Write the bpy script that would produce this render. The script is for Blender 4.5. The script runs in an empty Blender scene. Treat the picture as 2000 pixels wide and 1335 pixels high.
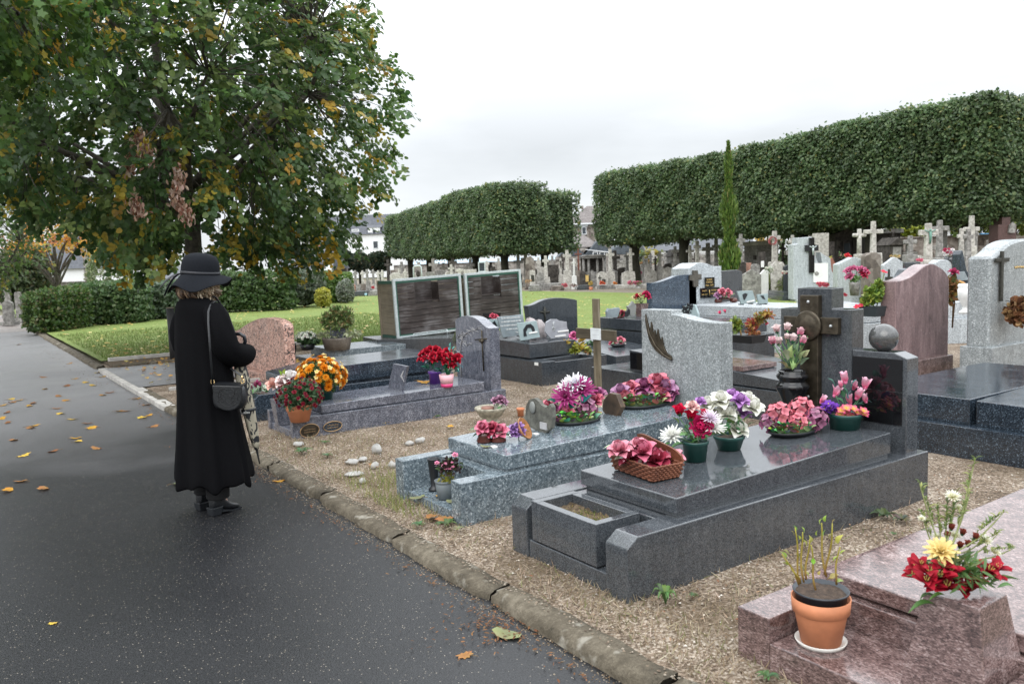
import bpy, math, random
import numpy as np
from mathutils import Vector, Matrix, Euler
from math import sin, cos, pi, radians as rad
rng = random.Random(7)
nrs = np.random.RandomState(11)
scene = bpy.context.scene
col = scene.collection

# ------------------------------------------------------------------ camera
# world frame: X runs away from the path along the graves, Y runs along the path, Z up, metres
FPX, HY, ROLL, CH, YAW = 1600., 510., .035, 1.66, .6
_p = math.atan((667.5-HY)/FPX)
_fw = np.array([sin(YAW), cos(YAW), 0.]); _rt = np.array([cos(YAW), -sin(YAW), 0.]); _up = np.array([0, 0, 1.])
CF = cos(_p)*_fw - sin(_p)*_up
_u0 = sin(_p)*_fw + cos(_p)*_up
CR = cos(ROLL)*_rt - sin(ROLL)*_u0
CU = cos(ROLL)*_u0 + sin(ROLL)*_rt
CC = np.array([0, 0, CH])
def ray(x, y): return CF + CR*(x-1000)/FPX - CU*(y-667.5)/FPX
def G(x, y, z=0.):                     # point at height z seen at photo pixel x, y
    d = ray(x, y); return CC + (z-CH)/d[2]*d
def PX(x, y, X): d = ray(x, y); return CC + X/d[0]*d
def PY(x, y, Y): d = ray(x, y); return CC + Y/d[1]*d
def PD(x, y, D): d = ray(x, y); return CC + D/(d @ _fw)*d
def V3(a): return Vector((float(a[0]), float(a[1]), float(a[2])))

cam_d = bpy.data.cameras.new('camera'); cam = bpy.data.objects.new('camera', cam_d); col.objects.link(cam)
cam_d.sensor_width = 36; cam_d.lens = 36*FPX/2000; cam_d.clip_start = .05; cam_d.clip_end = 900
M = Matrix.Identity(4)
for i in range(3):
    M[i][0] = CR[i]; M[i][1] = CU[i]; M[i][2] = -CF[i]; M[i][3] = CC[i]
cam.matrix_world = M
cam_d.dof.use_dof = True; cam_d.dof.focus_distance = 6.2; cam_d.dof.aperture_fstop = 4.5
scene.camera = cam
scene.view_settings.view_transform = 'Standard'; scene.view_settings.look = 'None'
scene.view_settings.exposure = 0.24; scene.view_settings.gamma = 1.0
scene.render.engine = 'CYCLES'
scene.cycles.max_bounces = 6; scene.cycles.transparent_max_bounces = 6
scene.cycles.use_denoising = True

# ------------------------------------------------------------------ sky and sun (overcast)
SUN_EL, SUN_AZ = rad(42), rad(235)      # azimuth measured from +Y towards +X
w = bpy.data.worlds.new('World'); scene.world = w; w.use_nodes = True
nt = w.node_tree; nt.nodes.clear()
def N(t, ty, **k):
    n = t.nodes.new(ty)
    for a, b in k.items(): setattr(n, a, b)
    return n
out = N(nt, 'ShaderNodeOutputWorld'); bg1 = N(nt, 'ShaderNodeBackground'); bg2 = N(nt, 'ShaderNodeBackground'); mx = N(nt, 'ShaderNodeMixShader')
sky = N(nt, 'ShaderNodeTexSky', sky_type='NISHITA', sun_disc=False, sun_elevation=SUN_EL, sun_rotation=SUN_AZ)
bg1.inputs[1].default_value = .12
nt.links.new(sky.outputs[0], bg1.inputs[0])
tc = N(nt, 'ShaderNodeTexCoord'); sep = N(nt, 'ShaderNodeSeparateXYZ'); nt.links.new(tc.outputs['Generated'], sep.inputs[0])
mr = N(nt, 'ShaderNodeMapRange'); mr.inputs[1].default_value = .13; mr.inputs[2].default_value = .6; mr.inputs[3].default_value = .92; mr.inputs[4].default_value = 3.0
nt.links.new(sep.outputs[2], mr.inputs[0])
mp = N(nt, 'ShaderNodeMapping'); mp.inputs['Scale'].default_value = (1.6, 1.6, 5.5); nt.links.new(tc.outputs['Generated'], mp.inputs[0])
nz = N(nt, 'ShaderNodeTexNoise'); nz.inputs['Scale'].default_value = 1.5; nz.inputs['Detail'].default_value = 5; nt.links.new(mp.outputs[0], nz.inputs[0])
mr2 = N(nt, 'ShaderNodeMapRange'); mr2.inputs[1].default_value = .35; mr2.inputs[2].default_value = .62; mr2.inputs[3].default_value = .8; mr2.inputs[4].default_value = 1.03
nt.links.new(nz.outputs[0], mr2.inputs[0])
mul = N(nt, 'ShaderNodeMath', operation='MULTIPLY'); nt.links.new(mr.outputs[0], mul.inputs[0]); nt.links.new(mr2.outputs[0], mul.inputs[1])
bg2.inputs[0].default_value = (.93, .965, 1.0, 1); nt.links.new(mul.outputs[0], bg2.inputs[1])
mx.inputs[0].default_value = .93
nt.links.new(bg1.outputs[0], mx.inputs[1]); nt.links.new(bg2.outputs[0], mx.inputs[2]); nt.links.new(mx.outputs[0], out.inputs[0])
sd = bpy.data.lights.new('sun', 'SUN'); sun = bpy.data.objects.new('sun', sd); col.objects.link(sun)
sd.energy = .9; sd.angle = rad(50); sd.color = (1, .95, .87)
sdir = Vector((sin(SUN_AZ)*cos(SUN_EL), cos(SUN_AZ)*cos(SUN_EL), sin(SUN_EL)))
sun.rotation_euler = sdir.to_track_quat('Z', 'Y').to_euler(); sun.location = (0, 0, 30)

# ------------------------------------------------------------------ materials
MATS = {}
def newmat(name):
    m = bpy.data.materials.new(name); m.use_nodes = True; t = m.node_tree
    return m, t, t.nodes['Principled BSDF'], t.nodes['Material Output']
def rgba(c): return (c[0], c[1], c[2], 1)
def ramp(t, stops, interp='LINEAR'):
    r = N(t, 'ShaderNodeValToRGB'); e = r.color_ramp; e.interpolation = interp
    while len(e.elements) < len(stops): e.elements.new(.5)
    for q, (p, c) in zip(e.elements, stops): q.position = p; q.color = rgba(c)
    return r
def bump(t, src, bs, strength=.3, dist=.01):
    b = N(t, 'ShaderNodeBump'); b.inputs['Strength'].default_value = strength; b.inputs['Distance'].default_value = dist
    t.links.new(src, b.inputs['Height']); t.links.new(b.outputs[0], bs.inputs['Normal']); return b
def plain(name, c, rough=.5, metal=0., spec=.5, var=.12, vs=9., bmp=0., bsc=60.):
    if name in MATS: return MATS[name]
    m, t, b, o = newmat(name)
    b.inputs['Roughness'].default_value = rough; b.inputs['Metallic'].default_value = metal; b.inputs['Specular IOR Level'].default_value = spec
    tc = N(t, 'ShaderNodeTexCoord'); n = N(t, 'ShaderNodeTexNoise'); n.inputs['Scale'].default_value = vs; n.inputs['Detail'].default_value = 6
    t.links.new(tc.outputs['Object'], n.inputs[0])
    r = ramp(t, [(.3, [x*(1-var) for x in c]), (.7, [min(1, x*(1+var)) for x in c])]); t.links.new(n.outputs[0], r.inputs[0]); t.links.new(r.outputs[0], b.inputs['Base Color'])
    if bmp:
        n2 = N(t, 'ShaderNodeTexNoise'); n2.inputs['Scale'].default_value = bsc; n2.inputs['Detail'].default_value = 5
        t.links.new(tc.outputs['Object'], n2.inputs[0]); bump(t, n2.outputs[0], b, bmp, .01)
    MATS[name] = m; return m
def granite(name, stops, scale, rough=.1, stretch=(1, 1, 1), swirl=0., mott=.25, rot=(0, 0, 0), rough2=None, dist=0.):
    """polished granite: a ramp over crystal cells and noise"""
    if name in MATS: return MATS[name]
    m, t, b, o = newmat(name)
    tc = N(t, 'ShaderNodeTexCoord'); mp = N(t, 'ShaderNodeMapping'); mp.inputs['Scale'].default_value = stretch; mp.inputs['Rotation'].default_value = rot
    t.links.new(tc.outputs['Object'], mp.inputs[0])
    v = N(t, 'ShaderNodeTexVoronoi'); v.inputs['Scale'].default_value = scale; t.links.new(mp.outputs[0], v.inputs['Vector'])
    v2 = N(t, 'ShaderNodeTexVoronoi'); v2.inputs['Scale'].default_value = scale*2.3; t.links.new(mp.outputs[0], v2.inputs['Vector'])
    n = N(t, 'ShaderNodeTexNoise'); n.inputs['Scale'].default_value = scale*.12 if not swirl else swirl; n.inputs['Detail'].default_value = 8; n.inputs['Roughness'].default_value = .65
    n.inputs['Distortion'].default_value = dist
    t.links.new(mp.outputs[0], n.inputs[0])
    s1 = N(t, 'ShaderNodeSeparateColor'); t.links.new(v.outputs['Color'], s1.inputs[0])
    s2 = N(t, 'ShaderNodeSeparateColor'); t.links.new(v2.outputs['Color'], s2.inputs[0])
    a = N(t, 'ShaderNodeMath', operation='MULTIPLY'); a.inputs[1].default_value = .6; t.links.new(s1.outputs[0], a.inputs[0])
    a2 = N(t, 'ShaderNodeMath', operation='MULTIPLY_ADD'); a2.inputs[1].default_value = .4; t.links.new(s2.outputs[1], a2.inputs[0]); t.links.new(a.outputs[0], a2.inputs[2])
    mxv = N(t, 'ShaderNodeMix'); mxv.data_type = 'FLOAT'; mxv.inputs[0].default_value = mott
    t.links.new(a2.outputs[0], mxv.inputs[2]); t.links.new(n.outputs[0], mxv.inputs[3])
    r = ramp(t, stops); t.links.new(mxv.outputs[0], r.inputs[0])
    # faint rain streaks down the faces
    mp2 = N(t, 'ShaderNodeMapping'); mp2.inputs['Scale'].default_value = (9, 9, .8); t.links.new(tc.outputs['Object'], mp2.inputs[0]); n4 = N(t, 'ShaderNodeTexNoise'); n4.inputs['Scale'].default_value = 2.2; n4.inputs['Detail'].default_value = 6; t.links.new(mp2.outputs[0], n4.inputs[0])
    ms = N(t, 'ShaderNodeMapRange'); ms.inputs[1].default_value = .38; ms.inputs[2].default_value = .6; ms.inputs[3].default_value = .88; ms.inputs[4].default_value = 1.03; t.links.new(n4.outputs[0], ms.inputs[0])
    mu = N(t, 'ShaderNodeVectorMath', operation='SCALE'); t.links.new(r.outputs[0], mu.inputs[0]); t.links.new(ms.outputs[0], mu.inputs[3]); t.links.new(mu.outputs[0], b.inputs['Base Color'])
    # slight smears and dust in the polish
    n3 = N(t, 'ShaderNodeTexNoise'); n3.inputs['Scale'].default_value = 5; n3.inputs['Detail'].default_value = 5; t.links.new(tc.outputs['Object'], n3.inputs[0])
    mr = N(t, 'ShaderNodeMapRange'); mr.inputs[1].default_value = .35; mr.inputs[2].default_value = .75; mr.inputs[3].default_value = rough; mr.inputs[4].default_value = rough2 if rough2 else min(1, rough*2.1)
    t.links.new(n3.outputs[0], mr.inputs[0]); t.links.new(mr.outputs[0], b.inputs['Roughness'])
    b.inputs['Specular IOR Level'].default_value = .85 if rough < .15 else .5
    MATS[name] = m; return m
def leafmat(name, rough=.5, trans=.35, spec=.35, sat=1.0):
    """leaf: colour from the leaf's own colour attribute, some light passing through"""
    if name in MATS: return MATS[name]
    m, t, b, o = newmat(name)
    at = N(t, 'ShaderNodeAttribute', attribute_name='Col'); t.links.new(at.outputs['Color'], b.inputs['Base Color'])
    b.inputs['Roughness'].default_value = rough; b.inputs['Specular IOR Level'].default_value = spec
    tr = N(t, 'ShaderNodeBsdfTranslucent'); t.links.new(at.outputs['Color'], tr.inputs[0]); ms = N(t, 'ShaderNodeMixShader'); ms.inputs[0].default_value = trans
    t.links.new(b.outputs[0], ms.inputs[1]); t.links.new(tr.outputs[0], ms.inputs[2]); t.links.new(ms.outputs[0], o.inputs[0])
    MATS[name] = m; return m

# ------------------------------------------------------------------ mesh builder
class MB:
    def __init__(s): s.v = []; s.f = []; s.c = []; s.sm = []; s.uc = False
    def add(s, vs, fs, smooth=False, c=None):
        o = len(s.v); s.v += [tuple(map(float, q)) for q in vs]; s.f += [tuple(i+o for i in q) for q in fs]; s.sm += [smooth]*len(fs)
        if c is None: c = (1, 1, 1)
        else: s.uc = True
        if len(c) == len(vs) and hasattr(c[0], '__len__'): s.c += [tuple(q) for q in c]
        else: s.c += [tuple(c)]*len(vs)
        return s
    def box(s, x0, x1, y0, y1, z0, z1, c=None):
        vs = [(x, y, z) for z in (z0, z1) for y in (y0, y1) for x in (x0, x1)]
        return s.add(vs, [(0, 2, 3, 1), (4, 5, 7, 6), (0, 1, 5, 4), (2, 6, 7, 3), (0, 4, 6, 2), (1, 3, 7, 5)], c=c)
    def hexa(s, vs, c=None):               # 8 corners in box order
        return s.add(vs, [(0, 2, 3, 1), (4, 5, 7, 6), (0, 1, 5, 4), (2, 6, 7, 3), (0, 4, 6, 2), (1, 3, 7, 5)], c=c)
    def prism(s, poly, axis, a, b, smooth=False, c=None):
        """poly: 2-D outline; axis 'x': (y,z) outline, 'y': (x,z), 'z': (x,y); extruded from a to b"""
        n = len(poly)
        ar = sum(poly[i][0]*poly[(i+1) % n][1]-poly[(i+1) % n][0]*poly[i][1] for i in range(n))
        if ar < 0: poly = poly[::-1]
        def P(p, q):
            return (q, p[0], p[1]) if axis == 'x' else ((p[0], q, p[1]) if axis == 'y' else (p[0], p[1], q))
        vs = [P(p, a) for p in poly]+[P(p, b) for p in poly]
        fl = (axis == 'y')
        fs = [tuple(range(n))[::-1], tuple(range(n, 2*n))]+[(i, (i+1) % n, n+(i+1) % n, n+i) for i in range(n)]
        if fl: fs = [q[::-1] for q in fs]
        if b < a: fs = [q[::-1] for q in fs]
        o = len(s.f); s.add(vs, fs, smooth, c)
        s.sm[o] = s.sm[o+1] = False
        return s
    def lathe(s, prof, n=24, at=(0, 0, 0), sx=1., sy=1., c=None, smooth=True, wob=None):
        vs = []; fs = []; k = len(prof)
        for i in range(n):
            a = 2*pi*i/n
            for j, (r, z) in enumerate(prof):
                q = r*(1+(wob(a, j) if wob else 0))
                vs.append((at[0]+q*cos(a)*sx, at[1]+q*sin(a)*sy, at[2]+z))
        for i in range(n):
            for j in range(k-1):
                a = i*k+j; b = ((i+1) % n)*k+j; fs.append((a, b, b+1, a+1))
        if prof[0][0] > 1e-4: fs.append(tuple(i*k for i in range(n))[::-1])
        if prof[-1][0] > 1e-4: fs.append(tuple(i*k+k-1 for i in range(n)))
        return s.add(vs, fs, smooth, c)
    def tube(s, pts, rs, n=8, c=None, smooth=True, flat=1.):
        pts = [Vector(p) for p in pts]; k = len(pts)
        rs = [float(q) for q in rs] if hasattr(rs, '__len__') else [float(rs)]*k
        vs = []; fs = []; u = None
        for i, p in enumerate(pts):
            t = (pts[min(i+1, k-1)]-pts[max(i-1, 0)])
            t = t.normalized() if t.length > 1e-9 else Vector((0, 0, 1))
            if u is None: u = t.orthogonal().normalized()
            u = (u-t*u.dot(t)); u = u.normalized() if u.length > 1e-6 else t.orthogonal().normalized()
            w_ = t.cross(u)
            for j in range(n):
                a = 2*pi*j/n; vs.append(p+rs[i]*(cos(a)*u+flat*sin(a)*w_))
        for i in range(k-1):
            for j in range(n): fs.append((i*n+j, i*n+(j+1) % n, (i+1)*n+(j+1) % n, (i+1)*n+j))
        fs.append(tuple(range(n))[::-1]); fs.append(tuple(range((k-1)*n, k*n)))
        return s.add(vs, fs, smooth, c)
    def surf(s, fn, nu, nv, c0=None, c1=None, smooth=True):
        """fn(u,v)->xyz with u in -1..1, v in 0..1; colour runs c0 (v=0) to c1 (v=1)"""
        vs = []; cs = []; fs = []
        for j in range(nv+1):
            for i in range(nu+1):
                vs.append(fn(-1+2*i/nu, j/nv))
                if c0 is not None: cs.append([c0[k]*(1-j/nv)+c1[k]*j/nv for k in range(3)])
        for j in range(nv):
            for i in range(nu):
                a = j*(nu+1)+i; fs.append((a, a+1, a+nu+2, a+nu+1))
        return s.add(vs, fs, smooth, cs if c0 is not None else None)
    def ball(s, at, r, n=10, m=7, sc=(1, 1, 1), c=None, jit=0.):
        prof = [(max(1e-5, sin(pi*j/m))*r, -cos(pi*j/m)*r) for j in range(m+1)]
        vs = []; fs = []; k = m+1
        for i in range(n):
            a = 2*pi*i/n
            for (q, z) in prof:
                f = 1+rng.uniform(-jit, jit)
                vs.append((at[0]+q*cos(a)*sc[0]*f, at[1]+q*sin(a)*sc[1]*f, at[2]+z*sc[2]*f))
        for i in range(n):
            for j in range(m):
                a = i*k+j; b = ((i+1) % n)*k+j; fs.append((a, b, b+1, a+1))
        return s.add(vs, fs, True, c)
    def xf(s, mat, start=0):
        for i in range(start, len(s.v)): s.v[i] = tuple(mat @ Vector(s.v[i]))
        return s
    def mesh(s, name, mat):
        me = bpy.data.meshes.new(name); me.from_pydata(s.v, [], s.f); me.polygons.foreach_set('use_smooth', s.sm)
        if s.uc:
            a = me.color_attributes.new('Col', 'FLOAT_COLOR', 'POINT')
            a.data.foreach_set('color', np.array([(q[0], q[1], q[2], 1.) for q in s.c], dtype=np.float32).ravel())
        me.materials.append(mat); me.update(); return me
    def build(s, name, mat, parent=None, local=False, bevel=0., seg=2, origin=None):
        """parent given: vertices are world coordinates unless local; no parent: top-level, moved to its own base point"""
        off = Vector((0, 0, 0))
        if parent is not None and not local:
            q = parent
            while q is not None: off += q.location; q = q.parent
        if parent is None:
            if origin is None:
                a = np.array(s.v); origin = ((a[:, 0].min()+a[:, 0].max())/2, (a[:, 1].min()+a[:, 1].max())/2, a[:, 2].min())
            off = Vector(origin) if not local else Vector((0, 0, 0))
        if off.length: s.v = [(x-off[0], y-off[1], z-off[2]) for x, y, z in s.v]
        o = bpy.data.objects.new(name, s.mesh(name, mat)); col.objects.link(o)
        if parent is not None: o.parent = parent
        else: o.location = origin if origin is not None else (0, 0, 0)
        if bevel:
            b = o.modifiers.new('bevel', 'BEVEL'); b.width = bevel; b.segments = seg; b.limit_method = 'ANGLE'; b.angle_limit = rad(35); b.harden_normals = False
        return o
def thing(name, label, cat, loc=(0, 0, 0), rotz=0., group=None):
    o = bpy.data.objects.new(name, None); col.objects.link(o); o.empty_display_size = .1
    o.location = loc; o.rotation_euler = (0, 0, rotz); return tag(o, label, cat, group)
def tag(o, label, cat, group=None):
    o['label'] = label; o['category'] = cat
    if group: o['group'] = group
    return o
def struct(o, kind='structure'): o['kind'] = kind; return o
def inst(me, name, parent, loc=(0, 0, 0), rot=(0, 0, 0), sc=1.):
    o = bpy.data.objects.new(name, me); col.objects.link(o); o.parent = parent
    o.location = loc; o.rotation_euler = rot; o.scale = (sc, sc, sc) if not hasattr(sc, '__len__') else sc; return o
def copy_tree(src, parent=None):
    o = src.copy(); col.objects.link(o)
    if parent is not None: o.parent = parent
    for ch in [c for c in src.children]: copy_tree(ch, o)
    return o
def lettering(txt, size, mat, parent, loc, face='-x', name='lettering', align='CENTER', ext=.001, tilt=0., shear=0., rz=0.):
    c = bpy.data.curves.new(name, 'FONT'); c.body = txt; c.size = size; c.align_x = align; c.align_y = 'CENTER'; c.extrude = ext; c.shear = shear; c.resolution_u = 3
    tmp = bpy.data.objects.new(name, c); me = bpy.data.meshes.new_from_object(tmp); bpy.data.objects.remove(tmp); me.materials.clear(); me.materials.append(mat)
    o = bpy.data.objects.new(name, me); col.objects.link(o); o.parent = parent; o.location = loc
    if face == '-x': R_ = Matrix(((0, 0, -1), (-1, 0, 0), (0, 1, 0)))
    elif face == '-y': R_ = Matrix(((1, 0, 0), (0, 0, -1), (0, 1, 0)))
    else: R_ = Matrix.Identity(3)
    o.rotation_euler = (Matrix.Rotation(rz, 3, 'Z') @ R_ @ Matrix.Rotation(-tilt, 3, 'X')).to_euler(); return o
def noise1(x, s=0): return sin(x*1.7+s)*.5+sin(x*4.1+s*2.3)*.3+sin(x*9.7+s*5.1)*.2
# ------------------------------------------------------------------ ground materials
PZ = -.06                                # level of the asphalt path; the gravel is z = 0
def ground_mat(name, stops, sc1, sc2, sc3, bs=.4, rough=.9, spec=.2, patch=None, vw=.45):
    m, t, b, o = newmat(name)
    tc = N(t, 'ShaderNodeTexCoord')
    n1 = N(t, 'ShaderNodeTexNoise'); n1.inputs['Scale'].default_value = sc1; n1.inputs['Detail'].default_value = 6
    n2 = N(t, 'ShaderNodeTexNoise'); n2.inputs['Scale'].default_value = sc2; n2.inputs['Detail'].default_value = 8; n2.inputs['Roughness'].default_value = .7
    v = N(t, 'ShaderNodeTexVoronoi'); v.inputs['Scale'].default_value = sc3
    for n in (n1, n2, v): t.links.new(tc.outputs['Object'], n.inputs['Vector'])
    s = N(t, 'ShaderNodeSeparateColor'); t.links.new(v.outputs['Color'], s.inputs[0])
    a = N(t, 'ShaderNodeMix'); a.data_type = 'FLOAT'; a.inputs[0].default_value = vw; t.links.new(n2.outputs[0], a.inputs[2]); t.links.new(s.outputs[0], a.inputs[3])
    a2 = N(t, 'ShaderNodeMix'); a2.data_type = 'FLOAT'; a2.inputs[0].default_value = .35; t.links.new(a.outputs[0], a2.inputs[2]); t.links.new(n1.outputs[0], a2.inputs[3])
    r = ramp(t, stops); t.links.new(a2.outputs[0], r.inputs[0]); src = r.outputs[0]
    if patch:
        n4 = N(t, 'ShaderNodeTexNoise'); n4.inputs['Scale'].default_value = patch[0]; n4.inputs['Detail'].default_value = 7; t.links.new(tc.outputs['Object'], n4.inputs['Vector'])
        mr = N(t, 'ShaderNodeMapRange'); mr.inputs[1].default_value = patch[1]; mr.inputs[2].default_value = patch[2]; mr.inputs[4].default_value = patch[4]; t.links.new(n4.outputs[0], mr.inputs[0])
        mm = N(t, 'ShaderNodeMix'); mm.data_type = 'RGBA'; t.links.new(mr.outputs[0], mm.inputs[0]); t.links.new(src, mm.inputs[6]); mm.inputs[7].default_value = rgba(patch[3]); src = mm.outputs[2]
    t.links.new(src, b.inputs['Base Color']); b.inputs['Roughness'].default_value = rough; b.inputs['Specular IOR Level'].default_value = spec
    bump(t, a.outputs[0], b, bs, .02); return m
def asphalt_mat():
    m, t, b, o = newmat('asphalt')
    tc = N(t, 'ShaderNodeTexCoord')
    v = N(t, 'ShaderNodeTexVoronoi'); v.inputs['Scale'].default_value = 125; t.links.new(tc.outputs['Object'], v.inputs['Vector'])
    s = N(t, 'ShaderNodeSeparateColor'); t.links.new(v.outputs['Color'], s.inputs[0])
    gt = N(t, 'ShaderNodeMath', operation='GREATER_THAN'); gt.inputs[1].default_value = .955; t.links.new(s.outputs[0], gt.inputs[0])
    lt = N(t, 'ShaderNodeMath', operation='LESS_THAN'); lt.inputs[1].default_value = .38; t.links.new(v.outputs['Distance'], lt.inputs[0])
    dot = N(t, 'ShaderNodeMath', operation='MULTIPLY'); t.links.new(gt.outputs[0], dot.inputs[0]); t.links.new(lt.outputs[0], dot.inputs[1])
    n1 = N(t, 'ShaderNodeTexNoise'); n1.inputs['Scale'].default_value = .7; n1.inputs['Detail'].default_value = 8; t.links.new(tc.outputs['Object'], n1.inputs['Vector'])
    n2 = N(t, 'ShaderNodeTexNoise'); n2.inputs['Scale'].default_value = 130; n2.inputs['Detail'].default_value = 4; t.links.new(tc.outputs['Object'], n2.inputs['Vector'])
    r = ramp(t, [(.32, (.002, .0024, .003)), (.68, (.022, .0225, .025))]); t.links.new(n2.outputs[0], r.inputs[0])
    mm = N(t, 'ShaderNodeMix'); mm.data_type = 'RGBA'; t.links.new(dot.outputs[0], mm.inputs[0]); t.links.new(r.outputs[0], mm.inputs[6])
    r3 = ramp(t, [(0, (.05, .043, .035)), (1, (.3, .265, .215))]); t.links.new(s.outputs[1], r3.inputs[0]); t.links.new(r3.outputs[0], mm.inputs[7])
    # the asphalt turns paler further along the path, with a noisy edge
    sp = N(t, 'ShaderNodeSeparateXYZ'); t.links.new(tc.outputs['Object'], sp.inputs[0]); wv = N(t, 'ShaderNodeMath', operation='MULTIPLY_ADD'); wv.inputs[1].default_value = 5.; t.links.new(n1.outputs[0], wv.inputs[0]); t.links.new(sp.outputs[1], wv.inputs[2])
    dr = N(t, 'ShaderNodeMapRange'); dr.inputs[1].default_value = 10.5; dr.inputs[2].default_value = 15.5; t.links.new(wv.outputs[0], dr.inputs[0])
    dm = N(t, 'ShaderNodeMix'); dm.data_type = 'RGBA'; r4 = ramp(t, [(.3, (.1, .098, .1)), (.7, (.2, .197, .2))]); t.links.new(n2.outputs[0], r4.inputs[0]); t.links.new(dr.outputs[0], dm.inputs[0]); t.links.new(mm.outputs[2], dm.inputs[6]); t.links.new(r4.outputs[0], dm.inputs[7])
    t.links.new(dm.outputs[2], b.inputs['Base Color'])
    mr = N(t, 'ShaderNodeMapRange'); mr.inputs[1].default_value = .35; mr.inputs[2].default_value = .65; mr.inputs[3].default_value = .36; mr.inputs[4].default_value = .5; t.links.new(n1.outputs[0], mr.inputs[0]); t.links.new(mr.outputs[0], b.inputs['Roughness'])
    b.inputs['Specular IOR Level'].default_value = .4
    bump(t, n2.outputs[0], b, .35, .005); return m
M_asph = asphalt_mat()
M_gravel = ground_mat('sandy gravel', [(.28, (.024, .017, .013)), (.42, (.135, .1, .07)), (.55, (.26, .2, .148)), (.7, (.5, .435, .36))], 2.2, 60, 85, 1., patch=(1.3, .5, .72, (.12, .088, .055), .75))
M_lawn = ground_mat('mown grass', [(.3, (.095, .135, .03)), (.5, (.16, .215, .055)), (.7, (.23, .28, .095))], 1.3, 30, 60, .8, patch=(.35, .5, .75, (.19, .21, .055), .6))
M_soil = ground_mat('bare soil', [(.3, (.05, .036, .022)), (.6, (.13, .095, .06)), (.8, (.22, .17, .11))], 3, 30, 60, .8)
M_kerb = ground_mat('worn kerb stone', [(.3, (.04, .034, .025)), (.5, (.11, .093, .068)), (.75, (.24, .21, .16))], 3.0, 14, 120, 1., patch=(9, .6, .7, (.36, .34, .29), .6), vw=.12)
M_field = ground_mat('far ground', [(.3, (.07, .075, .04)), (.7, (.2, .18, .12))], .3, 3, 5, .3)

def sheet(name, poly, z, mat, sub=0, wob=0.):
    mb = MB(); 
    if not sub: mb.add([(x, y, z) for x, y in poly], [tuple(range(len(poly)))])
    else:
        x0, x1 = min(p[0] for p in poly), max(p[0] for p in poly); y0, y1 = min(p[1] for p in poly), max(p[1] for p in poly)
        nx, ny = int((x1-x0)/sub)+1, int((y1-y0)/sub)+1
        vs = [(x0+(x1-x0)*i/nx, y0+(y1-y0)*j/ny, z+wob*(noise1((x0+(x1-x0)*i/nx)*2.3+j*.31*sub*3, 1)*noise1((y0+(y1-y0)*j/ny)*2.1, 2))) for j in range(ny+1) for i in range(nx+1)]
        mb.add(vs, [(j*(nx+1)+i, j*(nx+1)+i+1, (j+1)*(nx+1)+i+1, (j+1)*(nx+1)+i) for j in range(ny) for i in range(nx)], True)
    return struct(mb.build(name, mat, origin=(0, 0, 0)))
sheet('ground', [(-400, -200), (500, -200), (500, 500), (-400, 500)], -.12, M_field)
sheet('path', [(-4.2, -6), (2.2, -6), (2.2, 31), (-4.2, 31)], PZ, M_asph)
sheet('gravel', [(2.275, -6), (26, -6), (26, 17.2), (2.275, 17.2)], -.012, M_gravel, .12, .012)
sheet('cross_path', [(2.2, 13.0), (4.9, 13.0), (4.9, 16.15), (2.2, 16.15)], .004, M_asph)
sheet('crossing_path', [(-6, 31), (2.6, 31), (2.6, 46), (-6, 46)], PZ+.004, ground_mat('pale worn paving', [(.3, (.16, .14, .13)), (.7, (.3, .27, .25))], 1, 20, 50, .3, rough=.5))
sheet('soil_strip', [(2.35, 16.3), (6.4, 16.3), (6.4, 17.4), (2.35, 17.4)], .006, M_soil)
def lawn():
    mb = MB()
    def patch(x0, x1, y0, y1, s=.5):
        nx, ny = int((x1-x0)/s), int((y1-y0)/s); vs = []
        for j in range(ny+1):
            for i in range(nx+1):
                x, y = x0+(x1-x0)*i/nx, y0+(y1-y0)*j/ny; vs.append((x, y, .02+.015*noise1(x*.6+y*.2, 3)*noise1(y*.5, 1)))
        mb.add(vs, [(j*(nx+1)+i, j*(nx+1)+i+1, (j+1)*(nx+1)+i+1, (j+1)*(nx+1)+i) for j in range(ny) for i in range(nx)], True)
    patch(2.33, 26, 17.5, 60); patch(6.4, 26, 14.9, 17.5); patch(9, 26, 11.3, 14.9)
    return struct(mb.build('lawn', M_lawn, origin=(0, 0, 0)))
lawn()
def kerb():
    mb = MB(); y = -3.0
    while y < 31:
        L = rng.uniform(.9, 1.25); 
        if 13.2 < y < 16.2: y += L; continue
        n = 10; x0 = 2.125+rng.uniform(-.008, .008); dz = rng.uniform(-.024, -.014); prof = []
        for j in range(n+1):
            yy = y+.012+(L-.024)*j/n; e = 0.022 if j in (0, n) else 0
            q = lambda a: rng.uniform(-a, a)
            prof.append([(x0+e+q(.006), yy, -.1), (x0+.006+e+q(.01), yy, -.03+q(.006)), (x0+.03+e+q(.008), yy, .01+dz-e*.4+q(.006)), (x0+.065+q(.008), yy, .02+dz-e*.5+q(.004)), (x0+.11, yy, .018+dz-e*.4+q(.004)), (x0+.15+q(.015), yy, .0+q(.004)), (x0+.19, yy, -.06)])
        k = 7; vs = [p for r_ in prof for p in r_]
        mb.add(vs, [(j*k+i, j*k+i+1, (j+1)*k+i+1, (j+1)*k+i) for j in range(n) for i in range(k-1)]+[tuple(range(k)), tuple(range(n*k, n*k+k))[::-1]], True); y += L
    return struct(mb.build('kerb', M_kerb, origin=(0, 0, 0)))
kerb()
M_conc = plain('pale concrete', (.42, .4, .37), .85, var=.25, vs=6, bmp=.3, bsc=80)
struct(MB().box(2.45, 6.3, 17.38, 17.5, -.05, .07).build('lawn_edging', M_conc, bevel=.01))
struct(MB().box(2.36, 6.2, 16.2, 16.3, -.05, .045).build('strip_edging', M_kerb, bevel=.015))
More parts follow.
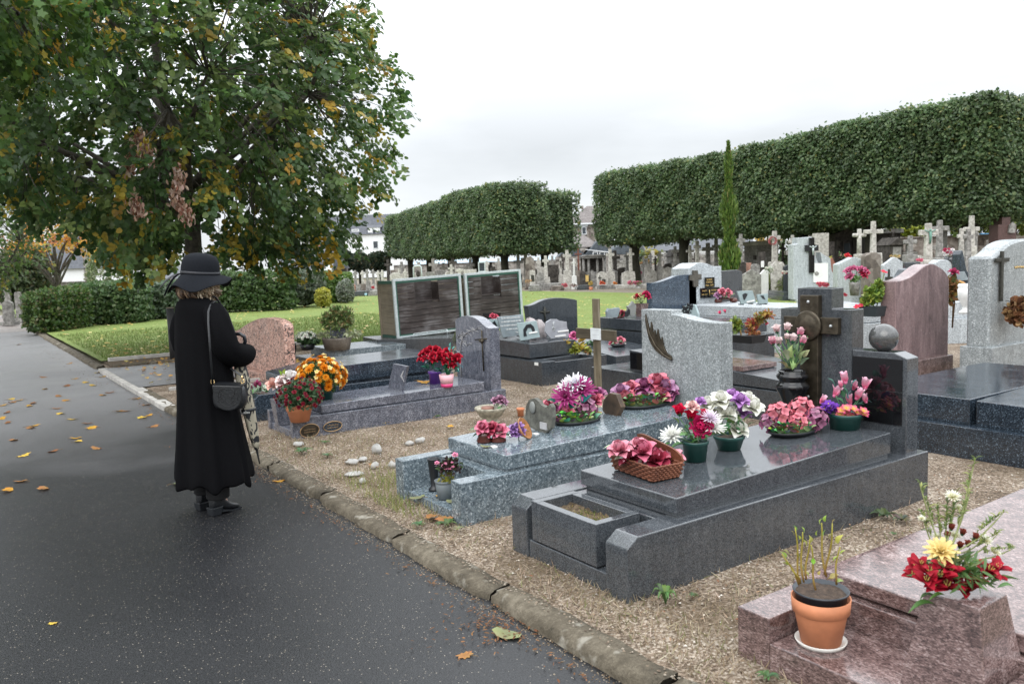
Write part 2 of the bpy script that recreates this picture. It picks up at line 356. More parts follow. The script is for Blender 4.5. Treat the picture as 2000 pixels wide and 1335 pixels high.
struct(MB().box(2.11, 2.26, 10.9, 16.3, -.2, .0).build('flush_edging', M_conc, bevel=.006))
struct(MB().box(2.5, 5.0, 12.35, 12.45, -.05, .03).hexa([(2.9,13.3,-.03),(4.6,14.0,-.03),(2.9,13.38,-.03),(4.6,14.08,-.03),(2.9,13.3,.03),(4.6,14.0,.03),(2.9,13.38,.03),(4.6,14.08,.03)]).build('pale_edging', M_conc, bevel=.006))

# ------------------------------------------------------------------ scattered small stuff
def cards(name, C, U, W, L, Wd, cols, mat, shape='leaf', parent=None, fold=.25, jit=True, kind=None):
    """many small leaves in one mesh. C centres, U unit long axes, W unit side axes, L lengths, Wd widths"""
    C, U, W = np.asarray(C, float), np.asarray(U, float), np.asarray(W, float); n = len(C); Nn = np.cross(U, W)
    if shape == 'leaf': tpl = [(-.5, 0, 0), (-.22, -.42, .25), (.18, -.40, .25), (.5, 0, 0), (.18, .40, .25), (-.22, .42, .25)]; faces = [(0, 1, 2, 3), (0, 3, 4, 5)]
    elif shape == 'round': tpl = [(-.5, 0, 0), (-.42, -.38, .15), (0, -.5, .2), (.36, -.32, .1), (.56, 0, -.1), (.36, .32, .1), (0, .5, .2), (-.42, .38, .15)]; faces = [(0, 1, 2, 3, 4), (0, 4, 5, 6, 7)]
    elif shape == 'lobed':
        tpl = []
        for k in range(11):
            a = -pi+2*pi*k/11; r_ = (.56 if k % 2 else .34) if k else .18; tpl.append((r_*cos(a), r_*sin(a), .1*abs(sin(a))))
        faces = [tuple(range(11))]
    elif shape == 'blade': tpl = [(0, -.5, 0), (0, .5, 0), (.6, .3, .05), (.6, -.3, .05), (1, 0, .25)]; faces = [(0, 1, 2, 3), (3, 2, 4)]
    else: tpl = [(-.5, -.4, 0), (.5, -.35, 0), (.5, .35, 0), (-.5, .4, 0)]; faces = [(0, 1, 2, 3)]
    T = np.array(tpl); k = len(T); L = np.broadcast_to(np.asarray(L, float), (n,)); Wd = np.broadcast_to(np.asarray(Wd, float), (n,))
    P_ = C[:, None, :]+T[None, :, 0, None]*L[:, None, None]*U[:, None, :]+T[None, :, 1, None]*Wd[:, None, None]*W[:, None, :]+T[None, :, 2, None]*fold*2*Wd[:, None, None]*Nn[:, None, :]
    me = bpy.data.meshes.new(name); V = P_.reshape(-1, 3)
    org = np.zeros(3)
    if parent is None: org = np.array([(V[:, 0].min()+V[:, 0].max())/2, (V[:, 1].min()+V[:, 1].max())/2, V[:, 2].min()]); V = V-org
    me.vertices.add(n*k); me.vertices.foreach_set('co', V.astype(np.float32).ravel())
    fl = [i for f_ in faces for i in f_]; sizes = [len(f_) for f_ in faces]
    idx = (np.array(fl)[None, :]+(np.arange(n)*k)[:, None]).ravel()
    me.loops.add(len(idx)); me.loops.foreach_set('vertex_index', idx.astype(np.int32))
    st = np.concatenate([[0], np.cumsum(np.tile(sizes, n))[:-1]]); me.polygons.add(n*len(faces)); me.polygons.foreach_set('loop_start', st.astype(np.int32))
    me.update(calc_edges=True)
    a = me.color_attributes.new('Col', 'FLOAT_COLOR', 'POINT'); cc = np.ones((n, k, 4), np.float32); cc[:, :, :3] = np.asarray(cols)[:, None, :]
    a.data.foreach_set('color', cc.ravel()); me.materials.append(mat)
    o = bpy.data.objects.new(name, me); col.objects.link(o)
    if parent is not None: o.parent = parent
    else: o.location = org
    if kind: o['kind'] = kind
    return o
def unit(a): return a/np.maximum(1e-9, np.linalg.norm(a, axis=-1, keepdims=True))
def randu(n): return unit(nrs.normal(size=(n, 3)))
def palette(n, pal, var=.18):
    """pal: list of (weight, rgb)"""
    w_ = np.array([p[0] for p in pal], float); w_ /= w_.sum(); i = nrs.choice(len(pal), n, p=w_); c = np.array([p[1] for p in pal])[i]
    return np.clip(c*(1+nrs.uniform(-var, var, (n, 1)))*(1+nrs.uniform(-.06, .06, (n, 3))), 0, 1)
M_leaf = leafmat('leaf', .42, .3, .4); M_dry = leafmat('dry_leaf', .75, .15, .2); M_grass = leafmat('grass_blade', .5, .3, .3)
def flat_axes(n, tilt=.25):
    a = nrs.uniform(0, 2*pi, n); U = np.stack([np.cos(a), np.sin(a), nrs.uniform(-tilt, tilt, n)], 1); U = unit(U)
    up = unit(np.stack([nrs.uniform(-tilt, tilt, n), nrs.uniform(-tilt, tilt, n), np.ones(n)], 1)); W = unit(np.cross(up, U)); return U, W
def grass_blades(name, XY, h0, h1, pal, z=.02, lean=.5, wd=.006, kind='stuff', parent=None, mat=None):
    n = len(XY); a = nrs.uniform(0, 2*pi, n); ln = nrs.uniform(0, lean, n); U = unit(np.stack([np.cos(a)*ln, np.sin(a)*ln, np.ones(n)], 1))
    W = unit(np.cross(U, randu(n))); C = np.column_stack([XY, np.full(n, z) if np.isscalar(z) else z])
    return cards(name, C, U, W, nrs.uniform(h0, h1, n), wd, palette(n, pal), mat or M_grass, 'blade', kind=kind, parent=parent)
# mown lawn blades near its visible edge
n = 42000
t_ = nrs.uniform(0, 1, n)**1.6
XY = np.column_stack([nrs.uniform(2.45, 12, n), 17.5+t_*9]); k_ = n//4
XY[:k_] = np.column_stack([nrs.uniform(6.5, 10, k_), nrs.uniform(14.95, 17.6, k_)])
o = grass_blades('grass', XY, .03, .075, [(3, (.125, .185, .045)), (2, (.17, .23, .07)), (1, (.27, .28, .13))], wd=.012); tag(o, 'short mown green grass of the lawn behind the graves', 'grass')
# dry grass and straw over the gravel
def blobs(cs, n, sd_): 
    i = nrs.randint(0, len(cs), n); c = np.array(cs)[i]; return c[:, :2]+nrs.normal(size=(n, 2))*c[:, 2:3]*sd_
DRY = [G(640, 930), G(700, 900), G(600, 880), G(740, 950), G(690, 980), G(560, 860), G(820, 850), G(1060, 760), G(780, 990), G(850, 1020), G(1150, 1180), G(1250, 1230), G(1350, 1290), G(1300, 1200), G(1450, 1325), G(1400, 1240), G(900, 1040), G(720, 860), G(1000, 1100), G(1100, 1150), G(1600, 1075), G(1500, 1120), G(1760, 1010), G(540, 870), G(1180, 1200), G(1400, 1310), G(650, 850), G(760, 870), G(560, 890), G(940, 840), G(720, 920), G(1080, 1190), G(860, 1040), G(620, 910)]
XY = blobs([(p[0], p[1], .32) for p in DRY], 15000, 1.15)
XY = XY[(XY[:, 0] > 2.3)]
o = grass_blades('dry_grass', XY, .015, .06, [(4, (.31, .25, .175)), (2, (.22, .165, .105)), (1, (.16, .17, .07)), (1, (.42, .36, .27))], z=-.005, lean=2.2, wd=.0045, mat=M_dry); tag(o, 'dry straw coloured grass over the sandy gravel', 'dry grass')
XY = blobs([(*G(745, 985)[:2], .22), (*G(700, 960)[:2], .3), (*G(760, 940)[:2], .2), (*G(740, 1000)[:2], .15)], 1500, 1.); XY = XY[XY[:, 0] > 2.36]
o = grass_blades('green_grass', XY, .03, .1, [(3, (.2, .23, .06)), (2, (.3, .29, .12)), (1, (.12, .19, .04))], z=-.005, lean=.9, wd=.004); tag(o, 'sparse green grass among the stones beside the speckled tomb', 'grass')
# pebbles
def pebbles(name, XY, r0, r1, mat_cols, z, label):
    mb = MB(); 
    for x, y in XY:
        r_ = rng.uniform(r0, r1); c = rng.choice(mat_cols); f = rng.uniform(.7, 1.2); c = tuple(q*f for q in c)
        vs = [(x+r_*cos(a)*rng.uniform(.7, 1.1), y+r_*sin(a)*rng.uniform(.7, 1.1), z) for a in (0, 1.26, 2.5, 3.8, 5)]+[(x, y, z+r_*.7)]
        mb.add(vs, [(i, (i+1) % 5, 5) for i in range(5)], False, c)
    o = mb.build(name, M_dry); o['kind'] = 'stuff'; return tag(o, label, 'pebbles')
XY = [(rng.uniform(2.36, 6.4), rng.uniform(-.5, 9)) for _ in range(9000)]
pebbles('gravel_grains', XY, .003, .009, [(.42, .34, .25), (.5, .44, .36), (.22, .17, .13), (.6, .56, .5), (.3, .2, .13)], -.005, 'loose grains of sandy gravel between the tombs')
XY = [(rng.uniform(2.2, 2.34), rng.uniform(.5, 9)) for _ in range(1500)]
pebbles('kerb_grains', XY, .003, .009, [(.24, .19, .14), (.13, .1, .075), (.3, .26, .21)], .004, 'loose sandy grains spilled over the kerb')
XY = [(2.13-abs(rng.gauss(0, .06)), rng.uniform(.5, 9)) for _ in range(2600)]
pebbles('path_grit', XY, .002, .006, [(.22, .165, .11), (.28, .235, .18), (.13, .09, .055)], PZ+.001, 'sandy grit washed along the foot of the kerb')
# leaf litter that nobody could count
n = 2200; XY = np.column_stack([nrs.uniform(2.6, 24, n), 17.6+nrs.uniform(0, 1, n)**1.2*28]); XY[-500:] = np.column_stack([nrs.uniform(9, 25, 500), nrs.uniform(12, 22, 500)]); k_ = 160; XY[:k_] = np.column_stack([nrs.uniform(2.6, 5.5, k_), nrs.uniform(17.6, 20, k_)])
U, W = flat_axes(n); o = cards('lawn_leaves', np.column_stack([XY, np.full(n, .055)]), U, W, nrs.uniform(.07, .13, n), nrs.uniform(.06, .11, n), palette(n, [(3, (.55, .4, .12)), (2, (.6, .5, .25)), (1, (.35, .2, .07))]), M_dry, 'lobed', kind='stuff'); tag(o, 'yellow fallen leaves scattered over the green lawn', 'leaf litter')
XY = np.concatenate([np.column_stack([2.05-np.abs(nrs.normal(size=420))*.06, nrs.uniform(1.2, 12.5, 420)]), blobs([(*G(540, 925, PZ)[:2], .16), (*G(950, 1218, PZ)[:2], .12), (*G(970, 1225, PZ)[:2], .12), (*G(470, 860, PZ)[:2], .3)], 420, 1.), np.column_stack([nrs.uniform(1.7, 2.3, 300), nrs.uniform(13, 26, 300)])])
n = len(XY); U, W = flat_axes(n, .4); o = cards('kerb_litter', np.column_stack([XY, np.full(n, PZ+.012)]), U, W, nrs.uniform(.01, .035, n), nrs.uniform(.004, .013, n), palette(n, [(3, (.13, .06, .028)), (2, (.2, .1, .045)), (1, (.12, .06, .03))]), M_dry, 'leaf', kind='stuff'); tag(o, 'brown leaf crumbs and twigs along the kerb', 'leaf litter')
n = 260; XY = np.column_stack([nrs.uniform(2.4, 5.8, n), nrs.uniform(13.0, 17.3, n)]); U, W = flat_axes(n, .4)
o = cards('soil_leaves', np.column_stack([XY, np.full(n, .03)]), U, W, nrs.uniform(.06, .11, n), nrs.uniform(.05, .09, n), palette(n, [(3, (.5, .3, .08)), (2, (.35, .19, .07)), (1, (.5, .42, .15))]), M_dry, 'lobed', kind='stuff'); tag(o, 'brown and orange leaves over the soil strip by the lawn', 'leaf litter')
# single fallen leaves, one object each
def leafmesh(c, s=1., rd=.036):
    mb = MB(); k = 17; vs = [(0, 0, .006)]
    for i in range(k):
        a = 2*pi*i/k; r_ = (.055 if i % 2 else rd)*(1+.15*sin(a*2))*s; vs.append((r_*cos(a)*1.15, r_*sin(a), .004+.014*s*(sin(a+1))**2*rng.uniform(.6, 1)))
    cs = [tuple(q*.75 for q in c)]+[tuple(q*rng.uniform(.85, 1.15) for q in c) for _ in range(k)]
    mb.add(vs, [(0, 1+i, 1+(i+1) % k) for i in range(k)], True, cs); mb.tube([(-.035*s, 0, .006), (-.07*s, .006, .008), (-.1*s, .002, .002)], .0016, 4, c=(.2, .12, .04)); return mb.mesh('fallen_leaf', M_dry)
LMS = {'ochre': [leafmesh((.55, .3, .04)), leafmesh((.48, .25, .04))], 'brown': [leafmesh((.26, .11, .04)), leafmesh((.33, .16, .06))], 'yellow': [leafmesh((.62, .42, .07))], 'green': [leafmesh((.22, .235, .12), .9, .05)]}
def fallen(px, py, kind, label, z=PZ, group='leaves fallen on the path', s=1., p=None):
    q = V3(G(px, py, z)) if p is None else Vector(p); o = bpy.data.objects.new('fallen_leaf', rng.choice(LMS[kind])); col.objects.link(o)
    o.location = q; o.rotation_euler = (rng.uniform(-.15, .15), rng.uniform(-.15, .15), rng.uniform(0, 6.3)); f = rng.uniform(.85, 1.1)*s; o.scale = (f, f*rng.uniform(.8, 1.1), f); return tag(o, label, 'leaf', group)
on = {'ochre': 'curled ochre leaf fallen on the asphalt path left of the woman', 'brown': 'small brown leaf fallen on the asphalt path left of the woman', 'yellow': 'bright yellow leaf fallen on the asphalt path left of the woman'}
for px, py, k in [(22, 780, 'yellow'), (38, 782, 'ochre'), (5, 792, 'ochre'), (24, 786, 'brown'), (65, 788, 'brown'), (58, 793, 'ochre'), (14, 806, 'brown'), (2, 818, 'ochre'), (15, 826, 'brown'), (66, 832, 'ochre'), (60, 836, 'brown'), (112, 798, 'brown'), (119, 808, 'yellow'), (115, 774, 'brown'), (130, 782, 'ochre'), (142, 819, 'yellow'), (171, 827, 'brown'), (178, 836, 'ochre'), (201, 772, 'ochre'), (214, 767, 'brown'), (233, 803, 'ochre'), (245, 803, 'brown'), (278, 816, 'yellow'), (290, 812, 'ochre'), (266, 779, 'ochre'), (286, 791, 'brown'), (301, 833, 'brown'), (153, 862, 'yellow'), (148, 856, 'ochre'), (188, 876, 'brown'), (47, 890, 'yellow'), (103, 882, 'brown'), (27, 860, 'brown'), (136, 710, 'ochre'), (146, 740, 'ochre'), (168, 747, 'yellow'), (182, 753, 'yellow'), (130, 754, 'brown'), (88, 760, 'ochre'), (200, 736, 'ochre'), (190, 728, 'yellow'), (222, 735, 'ochre'), (38, 673, 'brown'), (85, 737, 'brown'), (16, 958, 'ochre'), (85, 955, 'brown'), (40, 940, 'brown')]:
    fallen(px, py, k, on[k], s=1.05)
fallen(990, 1240, 'green', 'large pale green leaf on the asphalt by the kerb joint', s=1.35, group='single leaves')
fallen(350, 945, 'green', 'pale green leaf on the asphalt at the hem of the black coat', s=1.2, group='single leaves')
fallen(545, 940, 'ochre', 'orange leaf on the path just under the kerb beside the umbrella tip', group='single leaves')
fallen(908, 1280, 'brown', 'small rust brown leaf on bare asphalt near the kerb, right foreground', s=.6, group='single leaves')
fallen(104, 1217, 'yellow', 'tiny yellow leaf alone on dark asphalt in the left foreground', s=.35, group='single leaves')
fallen(747, 826, 'yellow', 'curled yellow leaf on gravel before the swirled grey tomb', z=.01, s=.9, group='single leaves')
fallen(580, 1003, 'brown', 'rust leaf on the gravel in front of the speckled tomb', z=.01, p=G(845, 1010, .01), s=1.2, group='single leaves')
fallen(870, 1015, 'brown', 'brown curled leaf right of another rust leaf before the speckled tomb', z=.01, s=1.0, group='single leaves')
fallen(730, 910, 'brown', 'orange brown leaf among the white stones', z=.01, s=.9, group='single leaves')
fallen(830, 860, 'ochre', 'orange leaf lying on gravel behind the low kerb wall', z=.01, s=.7, p=G(880, 833, .01), group='single leaves')
fallen(950, 790, 'yellow', 'yellow leaf by the mossy urn on the gravel', z=.02, p=G(945, 795, .02), s=1.2, group='single leaves')
n = 5200; XY = np.column_stack([2.36+nrs.uniform(0, 1, n)**1.3*4, nrs.uniform(-.3, 9.5, n)]); U, W = flat_axes(n, .5)
o = cards('gravel_litter', np.column_stack([XY, np.full(n, .002)]), U, W, nrs.uniform(.008, .03, n), nrs.uniform(.003, .01, n), palette(n, [(3, (.07, .045, .028)), (2, (.15, .09, .05)), (1, (.3, .2, .12)), (.6, (.25, .1, .05))]), M_dry, 'leaf', kind='stuff'); tag(o, 'dark crumbs of leaf and twig over the sandy gravel', 'leaf litter')
# stones by the speckled tomb
M_stone = plain('pale field stone', (.36, .35, .33), .8, var=.25, vs=14, bmp=.4, bsc=50)
for (px, py, rx, rz, lab) in [(737, 882, .085, .07, 'white rounded stone with a flat back, largest of the loose stones'), (690, 903, .1, .03, 'flat grey stone lying left of the white stones'), (708, 898, .07, .025, 'flat grey stone resting against another flat stone'), (732, 912, .055, .04, 'white stone half hidden by an orange leaf'), (767, 911, .05, .045, 'white round stone nearest the low granite wall'), (693, 926, .11, .02, 'long flat beige stone on the grass'), (708, 941, .045, .03, 'small pinkish stone in the grass'), (820, 862, .09, .035, 'white broken stone behind the low granite wall'), (800, 867, .06, .03, 'white jagged stone left of a broken white stone'), (582, 868, .1, .025, 'flat pale stone in front of the swirled grey tomb'), (888, 805, .06, .03, 'small pale stone by the end of the swirled tomb')]:
    p = G(px, py, 0); mb = MB(); mb.ball((p[0], p[1], rz*.3), rx*.72, 9, 6, (1, .75, rz/rx*1.1), jit=.22); o = mb.build('stone', M_stone); tag(o, lab, 'stone', 'loose stones on the gravel'); o.rotation_euler = (0, 0, rng.uniform(0, 3))
# rosette weeds
def weed(px, py, r_, lab, c=(.085, .15, .055), n=11, name='weed', up=.35):
    p = G(px, py, 0); mb = MB()
    for i in range(n):
        a = 2*pi*i/n+rng.uniform(-.2, .2); L = r_*rng.uniform(.7, 1.1); d = Vector((cos(a), sin(a), 0)); s_ = Vector((-sin(a), cos(a), 0)); cc = tuple(q*rng.uniform(.75, 1.3) for q in c)
        mb.surf(lambda u, v: Vector(p)+d*L*v+s_*u*L*.16*sin(pi*min(1, v*.9+.1))+Vector((0, 0, .005+L*up*sin(pi*v*.8)+abs(u)*L*.05)), 2, 4, [q*.7 for q in cc], cc)
    o = mb.build(name, M_leaf); return tag(o, lab, 'weed', 'weeds in the gravel')
weed(872, 1027, .075, 'green rosette weed, largest below the speckled tomb front'); weed(820, 1027, .055, 'small green rosette weed left of the largest one'); weed(893, 1035, .045, 'pale weed at the corner of the speckled granite wall', (.25, .3, .15))
weed(590, 885, .1, 'leafy green weed by the kerb near the umbrella tip'); weed(635, 866, .06, 'small weed on dry gravel in front of the swirled tomb'); weed(640, 892, .06, 'small green weed beside dry grass left of the stones'); weed(1300, 1181, .07, 'tuft of green grass at the dark tomb corner', (.1, .17, .05), 16, up=1.2); weed(1355, 1165, .03, 'tiny weed right of the dark tomb corner'); weed(1725, 1010, .09, 'dark green weed in gravel along the dark tomb side', (.07, .11, .05)); weed(1760, 1018, .08, 'brown green weed in gravel behind the potted stems', (.1, .1, .06)); weed(855, 815, .05, 'weed at the foot of the swirled tomb'); weed(1500, 1325, .05, 'green weed beside the red granite step'); weed(1745, 1045, .03, 'small weed alone near the red slab edge')
# ------------------------------------------------------------------ granites
g_dark = granite('dark grey granite', [(.2, (.024, .028, .034)), (.5, (.052, .059, .067)), (.8, (.12, .128, .138))], 230, .05, rough2=.13)
g_speck = granite('blue grey speckled granite', [(.2, (.05, .068, .085)), (.42, (.105, .135, .155)), (.66, (.17, .21, .235)), (.86, (.48, .53, .56))], 80, .1, mott=.3)
g_light = granite('light speckled granite', [(.2, (.13, .14, .145)), (.4, (.215, .235, .24)), (.66, (.3, .325, .335)), (.86, (.62, .65, .66))], 90, .22, mott=.3)
g_white = granite('fine light grey granite', [(.2, (.12, .13, .14)), (.45, (.36, .39, .41)), (.7, (.6, .64, .66))], 130, .25, mott=.2)
g_swirl = granite('swirled blue grey granite', [(.28, (.035, .04, .055)), (.45, (.085, .093, .12)), (.58, (.15, .155, .185)), (.75, (.33, .34, .39))], 150, .07, stretch=(1, 1.6, .8), swirl=11, mott=.55, dist=1.2)
g_blue = granite('blue black granite', [(.2, (.008, .012, .018)), (.5, (.02, .03, .042)), (.72, (.04, .055, .075)), (.85, (.2, .26, .32))], 130, .09)
g_bluest = granite('blue larvikite', [(.2, (.012, .02, .035)), (.5, (.035, .055, .085)), (.72, (.07, .1, .14)), (.88, (.3, .38, .45))], 110, .12)
g_pink = granite('pink granite', [(.2, (.02, .018, .018)), (.34, (.1, .075, .068)), (.42, (.42, .235, .185)), (.7, (.55, .33, .26)), (.85, (.62, .46, .4))], 42, .3, mott=.1)
g_red = granite('red brown streaked granite', [(.28, (.035, .025, .025)), (.46, (.11, .07, .066)), (.6, (.23, .155, .145)), (.78, (.45, .37, .36))], 170, .1, stretch=(1, .5, 1.4), swirl=9, mott=.6, dist=1.2, rot=(.4, .3, 0))
g_rose = granite('rose streaked granite', [(.28, (.06, .05, .055)), (.45, (.18, .12, .122)), (.6, (.29, .2, .2)), (.78, (.44, .35, .355))], 190, .16, stretch=(2.2, 2.2, .5), swirl=4, mott=.6, dist=.8)
g_black = plain('polished black stone', (.006, .006, .007), .04, spec=.6, var=.1)
g_grey = granite('plain dark granite', [(.2, (.03, .032, .036)), (.5, (.06, .064, .07)), (.8, (.12, .125, .13))], 230, .2)
M_bronze = plain('dark bronze', (.075, .062, .045), .42, .75, var=.4, vs=20, bmp=.25, bsc=50)
M_verd = plain('weathered bronze', (.05, .05, .042), .5, .6, var=.4, vs=30)
M_gold = plain('gold letters', (.75, .52, .2), .35, .6)
M_silver = plain('worn zinc', (.42, .44, .45), .4, .6)
M_white = plain('white paint', (.78, .78, .76), .45)
M_soilp = plain('potting soil', (.06, .04, .028), .95, var=.5, vs=60, bmp=.8, bsc=120)
M_moss = plain('lichen', (.21, .2, .12), .95, var=.45, vs=40, bmp=.5, bsc=120)

def poly_xz(pts, X=None, Y=None):
    """photo pixels to a flat outline on the plane X=const (y,z) or Y=const (x,z)"""
    r_ = []
    for x, y in pts:
        q = PX(x, y, X) if X is not None else PY(x, y, Y); r_.append((q[1] if X is not None else q[0], q[2]))
    return r_
def spline(pts, n=6):
    """smooth a list of 2-D points (Catmull-Rom)"""
    r_ = []; P_ = [pts[0]]+list(pts)+[pts[-1]]
    for i in range(1, len(P_)-2):
        for k in range(n):
            t = k/n; r_.append(tuple(.5*((2*P_[i][j])+(-P_[i-1][j]+P_[i+1][j])*t+(2*P_[i-1][j]-5*P_[i][j]+4*P_[i+1][j]-P_[i+2][j])*t*t+(-P_[i-1][j]+3*P_[i][j]-3*P_[i+1][j]+P_[i+2][j])*t**3) for j in (0, 1)))
    r_.append(tuple(pts[-1])); return r_
def scribble(parent, x0, x1, z, n, face, off, mat, h=.012, name='engraving'):
    """a line of engraved script too worn to read: one ribbon"""
    mb = MB(); pts = []
    for i in range(n*6+1):
        t = i/(n*6); a = x0+(x1-x0)*t; zz = z+h*.5*sin(i*1.7)*(.5+.5*noise1(i*.37, n)); pts.append((off, a, zz) if face == 'x' else (a, off, zz))
    mb.tube(pts, h*.09, 3); return mb.build(name, mat, parent)

# ------------------------------------------------------------------ D: the dark granite tomb in front
D = thing('tomb', 'dark grey granite tomb with an empty soil planter and granite ball, nearest whole tomb', 'tomb', (2.585, 3.355, 0), group='tombs')
def wallprof(x0, x1, h, c=.07, cz=.05): return [(x0, -.03), (x0, h-cz), (x0+c, h), (x1, h), (x1, -.03)]
mb = MB()
mb.prism(wallprof(2.585, 5.282, .31), 'y', 2.86, 3.022); mb.prism(wallprof(2.588, 5.282, .31), 'y', 3.70, 3.85)
mb.box(2.935, 5.279, 3.022, 3.70, -.03, .302); mb.box(2.60, 2.935, 3.022, 3.70, -.02, .088)
mb.build('plinth', g_dark, D, bevel=.006)
mb = MB(); x0, x1, y0, y1, z0, z1, tk = 2.597, 2.90, 3.105, 3.66, .098, .322, .048
mb.box(x0, x1, y0, y0+tk, z0, z1).box(x0, x1, y1-tk, y1, z0, z1).box(x0, x0+tk, y0+tk, y1-tk, z0, z1-.0015).box(x1-tk, x1, y0+tk, y1-tk, z0, z1-.0015).box(x0+tk, x1-tk, y0+tk, y1-tk, z0+.002, z0+.03)
pl = mb.build('planter', g_dark, D, bevel=.003)
mb = MB(); nx, ny = 12, 22; mb.add([(x0+tk+(x1-x0-2*tk)*i/nx, y0+tk+(y1-y0-2*tk)*j/ny, z1-.06+rng.uniform(-.012, .016)) for j in range(ny+1) for i in range(nx+1)], [(j*(nx+1)+i, j*(nx+1)+i+1, (j+1)*(nx+1)+i+1, (j+1)*(nx+1)+i) for j in range(ny) for i in range(nx)], True)
so = mb.build('soil', M_soil, pl)
n = 240; XYp = np.column_stack([nrs.uniform(x0+tk+.01, x1-tk-.01, n), np.clip(nrs.normal(3.36, .1, n), y0+tk+.01, y1-tk-.01)]); off = np.array(D.location)
mo = grass_blades('moss', XYp-off[:2], .008, .03, [(2, (.2, .2, .05)), (1, (.1, .14, .03)), (1, (.3, .24, .1))], z=z1-.06, lean=1.2, wd=.006, kind='stuff', parent=pl)
mb = MB(); mb.ball((2.74, 3.22, .275), .014, 8, 6); mb.build('white_pebble', M_white, pl)
mb = MB(); mb.prism([(2.995, .332), (2.995, .418), (4.955, .473), (4.955, .332)], 'y', 2.932, 3.708); mb.box(3.02, 4.955, 2.95, 3.69, .302, .332)
mb.build('slab', g_dark, D, bevel=.006)
mb = MB(); mb.prism([(3.871, .302), (3.871, 1.245), (3.726, 1.247), (3.726, 1.395), (3.444, 1.395), (3.444, 1.25), (3.29, 1.25), (3.29, .302)], 'x', 5.07, 5.21)
mb.prism([(3.287, .302), (3.287, .976), (2.985, .976), (2.895, .942), (2.895, .302)], 'x', 5.07, 5.208)
mb.build('headstone', g_dark, D, bevel=.005)
mb = MB().box(5.062, 5.075, 2.925, 3.278, .722, .935).box(5.062, 5.075, 2.925, 3.278, .50, .718); mb.build('name_panel', g_black, D, bevel=.001)
mb = MB(); mb.ball((5.14, 3.1, 1.063), .094, 32, 20); mb.lathe([(.04, .97), (.034, .978), (.03, .985)], 16, (5.14, 3.1, 0)); mb.build('granite_ball', granite('polished dark granite', [(.2, (.03, .032, .034)), (.5, (.055, .056, .056)), (.8, (.11, .11, .108))], 300, .05), D)
mb = MB(); mb.box(5.022, 5.07, 3.522, 3.671, .36, 1.346); mb.box(5.024, 5.0705, 3.37, 3.5205, 1.078, 1.192); mb.box(5.024, 5.0705, 3.6725, 3.812, 1.078, 1.192)
bc = mb.build('bronze_cross', M_bronze, D, bevel=.004)
mb = MB(); mb.lathe([(.105, 0), (.108, .012), (.1, .02), (.085, .017), (.07, .024), (.05, .03), (.02, .034), (0, .034)], 28); mb.xf(Matrix.Translation((5.022, 3.598, 1.132)) @ Matrix.Rotation(-pi/2, 4, 'Y')); mb.build('medallion', M_bronze, bc)
for (y, z) in [(3.6, 1.3), (3.42, 1.135), (3.6, .62)]:
    mb = MB(); mb.ball((5.02, y, z), .012, 10, 6); mb.build('bolt', M_silver, bc)

# ------------------------------------------------------------------ speckled tomb with feather headstone
T = thing('tomb', 'blue grey speckled granite tomb, open front step, bronze feather on its headstone', 'tomb', (2.57, 4.85, 0), group='tombs')
mb = MB(); mb.box(2.57, 5.2, 4.39, 4.515, -.04, .27).box(2.57, 5.2, 5.19, 5.312, -.04, .27).box(2.87, 5.197, 4.515, 5.19, -.04, .262)
mb.hexa([(2.6, 4.515, -.04), (2.868, 4.515, -.04), (2.6, 5.19, -.04), (2.868, 5.19, -.04), (2.6, 4.515, .05), (2.868, 4.515, .06), (2.6, 5.19, .05), (2.868, 5.19, .06)])
mb.build('plinth', g_speck, T, bevel=.005)
mb = MB(); mb.prism([(2.95, .287), (2.95, .383), (4.85, .425), (4.85, .287)], 'y', 4.425, 5.195); mb.box(2.97, 4.85, 4.445, 5.17, .262, .287); mb.build('slab', g_speck, T, bevel=.006)
mb = MB(); mb.prism([(5.285, .262), (5.285, 1.2), (4.93, 1.203), (4.922, 1.168)]+spline([(4.88, 1.167), (4.81, 1.157), (4.7, 1.136), (4.585, 1.122), (4.48, 1.118), (4.384, 1.118)], 4)+[(4.384, .262)], 'x', 5.0, 5.14)
mb.build('headstone', g_light, T, bevel=.006)
fp = [(1260, 613), (1262, 622), (1267, 640), (1269, 650), (1271, 628), (1273, 636), (1275, 655), (1278, 644), (1280, 654), (1281, 661), (1284, 642), (1287, 658), (1290, 668), (1292, 657), (1295, 674), (1298, 683), (1302, 690), (1309, 694), (1312, 701), (1304, 700), (1297, 697), (1287, 690), (1279, 683), (1272, 673), (1267, 661), (1263, 645), (1260, 628)]
mb = MB(); mb.prism(poly_xz(fp, X=4.985), 'x', 4.984, 5.002); fe = mb.build('bronze_feather', M_bronze, T, bevel=.002)
mb = MB(); mb.tube([(4.982, *q) for q in poly_xz([(1261, 615), (1268, 650), (1280, 675), (1295, 692), (1311, 702)], X=4.982)], [.003, .005, .006, .008, .01], 6); mb.build('quill', M_bronze, fe)

